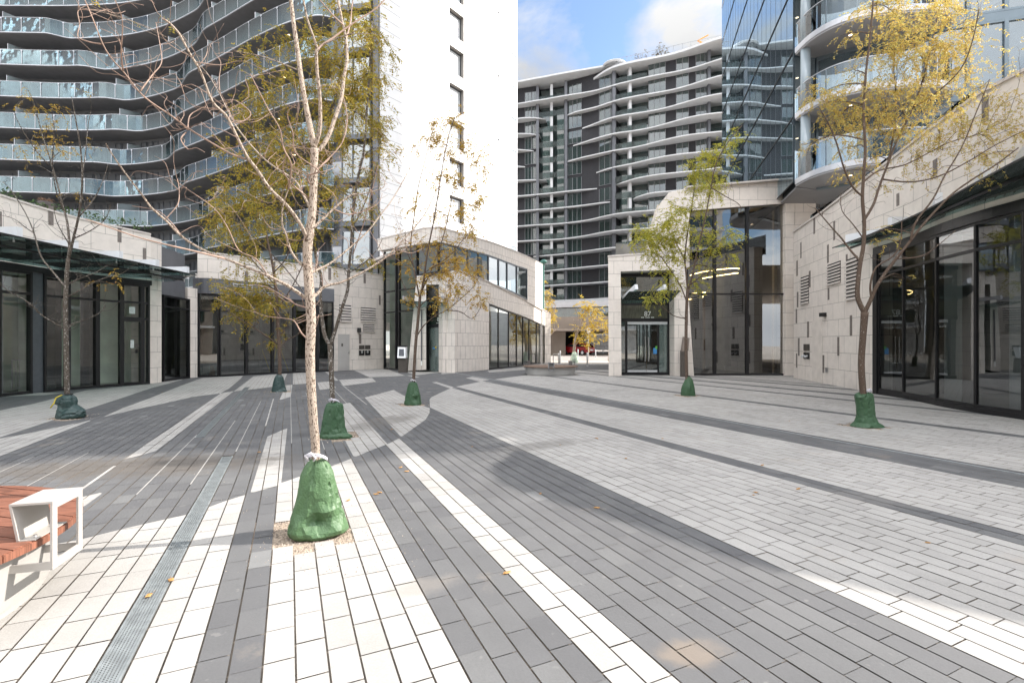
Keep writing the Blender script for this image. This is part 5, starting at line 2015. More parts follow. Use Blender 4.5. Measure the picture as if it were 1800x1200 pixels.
# projecting brick bays between the recessed balconies
bays_ = [(880, 945), (995, 1080), (1138, 1248), (1290, 1400)]
for x0, x1 in bays_:
    s = seg_on(fp, x0, x1, 0)
    mb = MB()
    wall(mb, s, 9.4, 50.9, 2.0, 0, TW, front=-.9)
    mb.build('brick_bay', 'charcoal', DT)
wins = [(921, 932), (933, 944), (996, 1020), (1050, 1079), (1139, 1169), (1188, 1210), (1223, 1247)]
for li, z in enumerate(LD):
    for x0, x1 in wins:
        a, b = along(fp, x0), along(fp, x1)
        fo = offs([a, b], -.86, TW)
        mb = MB()
        wall(mb, fo, z + .25, z + 2.6, .1, 0, TW, front=.03)
        w = mb.build('window', 'farglass', DT)
        mb = MB()
        d = Vector((fo[1][0] - fo[0][0], fo[1][1] - fo[0][1], 0))
        n = Vector((d.y, -d.x, 0)).normalized()
        k = 3 if x1 - x0 > 22 else 2
        for q in range(k + 1):
            c = Vector((*fo[0], z + .25)) + d * (q / k)
            mb.obox(c + n * .03 - d.normalized() * .04, d.normalized() * .08, n * .06, Vector((0, 0, 2.35)))
        mb.obox(Vector((*fo[0], z + .25)) + n * .032, d, n * .05, Vector((0, 0, .07)))
        mb.build('frame', 'slabdark', w)
rec = [(946, 994), (1081, 1137), (1249, 1289)]
for x0, x1 in rec:
    s = seg_on(fp, x0, x1, 0)
    mb = MB()
    wall(mb, s, 9.5, 50.5, .2, 0, TW, front=-2.3)
    mb.build('recess_glazing', 'farglass', DT)
    for z in LD:
        mb = MB()
        wall(mb, s, z + .05, z + 1.1, .03, 0, TW, front=-.25)
        mb.build('balustrade', 'farbal', DT)
for x, w_, m_ in ((970, .48, 'whiteslab'), (1109, .48, 'whiteslab'), (945, .5, 'greypanel'), (995, .5, 'greypanel'), (1080, .6, 'greypanel'), (1248, .4, 'greypanel')):
    a = along(fp, x)
    mb = MB()
    mb.obox((a[0] - w_ / 2, a[1] + (.4 if m_ == 'whiteslab' else .2), 3), (w_, 0, 0), (0, 1.2, 0), (0, 0, 47.6))
    mb.build('column', m_, DT)
spans = {0: [(880, 1420)], 1: [(880, 957), (991, 1420)], 2: [(880, 947), (1021, 1420)], 3: [(880, 936), (1005, 1420)], 4: [(880, 921), (988, 1420)], 5: [(880, 958), (1045, 1420)], 6: [(880, 1046), (1081, 1420)],
         7: [(880, 1069), (1111, 1420)], 8: [(880, 1420)], 9: [(880, 1420)], 10: [(936, 1420)], 11: [(946, 1420)], 12: [(880, 1420)], 13: [(880, 1420)]}
def over(c, li):
    """how far the slab projects at photo column c"""
    return .8 + .75 * math.sin((c - 905) * .0155 + .35 * li + 1.2) + .35 * math.sin(c * .04 + li)
def wavy_slab(x0, x1, z, th, li, name='floor_slab', m_='whiteslab', extra=0.0):
    s = densify(seg_on(fp, x0, x1, 0), 1.2)
    nn = normals(s, TW)
    o = []
    for p, n in zip(s, nn):
        c = 900 + F * p[0] / p[1]
        d = over(c, li) * (1 if c > 1060 else .62 + .38 * max(0, (c - 960) / 100)) + extra
        for e in (x0, x1):
            if 885 < e < 1400:
                d = -.8 + (d + .8) * (1 - max(0, 1 - abs(c - e) / 46) ** 2)
        o.append((p[0] + n.x * d, p[1] + n.y * d))
    b = offs(s, -2.7, TW)
    mb = MB()
    mb.prism(o + b[::-1], z - th, z)
    return mb.build(name, m_, DT)
for li, z in enumerate(LD):
    for x0, x1 in spans[li]:
        wavy_slab(x0, x1, z, .18 if li < 13 else .9, li)
roof = wavy_slab(880, 1080, 51.3, .3, 0, 'roof_slab', extra=.5)
wavy_slab(1040, 1420, 50.2, .35, 1, 'roof_slab', extra=.6)
mb = MB()
a = along(fp, 1082)
mb.lathe([(1.9, -.3), (2.1, -.1), (2.1, 0.02), (0.01, .05)], (a[0], a[1] + 1.0, 51.15), 24)
mb.build('roof_end', 'whiteslab', DT)
mb = MB()
s = densify(seg_on(fp, 1085, 1400, 0), 2.4)
s = offs(s, .6, TW)
for p, q in zip(s, s[1:]):
    mb.bar((*p, 51.35), (*q, 51.35), .05, .05)
    mb.box((p[0], p[1], 50.8), (.06, .06, 1.15))
mb.build('roof_railing', 'slabedge', DT)
# base: grey band, white panels, beige beam over the car entrance
bp = [(XP(930, 66), 66), (XP(1000, 64), 64), (XP(1075, 62), 62), (XP(1220, 60), 60)]
mb = MB()
wall(mb, bp, 6.35, 7.1, 2, 0, TW)
mb.build('grey_band', 'lightpanel', DT)
mb = MB()
wall(mb, bp, 5.1, 6.35, .4, 0, TW, front=-1.2)
mb.build('band_glazing', 'farglass', DT)
mb = MB()
wall(mb, [(XP(986, 65.5), 65.5), (XP(1012, 64.6), 64.6)], 5.15, 6.3, .3, 0, TW, front=-.6)
mb.build('white_panel', 'whiteslab', DT)
mb = MB()
wall(mb, bp, 3.35, 5.1, 1.0, 0, TW, front=.0)
mb.build('beam', 'beigebeam', DT)
mb = MB()
mb.obox((3, 63, 3.2), (28, 0, 0), (0, 24, 0), (0, 0, .3))
mb.build('soffit', 'beigebeam', DT)
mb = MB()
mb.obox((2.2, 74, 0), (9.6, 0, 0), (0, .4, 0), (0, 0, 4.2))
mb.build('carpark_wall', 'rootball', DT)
mb = MB()
mb.obox((XP(945, 70), 66, 0), (3.6, 0, 0), (0, 10, 0), (0, 0, 4.2))
mb.build('side_wall', 'beigebeam', DT)
mb = MB()
mb.obox((XP(1030, 68), 69, .6), (8, 0, 0), (0, .4, 0), (0, 0, 2.2))
mb.build('panel_wall', 'whitetile', DT)
mb = MB()
mb.prism(offs(bp, -1, TW) + [(30, 79), (4, 90)], 6.98, 7.06)
mb.build('podium', 'charcoal', DT)
settle(DT, (15, 84, 0))
# ------------------------------------------------------------ trees
def frond_leaves(mb, base, d, n, ln, rg, droop=.6, curl=None):
    """a drooping feathery leaf: pairs of slim leaflets along a curved stalk"""
    p = Vector(base)
    d = Vector(d).normalized()
    step = ln / n
    for i in range(n):
        d = (d + Vector((0, 0, -droop * .22))).normalized()
        p = p + d * step
        side = d.cross(Vector((rg.uniform(-.4, .4), rg.uniform(-.4, .4), 1)))
        if side.length < .05: side = Vector((1, 0, 0))
        side.normalize()
        for sg in (-1, 1):
            if rg.random() < .12: continue
            l = step * rg.uniform(1.15, 1.8)
            w = l * rg.uniform(.17, .27)
            t = (side * sg + d * .55 + Vector((rg.uniform(-.3, .3), rg.uniform(-.3, .3), rg.uniform(-.45, .15)))).normalized()
            q = t.cross(Vector((rg.gauss(0, 1), rg.gauss(0, 1), rg.gauss(0, 1)))).normalized()
            a = p
            mb.face([a, a + t * l * .45 + q * w, a + t * l, a + t * l * .5 - q * w], 0, [(0, 0)] * 4)
def make_tree(name, label, key, Y, trunk, limbs, clumps, bark, leaf, seed, tw=(9, .26), group='young street trees in watering bags', rscale=1.0, base=None, twig_n=5, extra_twigs=0, spread=1.0, lean=0.0, dense=1.0, twig=None, twig_len=(.15, .5)):
    """trunk/limbs traced as (column, row, width px); limbs bend out of the picture plane; clumps = (column, row, radius px, fronds)"""
    rg = random.Random(seed)
    root = thing(name, label, 'tree', group=group)
    mb = MB()
    nodes = []
    def add(pts, rad, sides, mi=0):
        s = spline([tuple(p) for p in pts], 4)
        n = len(s)
        rr = [np.interp(i / (n - 1) * (len(rad) - 1), range(len(rad)), rad) for i in range(n)]
        mb.tube(s, rr, sides, mi=mi)
        for p, r in zip(s, rr): nodes.append((Vector(p), r))
        return s, rr
    s = F / Y
    tp = [P(x, y, Y + lean * max(0, Z(y, Y) - .3)) for x, y, w in trunk]
    if base is None: tp[0].z = min(tp[0].z, -.02)
    add(tp, [w / 2 / s * rscale for x, y, w in trunk], 12)
    for li, (w0, w1, dep, pts) in enumerate(limbs):
        q = []
        L0 = pts[0]
        tot = sum(math.dist(pts[i][:2], pts[i + 1][:2]) for i in range(len(pts) - 1))
        acc = 0
        d0 = 0
        c = P(L0[0], L0[1], Y)
        if nodes:
            near = min(nodes, key=lambda k: (k[0].x / k[0].y - c.x / c.y) ** 2 + ((k[0].z - CZ) / k[0].y - (c.z - CZ) / c.y) ** 2)
            d0 = near[0].y - Y
        for i, p in enumerate(pts):
            if i: acc += math.dist(p[:2], pts[i - 1][:2])
            q.append(P(p[0], p[1], Y + d0 + dep * (acc / max(tot, 1)) ** .8 * tot / s))
        n = len(q)
        add(q, [(w0 + (w1 - w0) * (i / (n - 1)) ** .8) / 2 / s * rscale for i in range(n)], 8 if w0 > 6 else 6, mi=1 if w0 < 6.5 else 0)
    lm = MB()
    for (cx, cy, rpx, nf) in clumps:
        c = P(cx, cy, Y + rg.uniform(-.5, .5) * spread)
        r = rpx / s
        best = min(nodes, key=lambda k: (k[0] - c).length + (1.2 * max(0, k[0].z - c.z + .1)))
        a = best[0]
        m_ = (a + c) / 2 + Vector((rg.uniform(-.1, .1), rg.uniform(-.1, .1), .12 * (c - a).length))
        r0 = min(best[1] * .7, .012 * max(.5, Y / 9))
        sp = spline([tuple(a), tuple(m_), tuple(c)], 5)
        mb.tube(sp, [r0 * (1 - .6 * i / (len(sp) - 1)) for i in range(len(sp))], 5)
        tips = []
        src = [Vector(p) for p in sp[3:]]
        for k in range(max(3, int(twig_n * (r / .35) ** .7))):
            b = rg.choice(src)
            d = Vector((rg.gauss(0, 1), rg.gauss(0, 1), rg.gauss(.25, .8))).normalized()
            e = c + d * r * rg.uniform(.6, 1.1)
            md = (b + e) / 2 + Vector((rg.uniform(-.3, .3), rg.uniform(-.3, .3), rg.uniform(0, .35))) * r * .6
            sp2 = spline([tuple(b), tuple(md), tuple(e)], 4)
            mb.tube(sp2, [max(.0016, r0 * .4 * (1 - .75 * i / (len(sp2) - 1))) for i in range(len(sp2))], 4)
            tips += [Vector(p) for p in sp2[2:]]
        for _ in range(int(nf * dense)):
            b = rg.choice(tips)
            if rg.random() < .45:
                b = c + Vector((rg.gauss(0, .5), rg.gauss(0, .5), rg.gauss(0, .5))) * r
            d = (b - c) * .8 / max(r, .01) + Vector((rg.gauss(0, .7), rg.gauss(0, .7), rg.gauss(-.3, .5)))
            frond_leaves(lm, b, d, tw[0], tw[1] * rg.uniform(.6, 1.15), rg)
    # a few bare twigs at limb ends
    for _ in range(extra_twigs):
        p, r = rg.choice(nodes[len(nodes) // 3:])
        d = Vector((rg.gauss(0, 1), rg.gauss(0, 1), rg.uniform(.1, 1.2))).normalized()
        l = rg.uniform(*twig_len) * max(.7, Y / 9)
        e = p + d * l
        m1 = p + d * l * .35 + Vector((rg.uniform(-.05, .05), rg.uniform(-.05, .05), rg.uniform(-.04, .04))) * (l / .3)
        m2 = p + d * l * .7 + Vector((rg.uniform(-.06, .06), rg.uniform(-.06, .06), rg.uniform(-.03, .08))) * (l / .3)
        sp2 = spline([tuple(p), tuple(m1), tuple(m2), tuple(e)], 3)
        rt = min(r * .5, .0045 * max(.8, Y / 8))
        mb.tube(sp2, [max(.0014, rt * (1 - .8 * i / (len(sp2) - 1))) for i in range(len(sp2))], 4, mi=1)
    mb.build('trunk', [bark, twig or bark], root, True)
    if lm.f:
        lm.build('crown', leaf, root)
    b = base or (tp[0].x, tp[0].y)
    settle(root, (b[0], b[1], 0))
    return root

M['bark_pale'] = barkmat('pale_bark', (0.46, 0.39, 0.33), (0.33, 0.265, 0.21), (0.10, 0.07, 0.05), 24, .53)
M['bark_twig'] = plain('reddish_twig_bark', (0.30, 0.205, 0.16), 0.7, 0, 9, 0.3)
M['bark_brown'] = barkmat('brown_bark', (0.14, 0.10, 0.075), (0.085, 0.062, 0.05), (0.30, 0.26, 0.22), 14, .62)
M['bark_grey'] = barkmat('speckled_bark', (0.12, 0.10, 0.08), (0.07, 0.058, 0.048), (0.42, 0.40, 0.37), 14, .57)
M['leaf_yellow'] = leafmat('yellow_leaves', [(0.58, 0.42, 0.10), (0.68, 0.53, 0.17), (0.45, 0.29, 0.06), (0.58, 0.53, 0.18), (0.40, 0.35, 0.09), (0.64, 0.41, 0.12)], .5)
M['leaf_olive'] = leafmat('olive_leaves', [(0.30, 0.265, 0.045), (0.44, 0.345, 0.06), (0.19, 0.20, 0.04), (0.52, 0.34, 0.055), (0.33, 0.31, 0.055), (0.46, 0.285, 0.045)], .45)
M['leaf_amber'] = leafmat('amber_leaves', [(0.476, 0.297, 0.056), (0.672, 0.445, 0.070), (0.308, 0.237, 0.049), (0.392, 0.208, 0.056), (0.560, 0.445, 0.084)], .45)
M['leaf_lime'] = leafmat('lime_leaves', [(0.360, 0.382, 0.060), (0.504, 0.458, 0.072), (0.240, 0.293, 0.048), (0.600, 0.483, 0.072), (0.408, 0.432, 0.084)], .5)
M['leaf_gold'] = leafmat('gold_leaves', [(0.55, 0.38, 0.05), (0.62, 0.46, 0.08), (0.42, 0.27, 0.04), (0.48, 0.41, 0.08)], .5)
M['leaf_red'] = leafmat('russet_leaves', [(0.16, 0.11, 0.07), (0.12, 0.14, 0.08), (0.22, 0.12, 0.07)], .3)

# nearest tree: almost leafless, pale bark, traced limb by limb
YA = TB['A'][1]
A_trunk = [(556, 936, 24), (555, 800, 22), (551, 740, 22), (547, 680, 23), (545, 620, 24), (547, 570, 24), (545, 525, 25), (541, 470, 23), (541, 430, 24), (548, 380, 21), (551, 330, 19), (552, 290, 19), (553, 262, 21)]
A_limbs = [
    (16, 8, .10, [(553, 262), (543, 213), (533, 160), (523, 90), (515, 33), (510, -10), (500, -90)]),
    (11, 7, -.15, [(554, 256), (560, 238), (563, 213), (562, 167), (558, 133), (556, 97), (557, 82)]),
    (7, 3, -.3, [(557, 84), (550, 63), (540, 33), (532, -5), (520, -50)]),
    (6, 2.5, .4, [(557, 90), (567, 79), (587, 66), (600, 56), (627, 37), (660, 16), (680, -5), (710, -40)]),
    (12, 6, .25, [(555, 264), (563, 262), (577, 240), (587, 213), (600, 173), (605, 133), (610, 105), (608, 67), (602, 40), (593, -5), (585, -60)]),
    (5, 2, .5, [(608, 70), (616, 40), (619, 10), (628, -40)]),
    (5, 2, -.6, [(604, 45), (588, 30), (572, 12), (555, -10), (540, -40)]),
    (10, 2.4, -.35, [(538, 524), (525, 515), (507, 503), (490, 494), (470, 484), (437, 471), (397, 455), (357, 439), (320, 416), (293, 389), (267, 366), (250, 343), (217, 300), (195, 268), (186, 252)]),
    (5, 1.6, -.5, [(397, 455), (340, 441), (280, 427), (230, 413), (165, 390), (150, 385)]),
    (3, 1.4, .6, [(320, 416), (300, 390), (275, 370), (232, 362)]),
    (2.8, 1.3, .4, [(290, 386), (312, 360), (315, 335), (312, 315)]),
    (9, 2.2, .35, [(548, 524), (560, 514), (567, 506), (582, 500), (600, 496), (640, 477), (677, 453), (700, 431), (727, 402), (747, 376), (760, 350), (775, 320)]),
    (7, 1.8, .55, [(542, 482), (560, 473), (580, 463), (613, 437), (647, 406), (670, 376), (690, 350), (720, 297), (735, 260), (748, 235)]),
    (7, 2, -.35, [(536, 470), (523, 458), (511, 440), (503, 413), (496, 393), (497, 365), (507, 333), (525, 302)]),
    (4, 1.6, -.4, [(507, 333), (512, 290), (498, 260), (492, 227), (472, 193), (450, 150), (440, 130)]),
    (10, 3, -.4, [(540, 420), (530, 398), (515, 375), (500, 357), (473, 330), (453, 300), (433, 273), (413, 233), (397, 203), (373, 178), (353, 127), (333, 93), (313, 57), (293, 37), (285, 34)]),
    (5, 1.8, -.3, [(433, 280), (405, 270), (380, 256), (333, 227), (300, 203), (253, 170), (220, 130), (187, 90), (163, 33), (147, -5)]),
    (3.2, 1.3, .5, [(247, 160), (267, 133), (283, 113), (283, 90), (274, 40)]),
    (3.2, 1.3, -.5, [(217, 127), (213, 93), (215, 37), (200, -5)]),
    (2.8, 1.3, .2, [(178, 78), (157, 74), (137, 65), (140, 43), (137, 20), (153, 16)]),
    (7, 1.8, .35, [(545, 365), (537, 350), (530, 337), (517, 316), (480, 292), (447, 262), (412, 217), (387, 167), (367, 133), (350, 114)]),
    (4, 1.4, .3, [(412, 217), (430, 212), (440, 197), (405, 175), (375, 205), (352, 155)]),
    (3, 1.2, .3, [(387, 167), (385, 140), (388, 110), (378, 95)]),
    (8, 2, .4, [(551, 400), (563, 389), (580, 373), (603, 353), (620, 342), (643, 340), (673, 330), (676, 318)]),
    (4, 1.3, .5, [(587, 368), (613, 377), (643, 370), (665, 357), (672, 340)]),
    (4.5, 1.6, .4, [(556, 300), (573, 283), (590, 266), (603, 247), (610, 217), (607, 183), (596, 150)]),
    (5, 1.7, -.5, [(549, 330), (540, 310), (560, 300), (520, 270), (515, 235), (505, 200), (520, 185)]),
    (4, 1.6, -.6, [(545, 350), (515, 325), (497, 298), (503, 270), (492, 245)]),
    (5, 1.5, .6, [(538, 540), (520, 535), (508, 527), (470, 505), (440, 500)]),
    (4.5, 1.4, .5, [(545, 600), (530, 585), (518, 565), (505, 560), (470, 556), (448, 548)]),
    (3.2, 1.2, -.5, [(327, 233), (318, 245), (330, 262), (345, 260), (360, 268)]),
    (3.2, 1.2, .5, [(330, 228), (333, 205), (345, 195), (362, 187)]),
    (3.4, 1.3, -.3, [(470, 484), (450, 455), (420, 440), (400, 400), (375, 365), (318, 325), (312, 318)]),
    (3, 1.2, .6, [(677, 453), (690, 447), (700, 440), (722, 445), (735, 440)]),
    (3, 1.2, -.6, [(620, 448), (640, 390), (655, 330), (665, 290)]),
]
make_tree('plaza_tree', 'nearest tree with pale speckled bark and bare reddish branches', 'A', YA, A_trunk, A_limbs,
          [(150, 12, 14, 3), (412, 90, 20, 4), (300, 40, 10, 2), (595, 155, 20, 4), (660, 60, 16, 3)], 'bark_pale', 'leaf_olive', 5, rscale=.68, tw=(5, .09), extra_twigs=230, spread=.3, twig_n=2, twig='bark_twig', twig_len=(.15, .75))

YB = TB['B'][1]
B_trunk = [(587, 768, 15), (584, 690, 13), (582, 640, 13), (580, 605, 13)]
B_limbs = [
    (11, 5, .1, [(580, 606), (571, 590), (566, 560), (563, 517), (565, 490), (557, 460), (553, 427), (557, 380), (563, 320), (570, 260), (585, 190), (600, 120), (610, 50), (615, -20)]),
    (10, 4, -.1, [(581, 606), (588, 585), (600, 545), (611, 510), (613, 477), (617, 433), (620, 380), (628, 320), (640, 260), (645, 190), (650, 110), (655, 40)]),
    (5, 2, -.4, [(556, 440), (530, 400), (500, 360), (470, 310), (450, 250), (440, 190)]),
    (5, 2, .4, [(558, 380), (520, 320), (490, 250), (480, 180), (470, 100)]),
    (4, 2, .4, [(619, 400), (640, 360), (660, 300), (670, 250)]),
    (4, 1.6, .3, [(613, 480), (640, 462), (662, 440), (672, 420)]),
    (4, 1.6, -.3, [(566, 540), (540, 520), (500, 470), (450, 420), (410, 380)]),
    (4, 1.6, .5, [(563, 330), (540, 280), (530, 220), (540, 150), (560, 80), (570, 20)]),
]
rb = random.Random(21)
B_cl = [(600, 120, 55, 60), (635, 150, 50, 60), (640, 90, 45, 40), (560, 90, 40, 30), (590, 40, 45, 40), (640, 40, 30, 25), (610, 190, 50, 50), (560, 180, 40, 34), (650, 210, 32, 30), (500, 140, 30, 20),
        (480, 60, 26, 14), (460, 170, 30, 24), (440, 100, 18, 10), (430, 200, 26, 18), (500, 220, 40, 34), (460, 250, 40, 32), (420, 280, 36, 28), (550, 260, 45, 40), (610, 260, 45, 34), (500, 300, 45, 36), (450, 320, 45, 34),
        (400, 350, 34, 24), (560, 330, 40, 26), (610, 340, 35, 20), (430, 390, 38, 26), (480, 370, 36, 24), (385, 400, 28, 16), (530, 400, 30, 12), (600, 400, 28, 8), (650, 300, 26, 14), (640, 370, 22, 8), (590, 470, 20, 3), (645, 460, 18, 5), (672, 140, 16, 8), (670, 260, 18, 7)]
make_tree('plaza_tree', 'full olive and orange leaved tree behind the nearest pale trunk', 'B', YB, B_trunk, B_limbs, B_cl, 'bark_grey', 'leaf_olive', 6, dense=3.6, rscale=.66, tw=(8, .24), extra_twigs=70)

YC = TB['C'][1]
C_trunk = [(490, 688, 7.5), (492, 650, 7), (491, 610, 7), (489, 580, 7), (487, 540, 6.5), (484, 500, 5.5), (478, 460, 4.5), (470, 420, 4), (462, 370, 3), (455, 320, 2.2)]
C_limbs = [(3.2, 1.2, -.4, [(490, 606), (470, 592), (445, 575), (420, 560), (400, 545), (388, 530)]), (3.2, 1.2, .4, [(490, 612), (505, 597), (520, 590), (532, 580)]),
           (3, 1.2, .4, [(487, 560), (470, 545), (450, 535), (420, 520)]), (3, 1.2, -.4, [(486, 545), (510, 510), (530, 470), (545, 430)]), (3, 1.2, .3, [(483, 500), (455, 470), (430, 440), (415, 410)]), (3, 1.2, -.3, [(480, 480), (505, 450), (515, 400), (520, 350)])]
C_cl = [(440, 535, 30, 46), (410, 530, 24, 30), (465, 520, 28, 40), (485, 540, 18, 16), (400, 505, 18, 14), (450, 500, 20, 18), (425, 555, 16, 14), (440, 440, 26, 16), (400, 420, 22, 14), (470, 410, 26, 18), (420, 470, 20, 9), (380, 490, 12, 5), (480, 600, 9, 5), (500, 580, 10, 4), (455, 360, 30, 26), (395, 370, 30, 22), (500, 470, 16, 6), (520, 420, 18, 7)]
make_tree('plaza_tree', 'small tree with a low spray of green and amber leaves before the dark shop glass', 'C', YC, C_trunk, C_limbs, C_cl, 'bark_brown', 'leaf_olive', 7, dense=3.2, rscale=.85, tw=(6, .34), extra_twigs=50)

YD = TB['D'][1]
D_trunk = [(121, 734, 11), (118, 690, 9.5), (117, 640, 9), (116, 590, 9), (115, 540, 8.5), (117, 490, 7.5), (120, 455, 7)]
D_limbs = [(5.5, 1.6, .2, [(120, 456), (122, 430), (118, 390), (110, 360), (100, 320), (85, 270), (75, 240), (65, 200)]), (5.5, 1.5, -.2, [(121, 452), (130, 415), (140, 370), (145, 310), (140, 250), (133, 210), (126, 170)]),
           (4, 1.2, .3, [(116, 505), (95, 480), (72, 450), (60, 410), (45, 375), (20, 335), (5, 320)]), (3, 1, -.4, [(116, 580), (100, 570), (75, 555), (60, 540), (40, 525), (15, 512), (-10, 490)]),
           (3, 1, .4, [(117, 580), (125, 572), (130, 568), (150, 562), (175, 550), (185, 535)]), (3, 1, .3, [(118, 500), (140, 490), (170, 478), (190, 465)]), (3, 1, -.3, [(118, 522), (150, 505), (180, 490), (215, 480), (235, 465)]),
           (3, 1, -.4, [(128, 420), (160, 405), (185, 385), (195, 360)]), (3, 1, .4, [(140, 380), (165, 350), (180, 320), (190, 290)]), (2.6, 1, -.4, [(112, 370), (100, 340), (92, 290), (95, 230), (90, 190)]), (2.6, 1, .5, [(143, 320), (150, 270), (155, 220), (160, 195)]),
           (2.4, 1, .5, [(60, 410), (45, 400), (25, 385), (0, 378)]), (2.4, 1, -.5, [(122, 430), (110, 410), (100, 390), (95, 370)]), (2.4, 1, -.3, [(85, 290), (60, 260), (40, 230), (25, 200)])]
D_cl = [(35, 180, 20, 9), (95, 190, 22, 12), (60, 190, 16, 6), (60, 250, 22, 13), (90, 255, 22, 14), (110, 265, 16, 9), (160, 255, 14, 4), (30, 285, 14, 5), (80, 215, 18, 8), (150, 340, 10, 3), (175, 495, 9, 4), (205, 485, 10, 5), (140, 160, 12, 4), (125, 345, 10, 3), (45, 150, 10, 3)]
make_tree('plaza_tree', 'almost bare tree with a few orange leaves before the left canopy', 'D', YD, D_trunk, D_limbs, D_cl, 'bark_grey', 'leaf_amber', 8, dense=1.2, rscale=.85, tw=(6, .2), extra_twigs=130)

YE = TB['E'][1]
E_trunk = [(726, 711, 9), (727, 670, 8), (729, 630, 7.5), (731, 600, 7.5), (735, 560, 7), (738, 525, 7)]
E_limbs = [(5, 1.6, .15, [(738, 526), (733, 500), (727, 470), (722, 430), (728, 380), (735, 330), (745, 290), (755, 250), (765, 215)]), (5, 1.6, -.15, [(738, 526), (745, 490), (752, 440), (762, 390), (772, 330), (780, 280), (790, 235), (800, 205)]),
           (4, 1.5, .3, [(742, 510), (760, 470), (778, 420), (790, 370), (800, 310), (812, 260)]), (3.4, 1.2, .4, [(733, 590), (745, 572), (765, 555), (785, 545), (810, 525), (835, 500), (848, 470)]),
           (3, 1, -.4, [(785, 545), (810, 548), (830, 560), (845, 540)]), (3, 1, .4, [(737, 545), (720, 520), (705, 490), (700, 460)]), (3, 1, -.3, [(760, 470), (790, 450), (815, 420), (835, 400)]), (2.6, 1, -.4, [(728, 470), (715, 440), (712, 400), (715, 350)])]
E_cl = [(770, 215, 20, 15), (800, 215, 20, 18), (760, 245, 22, 18), (790, 260, 24, 20), (830, 250, 20, 14), (845, 275, 16, 12), (815, 320, 24, 15), (775, 310, 24, 15), (840, 350, 18, 13), (815, 375, 22, 18), (830, 400, 22, 16), (770, 375, 24, 14), (735, 370, 20, 8), (755, 430, 26, 16), (800, 440, 24, 16),
        (815, 465, 24, 24), (780, 480, 26, 20), (745, 490, 24, 16), (715, 470, 18, 8), (835, 470, 16, 12), (800, 510, 20, 15), (770, 525, 20, 12), (845, 525, 14, 10), (720, 520, 14, 5), (705, 420, 14, 4), (850, 300, 10, 5), (725, 260, 14, 4)]
make_tree('plaza_tree', 'slim amber leaved tree standing before entrance 89', 'E', YE, E_trunk, E_limbs, E_cl, 'bark_brown', 'leaf_amber', 9, dense=3.2, rscale=.7, tw=(6, .26), extra_twigs=70)

YF_ = TB['F'][1]
F_trunk = [(1209, 695, 9), (1207, 655, 8), (1206, 620, 8), (1206, 580, 7.5), (1207, 540, 7.5), (1209, 508, 8)]
F_limbs = [(5.5, 1.6, .15, [(1209, 509), (1206, 480), (1204, 450), (1210, 400), (1218, 350), (1225, 300), (1235, 260)]), (5.5, 1.5, -.15, [(1210, 509), (1218, 480), (1226, 440), (1238, 390), (1248, 340), (1258, 290), (1280, 250), (1305, 220)]),
           (3.6, 1.2, .3, [(1207, 530), (1195, 500), (1175, 470), (1160, 450), (1140, 440), (1120, 430)]), (3, 1, -.3, [(1206, 560), (1185, 555), (1165, 540), (1150, 525)]), (3, 1, .4, [(1205, 460), (1190, 430), (1170, 400), (1150, 385)]),
           (3, 1, .4, [(1222, 460), (1245, 440), (1265, 425), (1285, 410)]), (2.6, 1, -.3, [(1250, 330), (1275, 345), (1300, 360), (1302, 375)]), (3, 1, -.4, [(1214, 500), (1240, 480), (1262, 470), (1275, 460)])]
F_cl = [(1255, 270, 22, 28), (1240, 300, 24, 32), (1265, 310, 20, 24), (1280, 260, 18, 14), (1245, 335, 22, 26), (1230, 365, 22, 18), (1195, 365, 20, 20), (1180, 385, 24, 34), (1160, 405, 24, 36), (1145, 425, 22, 32), (1175, 420, 24, 30), (1200, 405, 22, 22), (1125, 405, 14, 12), (1118, 425, 12, 9),
        (1150, 450, 20, 20), (1185, 455, 20, 18), (1170, 480, 20, 15), (1205, 445, 18, 12), (1235, 410, 18, 14), (1260, 430, 16, 12), (1290, 410, 14, 10), (1275, 420, 14, 9), (1280, 455, 14, 9), (1245, 470, 16, 9), (1230, 500, 16, 10), (1195, 500, 16, 11), (1160, 515, 14, 7), (1140, 525, 10, 6), (1300, 235, 14, 6), (1220, 330, 16, 10), (1215, 290, 12, 6)]
make_tree('plaza_tree', 'lime and yellow leaved tree beside entrance 87', 'F', YF_, F_trunk, F_limbs, F_cl, 'bark_brown', 'leaf_lime', 10, dense=4, rscale=.7, tw=(6, .26), extra_twigs=50)

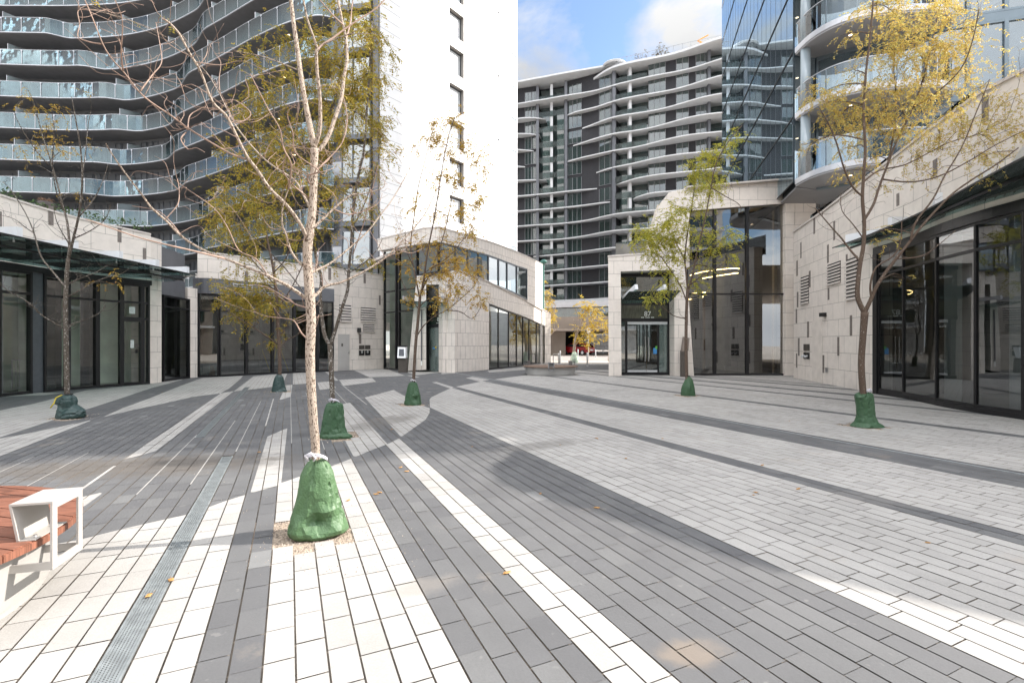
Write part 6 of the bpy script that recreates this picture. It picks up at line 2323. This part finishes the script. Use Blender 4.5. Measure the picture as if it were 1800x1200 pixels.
YG = TB['G'][1]
G_trunk = [(1521, 749, 15), (1517, 690, 13.5), (1514, 640, 13), (1517, 590, 13), (1520, 548, 15)]
G_limbs = [(12, 3.5, -.05, [(1520, 549), (1512, 535), (1507, 515), (1511, 470), (1518, 430), (1519, 390), (1516, 350), (1518, 310), (1521, 260), (1518, 200), (1522, 130), (1530, 60), (1535, 0)]),
           (9, 2.5, -.12, [(1520, 549), (1529, 530), (1540, 505), (1556, 480), (1575, 455), (1595, 430), (1618, 400), (1645, 370), (1675, 340), (1710, 315), (1750, 290), (1790, 260)]),
           (6, 2.4, .2, [(1517, 390), (1535, 360), (1545, 330), (1560, 290), (1580, 240), (1605, 190), (1625, 130), (1640, 70), (1655, 0)]), (5, 2, -.25, [(1516, 345), (1500, 330), (1485, 300), (1470, 250), (1455, 215), (1440, 190)]),
           (5, 1.8, .3, [(1513, 460), (1495, 440), (1480, 420), (1462, 400), (1445, 380), (1432, 365)]), (5, 1.8, -.2, [(1532, 525), (1530, 500), (1540, 470), (1570, 450), (1583, 425), (1585, 390)]),
           (5, 2, -.1, [(1600, 425), (1610, 390), (1640, 350), (1660, 310), (1690, 260), (1715, 200), (1740, 140)]), (4, 1.6, .3, [(1518, 320), (1545, 300), (1590, 290), (1630, 270), (1670, 250), (1720, 235), (1770, 210)]),
           (4, 1.6, -.3, [(1550, 315), (1600, 320), (1650, 310), (1700, 285), (1750, 255), (1800, 230)]), (4, 1.5, .3, [(1560, 290), (1570, 240), (1575, 180), (1570, 110), (1565, 50), (1560, 0)]), (4, 1.5, -.4, [(1605, 190), (1650, 160), (1690, 120), (1710, 70), (1720, 20)]),
           (3, 1.2, -.3, [(1575, 455), (1620, 450), (1650, 430), (1680, 405)]), (3, 1.2, .3, [(1518, 420), (1500, 395), (1480, 370), (1478, 340)])]
G_cl = [(1450, 180, 34, 40), (1475, 205, 34, 44), (1440, 165, 24, 22), (1500, 195, 34, 36), (1530, 220, 34, 34), (1540, 30, 44, 56), (1580, 30, 50, 70), (1630, 20, 50, 70), (1680, 30, 44, 52), (1560, 80, 46, 60), (1610, 80, 50, 70), (1660, 80, 46, 60), (1710, 60, 34, 30), (1570, 130, 46, 60), (1620, 130, 46, 64),
        (1670, 130, 46, 54), (1700, 110, 30, 24), (1590, 180, 42, 50), (1640, 180, 42, 54), (1690, 175, 40, 40), (1555, 180, 36, 36), (1520, 160, 30, 22), (1600, 225, 38, 34), (1650, 225, 36, 32), (1570, 240, 34, 26), (1700, 220, 32, 24), (1740, 240, 36, 28), (1770, 210, 34, 24), (1780, 170, 26, 16), (1790, 240, 28, 18),
        (1530, 280, 32, 18), (1500, 260, 28, 16), (1490, 300, 22, 9), (1610, 270, 30, 17), (1660, 265, 28, 16), (1720, 280, 28, 15), (1760, 275, 26, 13), (1430, 250, 20, 7), (1415, 255, 14, 4), (1550, 330, 20, 6), (1640, 310, 22, 8), (1490, 60, 22, 9), (1500, 130, 24, 11), (1540, 410, 14, 4), (1560, 420, 12, 4), (1590, 490, 8, 1), (1740, 320, 14, 4), (1790, 100, 22, 8), (1750, 150, 24, 8), (1730, 30, 26, 12)]
make_tree('plaza_tree', 'bright yellow leaved tree at right before the curved shop glass', 'G', YG, G_trunk, G_limbs, G_cl, 'bark_brown', 'leaf_yellow', 11, dense=2.0, rscale=.77, tw=(8, .23), extra_twigs=90, spread=.7, lean=-.12)

# small golden trees along the street behind
def street_tree(label, x, yb, Y, crown, seed, trunk_w=5):
    tr = [(x, yb, trunk_w), (x + 1, yb - 20, trunk_w), (x + 4, yb - 45, trunk_w * .8), (x + 14, yb - 70, trunk_w * .5), (x + 22, yb - 95, trunk_w * .3)]
    make_tree('street_tree', label, None, Y, tr, [(2.4, 1, .3, [(x + 2, yb - 30), (x + 14, yb - 45), (x + 28, yb - 58)]), (2.4, 1, -.3, [(x + 5, yb - 46), (x + 2, yb - 60), (x, yb - 78)])], crown, 'bark_pale', 'leaf_gold', seed, tw=(4, .55), group='small golden trees along the street', extra_twigs=6, twig_n=4)
street_tree('small golden tree growing in front of the red car', 1008, 638, 39.5, [(1032, 535, 11, 26), (1042, 548, 12, 28), (1050, 562, 10, 20), (1024, 552, 10, 18), (1038, 570, 12, 26), (1020, 575, 8, 10), (1032, 588, 9, 16), (1043, 592, 8, 14), (1014, 592, 8, 14), (1028, 600, 8, 16), (1050, 545, 8, 14), (1020, 538, 6, 9)], 31)
street_tree('small golden tree half hidden behind the pavilion corner', 955, 632, 47, [(957, 510, 9, 26), (962, 528, 9, 28), (966, 548, 8, 24), (970, 562, 8, 20), (960, 545, 8, 18), (955, 525, 8, 16), (973, 555, 6, 12), (968, 575, 6, 10)], 32)
street_tree('small golden tree just left of the entrance 87 portal', 1071, 634, 44, [(1066, 575, 7, 16), (1062, 585, 6, 12), (1070, 565, 7, 14), (1068, 592, 5, 8)], 33)
def roof_tree(label, x, y, Y, cl, leaf, seed):
    make_tree('roof_tree', label, None, Y, [(x, y, 1.4), (x + 1, y - 9, 1.0), (x, y - 17, .5)], [(1, .5, .3, [(x, y - 5), (x - 5, y - 14), (x - 8, y - 20)]), (1, .5, -.3, [(x, y - 4), (x + 6, y - 12), (x + 9, y - 20)])], cl, 'bark_brown', leaf, seed, tw=(4, .7), group='trees on the apartment block roof', twig_n=4, base=(XP(x, Y), Y))
roof_tree('sparse pale small tree on the background roof terrace', 1128, 118, 86, [(1122, 100, 7, 5), (1130, 95, 7, 5), (1136, 102, 7, 5), (1120, 108, 6, 5)], 'leaf_red', 41)
roof_tree('taller russet tree on the background roof terrace', 1162, 108, 85, [(1160, 90, 8, 14), (1168, 94, 8, 14), (1155, 96, 7, 12), (1164, 82, 7, 8), (1172, 96, 6, 8)], 'leaf_red', 42)
# ------------------------------------------------------------ watering bags
def bagmat(name, c, c2, rough):
    m, t, o = mat(name)
    b = principled(t, o, rough, 0, None, 0.5)
    tcx = N(t, 'ShaderNodeTexCoord')
    n = N(t, 'ShaderNodeTexNoise')
    n.inputs['Scale'].default_value = 5
    n.inputs['Detail'].default_value = 5
    t.links.new(tcx.outputs['Object'], n.inputs['Vector'])
    x = N(t, 'ShaderNodeMixRGB')
    x.inputs['Color1'].default_value = (*c, 1)
    x.inputs['Color2'].default_value = (*c2, 1)
    t.links.new(n.outputs['Fac'], x.inputs['Fac'])
    t.links.new(x.outputs['Color'], b.inputs['Base Color'])
    v = N(t, 'ShaderNodeTexVoronoi')
    v.inputs['Scale'].default_value = 70
    n2 = N(t, 'ShaderNodeTexNoise')
    n2.inputs['Scale'].default_value = 24
    n2.inputs['Detail'].default_value = 4
    n2.inputs['Distortion'].default_value = 1.2
    t.links.new(tcx.outputs['Object'], v.inputs['Vector'])
    t.links.new(tcx.outputs['Object'], n2.inputs['Vector'])
    ad = N(t, 'ShaderNodeMath', operation='ADD')
    mu = N(t, 'ShaderNodeMath', operation='MULTIPLY')
    mu.inputs[1].default_value = .45
    t.links.new(v.outputs['Distance'], mu.inputs[0])
    t.links.new(n2.outputs['Fac'], ad.inputs[0])
    t.links.new(mu.outputs['Value'], ad.inputs[1])
    bp = N(t, 'ShaderNodeBump')
    bp.inputs['Strength'].default_value = .5
    bp.inputs['Distance'].default_value = .008
    t.links.new(ad.outputs['Value'], bp.inputs['Height'])
    t.links.new(bp.outputs['Normal'], b.inputs['Normal'])
    return m
M['bag'] = bagmat('green_woven_poly', (0.064, 0.128, 0.055), (0.088, 0.165, 0.072), .5)
M['bag_deep'] = bagmat('deep_green_woven_poly', (0.030, 0.078, 0.034), (0.045, 0.105, 0.05), .5)
M['bag_dark'] = bagmat('dark_teal_woven_poly', (0.018, 0.045, 0.045), (0.03, 0.06, 0.055), .4)
def bag(key, label, h, prof, m_, seed, lumps=(), strap=True, yellow=False, tube_r=.06, ztie=.06):
    """prof: (height fraction, radius left, radius right) in metres; front-back radius follows the mean"""
    x0, y0 = TB[key]
    root = thing('watering_bag', label, 'watering bag', group='watering bags round the tree trunks')
    rg = random.Random(seed)
    n, rows = (44, 22) if key == 'A' else (30, 15)
    mb = MB()
    ph = [rg.uniform(0, 6.28) for _ in range(6)]
    for j in range(rows + 1):
        f = j / rows
        for k in range(n):
            a = 2 * math.pi * (k + (.5 if j % 2 else 0) + rg.uniform(-.25, .25)) / n
            fj = f if j in (0, rows) else min(1, max(0, f + rg.uniform(-.2, .2) / rows))
            rl = np.interp(fj, [p[0] for p in prof], [p[1] for p in prof])
            rr = np.interp(fj, [p[0] for p in prof], [p[2] for p in prof])
            ca, sa_ = math.cos(a), math.sin(a)
            t = .5 + .5 * ca
            rx = rl * (1 - t) + rr * t
            ry = rx * .8
            # broad flat sides, upright pleats gathered toward the neck, slack cross folds low down
            flat = .05 * math.cos(3 * a + ph[0] + fj) + .03 * math.cos(5 * a + ph[1] - 1.5 * fj)
            pl = abs(mnoise.noise(Vector((ca * 2.6, sa_ * 2.6, fj * .8 + seed))))
            pleat = -max(0, .13 - pl) / .13 * (.05 + .16 * fj ** 2)
            cr = abs(mnoise.noise(Vector((ca * 1.1 + 7, sa_ * 1.1, fj * 4.2 + seed * 2.1))))
            cross = -max(0, .1 - cr) / .1 * .09 * (1 - fj)
            w = 1 + flat + pleat + cross + .03 * mnoise.noise(Vector((ca * 4, sa_ * 4, fj * 3 + seed)))
            z = fj * h + .04 * h * math.sin(a * 2 + ph[2]) * fj * (1 - fj) * 2 + (.03 * mnoise.noise(Vector((ca * 5, sa_ * 5, seed))) if j == rows else 0)
            x, y = ca * rx * w, sa_ * ry * w
            for (la, lf, ls, lr, lw) in lumps:
                d = math.hypot(math.atan2(math.sin(a - la), math.cos(a - la)) / lw, (fj - lf) / ls)
                if d < 1:
                    g = lr * (1 - d) ** (.8 if lr < 0 else 1.3)
                    x += ca * g
                    y += sa_ * g
            mb.v.append((x0 + x, y0 + y, max(0.002, z)))
    for j in range(rows):
        for k in range(n):
            k2 = (k + 1) % n
            a_, b_, c_, d_ = j * n + k, j * n + k2, (j + 1) * n + k2, (j + 1) * n + k
            tris = ((a_, b_, d_), (b_, c_, d_)) if j % 2 == 0 else ((a_, b_, c_), (a_, c_, d_))
            for t_ in tris:
                mb.f.append(t_)
                mb.m.append(0)
                mb.uv.append([(0, 0)] * 3)
    top = len(mb.v)
    mb.v.append((x0, y0, h * .985))
    for k in range(n):
        mb.f.append((rows * n + k, rows * n + (k + 1) % n, top))
        mb.m.append(0)
        mb.uv.append([(0, 0)] * 3)
    bo = mb.build('bag_body', m_, root)
    sm = bo.modifiers.new('soften', 'SUBSURF')
    sm.subdivision_type = 'SIMPLE'
    sm.levels = sm.render_levels = 2
    sm2 = bo.modifiers.new('relax', 'SMOOTH')
    sm2.factor, sm2.iterations = .35, 1
    if strap:
        mb = MB()
        for q in range(2):
            pts = []
            for k in range(15):
                a = -2.2 + 4.4 * k / 14 + q * .5
                pts.append((x0 + ztie * .2 + (tube_r + .012) * math.cos(a - 1.57), y0 + (tube_r + .012) * math.sin(a - 1.57) - .004, h + .012 + .03 * math.cos(a * 1.3) + q * .012))
            mb.tube(pts, .009, 5)
        mb.tube([(x0 - .03, y0 - tube_r - .02, h + .0), (x0 - .05, y0 - tube_r - .045, h + .05), (x0 + .0, y0 - tube_r - .05, h + .075), (x0 + .035, y0 - tube_r - .04, h + .03), (x0 + .01, y0 - tube_r - .02, h)], .008, 5)
        mb.build('strap', 'tape', root, True)
    else:
        mb = MB()
        pts = [(x0 + (tube_r + .008) * math.cos(a * .45), y0 + (tube_r + .008) * math.sin(a * .45), h + .01) for a in range(15)]
        mb.tube(pts, .012, 5)
        if yellow:
            mb2 = MB()
            mb2.tube([(x0 - .05, y0 - .1, h + .0), (x0 - .09, y0 - .2, h * .9), (x0 - .07, y0 - .26, h * .7), (x0 - .11, y0 - .3, h * .5)], .012, 6)
            mb2.build('yellow_cord', 'yellow', root, True)
        mb.build('collar', 'black', root, True)
    settle(root, (x0, y0, 0))
# nearest bag
sA = 850 / TB['A'][1]
bag('A', 'bright green watering bag round the nearest tree, sunlit and crumpled', .625, [(0, .215, .235), (.05, .232, .25), (.14, .225, .235), (.36, .188, .195), (.6, .155, .16), (.8, .125, .135), (.92, .092, .105), (1, .05, .06)], 'bag', 2,
    lumps=((-1.2, .22, .15, -.07, .5), (-.7, .36, .08, .035, .55), (-1.95, .12, .2, .04, .4), (-.5, .1, .12, .045, .5), (-2.6, .5, .25, -.015, .4), (-1.5, .62, .16, .018, .5)))
bag('B', 'deep green watering bag with a dark side seam behind the nearest tree', .60, [(0, .21, .29), (.05, .215, .30), (.12, .21, .23), (.3, .2, .19), (.8, .15, .17), (.95, .12, .15), (1, .06, .08)], 'bag_deep', 4, lumps=((-2.3, .5, .5, .012, .2), (-.3, .05, .12, .06, .4)))
bag('C', 'dark slumped watering bag nearest the dark shop glass', .58, [(0, .24, .26), (.1, .24, .22), (.5, .20, .17), (.85, .13, .14), (1, .05, .06)], 'bag_dark', 6, lumps=((-.4, .05, .15, .16, .35),), strap=False, tube_r=.06)
bag('D', 'dark green watering bag slumped to one side with a yellow cord before the left shop', .50, [(0, .22, .32), (.1, .22, .34), (.35, .2, .30), (.55, .18, .16), (.7, .24, .16), (.88, .2, .13), (1, .05, .06)], 'bag_dark', 8, lumps=((-2.6, .62, .2, .05, .5), (-1.2, .42, .12, -.06, .8), (-.2, .3, .2, .05, .6)), strap=False, yellow=True, tube_r=.055)
bag('E', 'green watering bag on the tree before entrance 89', .60, [(0, .22, .23), (.08, .22, .225), (.4, .19, .2), (.8, .14, .13), (.94, .11, .1), (1, .05, .055)], 'bag_deep', 10, lumps=((-1.1, .25, .15, -.05, .5), (-.8, .45, .12, .03, .5)), tube_r=.05)
bag('F', 'green watering bag on the tree beside entrance 87', .59, [(0, .19, .24), (.15, .2, .225), (.5, .17, .2), (.85, .07, .15), (1, .05, .06)], 'bag_deep', 12, lumps=((-1.6, .4, .3, .03, .35),), strap=False, tube_r=.05)
bag('G', 'tall green watering bag with flared foot and white tape on the right hand yellow tree', .66, [(0, .27, .31), (.05, .25, .30), (.12, .2, .22), (.3, .16, .17), (.6, .17, .15), (.85, .2, .13), (.96, .19, .12), (1, .08, .08)], 'bag_deep', 14, lumps=((-.3, .03, .1, .05, .4), (-2.5, .86, .1, .02, .5)), tube_r=.075)

# ------------------------------------------------------------ round timber benches
def bench(c, label, arms, seed, wood='wood', base='benchbase', arm='armrest', r=1.28):
    root = thing('round_bench', label, 'bench', group='round timber benches')
    mb = MB()
    mb.lathe([(r * .86, .0), (r * .86, .05), (r * .88, .05), (r * .925, .405), (0.02, .405)], (c[0], c[1], 0), 96)
    mb.build('drum', base, root, True).data.polygons.foreach_set('use_smooth', [False] * (96 * 4))
    mb = MB()
    mb.lathe([(r * .85, .0), (r * .85, .052)], (c[0], c[1], 0), 64)
    mb.build('plinth', 'black', root)
    # boards across the top, cut to the circle
    mb = MB()
    w = .118
    rg = random.Random(seed)
    rot = Matrix.Rotation(R(-14), 2)
    k = -r
    while k < r - .01:
        a, b = k + .004, min(k + w - .004, r - .002)
        n = 9
        up_, lo_ = [], []
        for q in range(n):
            yy = a + (b - a) * q / (n - 1)
            hx = math.sqrt(max(0, r * r - yy * yy))
            up_.append((hx, yy))
            lo_.append((-hx, yy))
        poly = [rot @ Vector(p) for p in up_ + lo_[::-1]]
        mb.prism([(c[0] + p.x, c[1] + p.y) for p in poly], .412, .452 + rg.uniform(-.0015, .0015))
        k += w
    mb.build('seat_boards', wood, root)
    # curved edging boards
    mb = MB()
    nseg = 26
    for q in range(nseg):
        a0, a1 = 2 * math.pi * q / nseg + .003, 2 * math.pi * (q + 1) / nseg - .003
        P_ = [(c[0] + rr * math.cos(a0 + (a1 - a0) * t / 4), c[1] + rr * math.sin(a0 + (a1 - a0) * t / 4)) for rr, ts in ((r + .012, range(5)), (r - .0, range(4, -1, -1))) for t in ts]
        mb.prism(P_, .407, .446)
    mb.build('edging', wood, root)
    for a in arms:
        e = Vector((math.cos(a), math.sin(a), 0))
        t = Vector((-e.y, e.x, 0))
        o = Vector((c[0], c[1], 0))
        W_, th = .30, .012
        ro, ri = r + .07, r - .07
        mb = MB()
        # folded plate: inner leg, top, outer hanging frame
        mb.obox(o + e * (ri - .02) - t * W_ / 2 + Vector((0, 0, .454)), e * th, t * W_, e * (-.035) + Vector((0, 0, .205)))
        mb.obox(o + e * (ri - .055) - t * W_ / 2 + Vector((0, 0, .659)), e * (ro - ri + .055), t * W_, Vector((0, 0, th)))
        mb.obox(o + e * (ri - .02) - t * W_ / 2 + Vector((0, 0, .452)), e * .09, t * W_, Vector((0, 0, .006)))
        b_ = .045
        for s_ in (-W_ / 2, W_ / 2 - b_):
            mb.obox(o + e * ro + t * s_ + Vector((0, 0, .27)), e * th, t * b_, Vector((0, 0, .401)))
        mb.obox(o + e * ro + t * (-W_ / 2 + b_) + Vector((0, 0, .27)), e * th, t * (W_ - 2 * b_), Vector((0, 0, .05)))
        mb.obox(o + e * ro + t * (-W_ / 2 + b_) + Vector((0, 0, .625)), e * th, t * (W_ - 2 * b_), Vector((0, 0, .046)))
        # side cheeks of the frame back to the drum
        for s_ in (-W_ / 2, W_ / 2 - .01):
            mb.obox(o + e * (r * .9) + t * s_ + Vector((0, 0, .272)), e * (ro - r * .9), t * .01, Vector((0, 0, .045)))
        ar = mb.build('armrest', arm, root)
        mb = MB()
        for s_ in (-.08, .08):
            mb.lathe([(.0, .008), (.01, .008), (.011, 0)], tuple(o + e * (ri + .03) + t * s_ + Vector((0, 0, .458))), 8)
        mb.build('bolt', 'steel', ar)
    settle(root, (c[0], c[1], 0))
bench((-4.05, 2.62), 'round timber topped white bench at the lower left corner with a cream steel armrest', (.27, 2.4, 4.5), 1)
bd = G(971, 661)
bench((bd[0], bd[1] + 1.25), 'round grey bench with a timber top in the middle distance before the road', (-1.62, .55, 2.55), 2, wood='wood_grey', base='greyconcrete', arm='greyarm', r=1.4)

# ------------------------------------------------------------ kiosks, posts, bollards, lamp
k = G(706, 654.5)
root = thing('intercom_kiosk', 'brown entry kiosk with a tilted silver screen left of entrance 89', 'kiosk')
Yk = k[1]
mb = MB()
mb.obox((XP(700, Yk), Yk, 0), (.42, -.08, 0), (.06, .3, 0), (0, 0, Z(629, Yk)))
mb.build('pedestal', 'brown', root)
mb = MB()
zz = Z(629, Yk)
hh = Z(610, Yk) - zz
o = Vector((XP(699, Yk), Yk - .1, zz))
mb.extr([o, o + Vector((.47, -.09, 0)), o + Vector((.40, .18, hh)), o + Vector((-.03, .27, hh))], Vector((.05, .26, .02)))
hd_ = mb.build('head', 'silver', root)
mb = MB()
f = Vector((-.02, -.03, 0))
pts = [o, o + Vector((.47, -.09, 0)), o + Vector((.40, .18, hh)), o + Vector((-.03, .27, hh))]
c_ = sum(pts, Vector()) / 4
n_ = (pts[1] - pts[0]).cross(pts[3] - pts[0]).normalized()
if n_.y > 0: n_ = -n_
mb.face([c_ + (p - c_) * .66 + n_ * .006 for p in pts])
mb.build('screen', 'screen', hd_)
mb = MB()
mb.extr([pts[3], pts[2], pts[2] + Vector((0, .0, .09)), pts[3] + Vector((0, .0, .09))], Vector((.05, .3, 0)))
mb.build('cap', 'black', hd_)
settle(root, (k[0], k[1], 0))

Yk = G(1204, 661)[1] - .35
root = thing('intercom_kiosk', 'brown post kiosk with a slanted head beside the right leg of entrance 87', 'kiosk')
xk = XP(1202, Yk)
mb = MB()
mb.box((xk, Yk, .62), (.30, .16, 1.24))
mb.build('pedestal', 'brown', root)
mb = MB()
o = Vector((xk - .16, Yk - .12, 1.2))
mb.extr([o, o + Vector((.34, 0, .06)), o + Vector((.44, .12, .62)), o + Vector((.14, .12, .68))], Vector((.02, .16, .04)))
mb.build('head', 'brown_light', root)
settle(root, (xk, Yk, 0))

def bollard(x, yb, h, label):
    c = G(x, yb)
    root = thing('bollard', label, 'bollard', group='steel bollards along the road edge')
    mb = MB()
    mb.lathe([(.062, 0), (.062, h - .012), (.055, h), (.001, h + .002)], (c[0], c[1], 0), 16)
    mb.build('post', 'steel', root, True)
    mb = MB()
    mb.lathe([(.085, 0.001), (.085, .012), (.063, .014)], (c[0], c[1], 0), 16)
    mb.build('base_ring', 'steel', root, True)
    settle(root, (c[0], c[1], 0))
bollard(1032.5, 643, .95, 'nearest steel bollard on the sunlit paving right of the round bench')
bollard(984.5, 638.5, 1.0, 'tall steel bollard behind the round bench, left of the golden tree')
bollard(982, 637.6, .8, 'shorter steel bollard close behind the round bench')
bollard(1016, 628.5, .9, 'steel bollard in front of the red car')
bollard(1047, 628, .9, 'steel bollard before the white wall panels')
bollard(1060, 622, .9, 'farthest steel bollard beside the entrance 87 portal')
# small box seat by the road and sign post
c = G(977, 638.4)
root = thing('bike_rack', 'small pale steel bike hoop behind the round bench', 'bike rack')
mb = MB(); mb.tube(spline([(c[0] - .2, c[1], 0), (c[0] - .2, c[1], .62), (c[0] - .15, c[1], .72), (c[0] + .15, c[1], .72), (c[0] + .2, c[1], .62), (c[0] + .2, c[1], 0)], 4), .035, 8)
mb.build('hoop', 'armrest', root, True); settle(root, (c[0], c[1], 0))
yp = 44.0
root = thing('sign_post', 'thin pale sign post in front of the red car', 'sign post')
mb = MB(); mb.tube([(XP(1034.5, yp), yp, 0), (XP(1034.5, yp), yp, 3.0)], .03, 8); mb.build('pole', 'silver', root)
mb = MB(); mb.box((XP(1034.5, yp), yp - .04, 2.75), (.3, .02, .45)); mb.build('plate', 'signwhite', root)
settle(root, (XP(1034.5, yp), yp, 0))
root = thing('street_lamp', 'slim dark green street lamp rising behind the pavilion corner', 'street lamp')
yl_ = 46.0
x_ = XP(955.5, yl_)
mb = MB(); mb.tube([(x_, yl_, 0), (x_, yl_, 1), (x_, yl_, 9.2)], [.12, .1, .07], 10); mb.build('pole', 'greenpole', root, True)
mb = MB(); mb.lathe([(.02, -.1), (.25, -.05), (.34, .06), (.28, .2), (.1, .3), (.01, .32)], (x_, yl_, 9.25), 16); mb.build('lamp_head', 'greenpole', root, True)
settle(root, (x_, yl_, 0))
# flower tub at the foot of the golden tree
c = G(1010, 638.5)
root = thing('watering_bag', 'pale green and white watering bag on the small golden street tree', 'watering bag')
mb = MB(); mb.lathe([(.3, 0), (.34, .15), (.28, .5), (.16, .85), (.05, .95), (.01, .95)], (XP(1009.5, 39.5), 39.5, 0), 18)
mb.build('bag_body', 'bag_pale', root, True)
settle(root, (XP(1009.5, 39.5), 39.5, 0))

# ------------------------------------------------------------ red car in the car park entrance
def car(c, rz, label):
    root = thing('parked_car', label, 'car')
    rm = Matrix.Translation(Vector(c)) @ Matrix.Rotation(rz, 4, 'Z')
    side = [(-2.25, .45), (-2.3, .75), (-2.2, 1.0), (-1.45, 1.08), (-.75, 1.52), (.9, 1.6), (1.75, 1.5), (2.1, 1.05), (2.25, .95), (2.28, .5), (2.2, .32), (-2.15, .32)]
    mb = MB()
    def ring(y, k):
        out = []
        for x, z in side:
            t = max(0, (z - 1.0)) / .6
            out.append(rm @ Vector((x * (1 - .0 * k), y * (1 - .2 * t) * 1.0, z)))
        return out
    r0, r1 = ring(-.92, 1), ring(.92, 1)
    mb.face(r0); mb.face(r1[::-1])
    n = len(side)
    for i in range(n):
        j = (i + 1) % n
        mb.face([r0[j], r0[i], r1[i], r1[j]])
    body = mb.build('body', 'red', root)
    bv = body.modifiers.new('round', 'BEVEL'); bv.width = .07; bv.segments = 3
    def patch(name, pts, m_, parent=root):
        mb = MB()
        q = [rm @ Vector(p) for p in pts]
        mb.face(q)
        mb.build(name, m_, parent)
    for s_ in (-1, 1):
        y0_, y1_ = .925 * s_, .80 * s_
        a, b = (lambda z: (.92 * (1 - .2 * max(0, z - 1) / .6) + .012) * s_), None
        patch('side_window', [(-1.2, a(1.1), 1.1), (.35, a(1.1), 1.1), (.35, a(1.5), 1.5), (-.7, a(1.46), 1.46)], 'carglass')
        patch('side_window', [(.45, a(1.1), 1.1), (1.75, a(1.1), 1.1), (1.5, a(1.46), 1.46), (.45, a(1.5), 1.5)], 'carglass')
        mb = MB(); mb.obox(rm @ Vector((2.2, .55 * s_ - .2, .8)), rm.to_3x3() @ Vector((.1, 0, 0)), rm.to_3x3() @ Vector((0, .4, 0)), Vector((0, 0, .18)))
        mb.build('tail_light', 'redlamp', root)
        for x in (-1.45, 1.42):
            mb = MB()
            cw = rm @ Vector((x, .86 * s_, .34))
            ax = rm.to_3x3() @ Vector((0, 1, 0))
            mb.tube([cw - ax * .11, cw + ax * .11], .34, 20)
            w = mb.build('wheel', 'rubber', root)
            mb = MB(); mb.tube([cw + ax * s_ * .1, cw + ax * s_ * .118], .2, 14); mb.build('rim', 'silver', w)
    patch('rear_window', [(2.09, -.72, 1.1), (2.09, .72, 1.1), (1.79, .66, 1.47), (1.79, -.66, 1.47)], 'carglass')
    patch('windscreen', [(-1.4, -.75, 1.11), (-.78, -.68, 1.5), (-.78, .68, 1.5), (-1.4, .75, 1.11)], 'carglass')
    mb = MB(); mb.obox(rm @ Vector((2.27, -.26, .62)), rm.to_3x3() @ Vector((.02, 0, 0)), rm.to_3x3() @ Vector((0, .52, 0)), Vector((0, 0, .12))); mb.build('number_plate', 'signwhite', root)
    settle(root, c)
car((XP(1015, 66.5), 66.5, 0), R(-42), 'red hatchback parked in the dark car park entrance')

# tiny crane far behind the roof
yc = 120.0
root = thing('crane', 'tiny orange crane jib above the background roof railing', 'crane')
mb = MB()
a, b = P(1230, 88, yc), P(1230, 72, yc)
mb.bar(a, b, .2, .2)
mb.build('mast', 'orange', root)
mb = MB()
mb.bar(P(1226, 72, yc), P(1245, 62, yc), .18, .2)
mb.bar(P(1226, 72, yc), P(1236, 76, yc), .18, .2)
mb.build('jib', 'orange', root)
mb = MB(); mb.bar(P(1230, 88, yc), Vector((P(1230, 88, yc).x, yc, 0)), .5, .5); mb.build('tower_mast', 'orange', root)
settle(root, (a.x, a.y, 0))

# fallen leaves
rl_ = random.Random(77)
spots = [(1047, 770), (1050, 771), (1100, 806), (1165, 771), (1048, 698), (690, 755), (714, 829), (704, 822), (662, 869), (950, 868), (1340, 818), (1388, 740), (830, 785), (612, 880), (1330, 866), (1403, 860), (1048, 893), (285, 690), (455, 795), (890, 1008), (1325, 870), (668, 866), (985, 782), (1630, 954), (300, 1020), (262, 1047)]
leafm = None
for i, (x, y) in enumerate(spots):
    c = G(x, y)
    if leafm is None:
        mb = MB()
        mb.face([(-.035, 0, .004), (-.01, -.018, .012), (.03, -.008, .006), (.045, .004, .016), (.015, .02, .006), (-.015, .016, .014)])
        mb.face([(-.035, 0, .004), (-.06, -.004, .008), (-.06, .0, .008)])
        o = mb.build('fallen_leaf', 'fallen')
        leafm = o
        tag(o, 'small curled brown leaf lying on the paving', 'leaf', 'fallen leaves on the paving')
    else:
        o = leafm.copy()
        COL.objects.link(o)
    o.location = (c[0], c[1], 0.0)
    o.rotation_euler = (0, 0, rl_.uniform(0, 6.28))
    k = rl_.uniform(.5, .95)
    o.scale = (k, k, k)

# ------------------------------------------------------------ street blocks across the road behind the viewer (seen in the glass)
def block(label, x0, x1, y0, y1, h, wallm, seed):
    root = thing('apartment_block', label, 'apartment block')
    mb = MB(); mb.prism([(x0, y0), (x1, y0), (x1, y1), (x0, y1)], 0, h); mb.build('wall', wallm, root)
    mb = MB(); mb.prism([(x0 - .3, y0 - .3), (x1 + .3, y0 - .3), (x1 + .3, y1 + .3), (x0 - .3, y1 + .3)], h, h + .4); mb.build('roof', 'coping', root)
    z = 4.0
    while z < h - 2.5:
        mb = MB(); mb.box(((x0 + x1) / 2, y1 + .5, z - .3), (x1 - x0, 1.0, .25)); mb.build('balcony_slab', 'whiteslab', root)
        mb = MB()
        x = x0 + 1
        mb.box(((x0 + x1) / 2, y1 + .02, z + 1.2), (x1 - x0 - 2, .06, 1.7)); mb.build('window_strip', 'farglass', root)
        z += 3.2
    settle(root, ((x0 + x1) / 2, (y0 + y1) / 2, 0))
block('pale apartment block across the street behind the viewer, left one', -34, -3, -40, -26, 24, 'beigebeam', 1)
block('white apartment block across the street behind the viewer, right one', -1, 34, -44, -30, 30, 'whiteslab', 2)
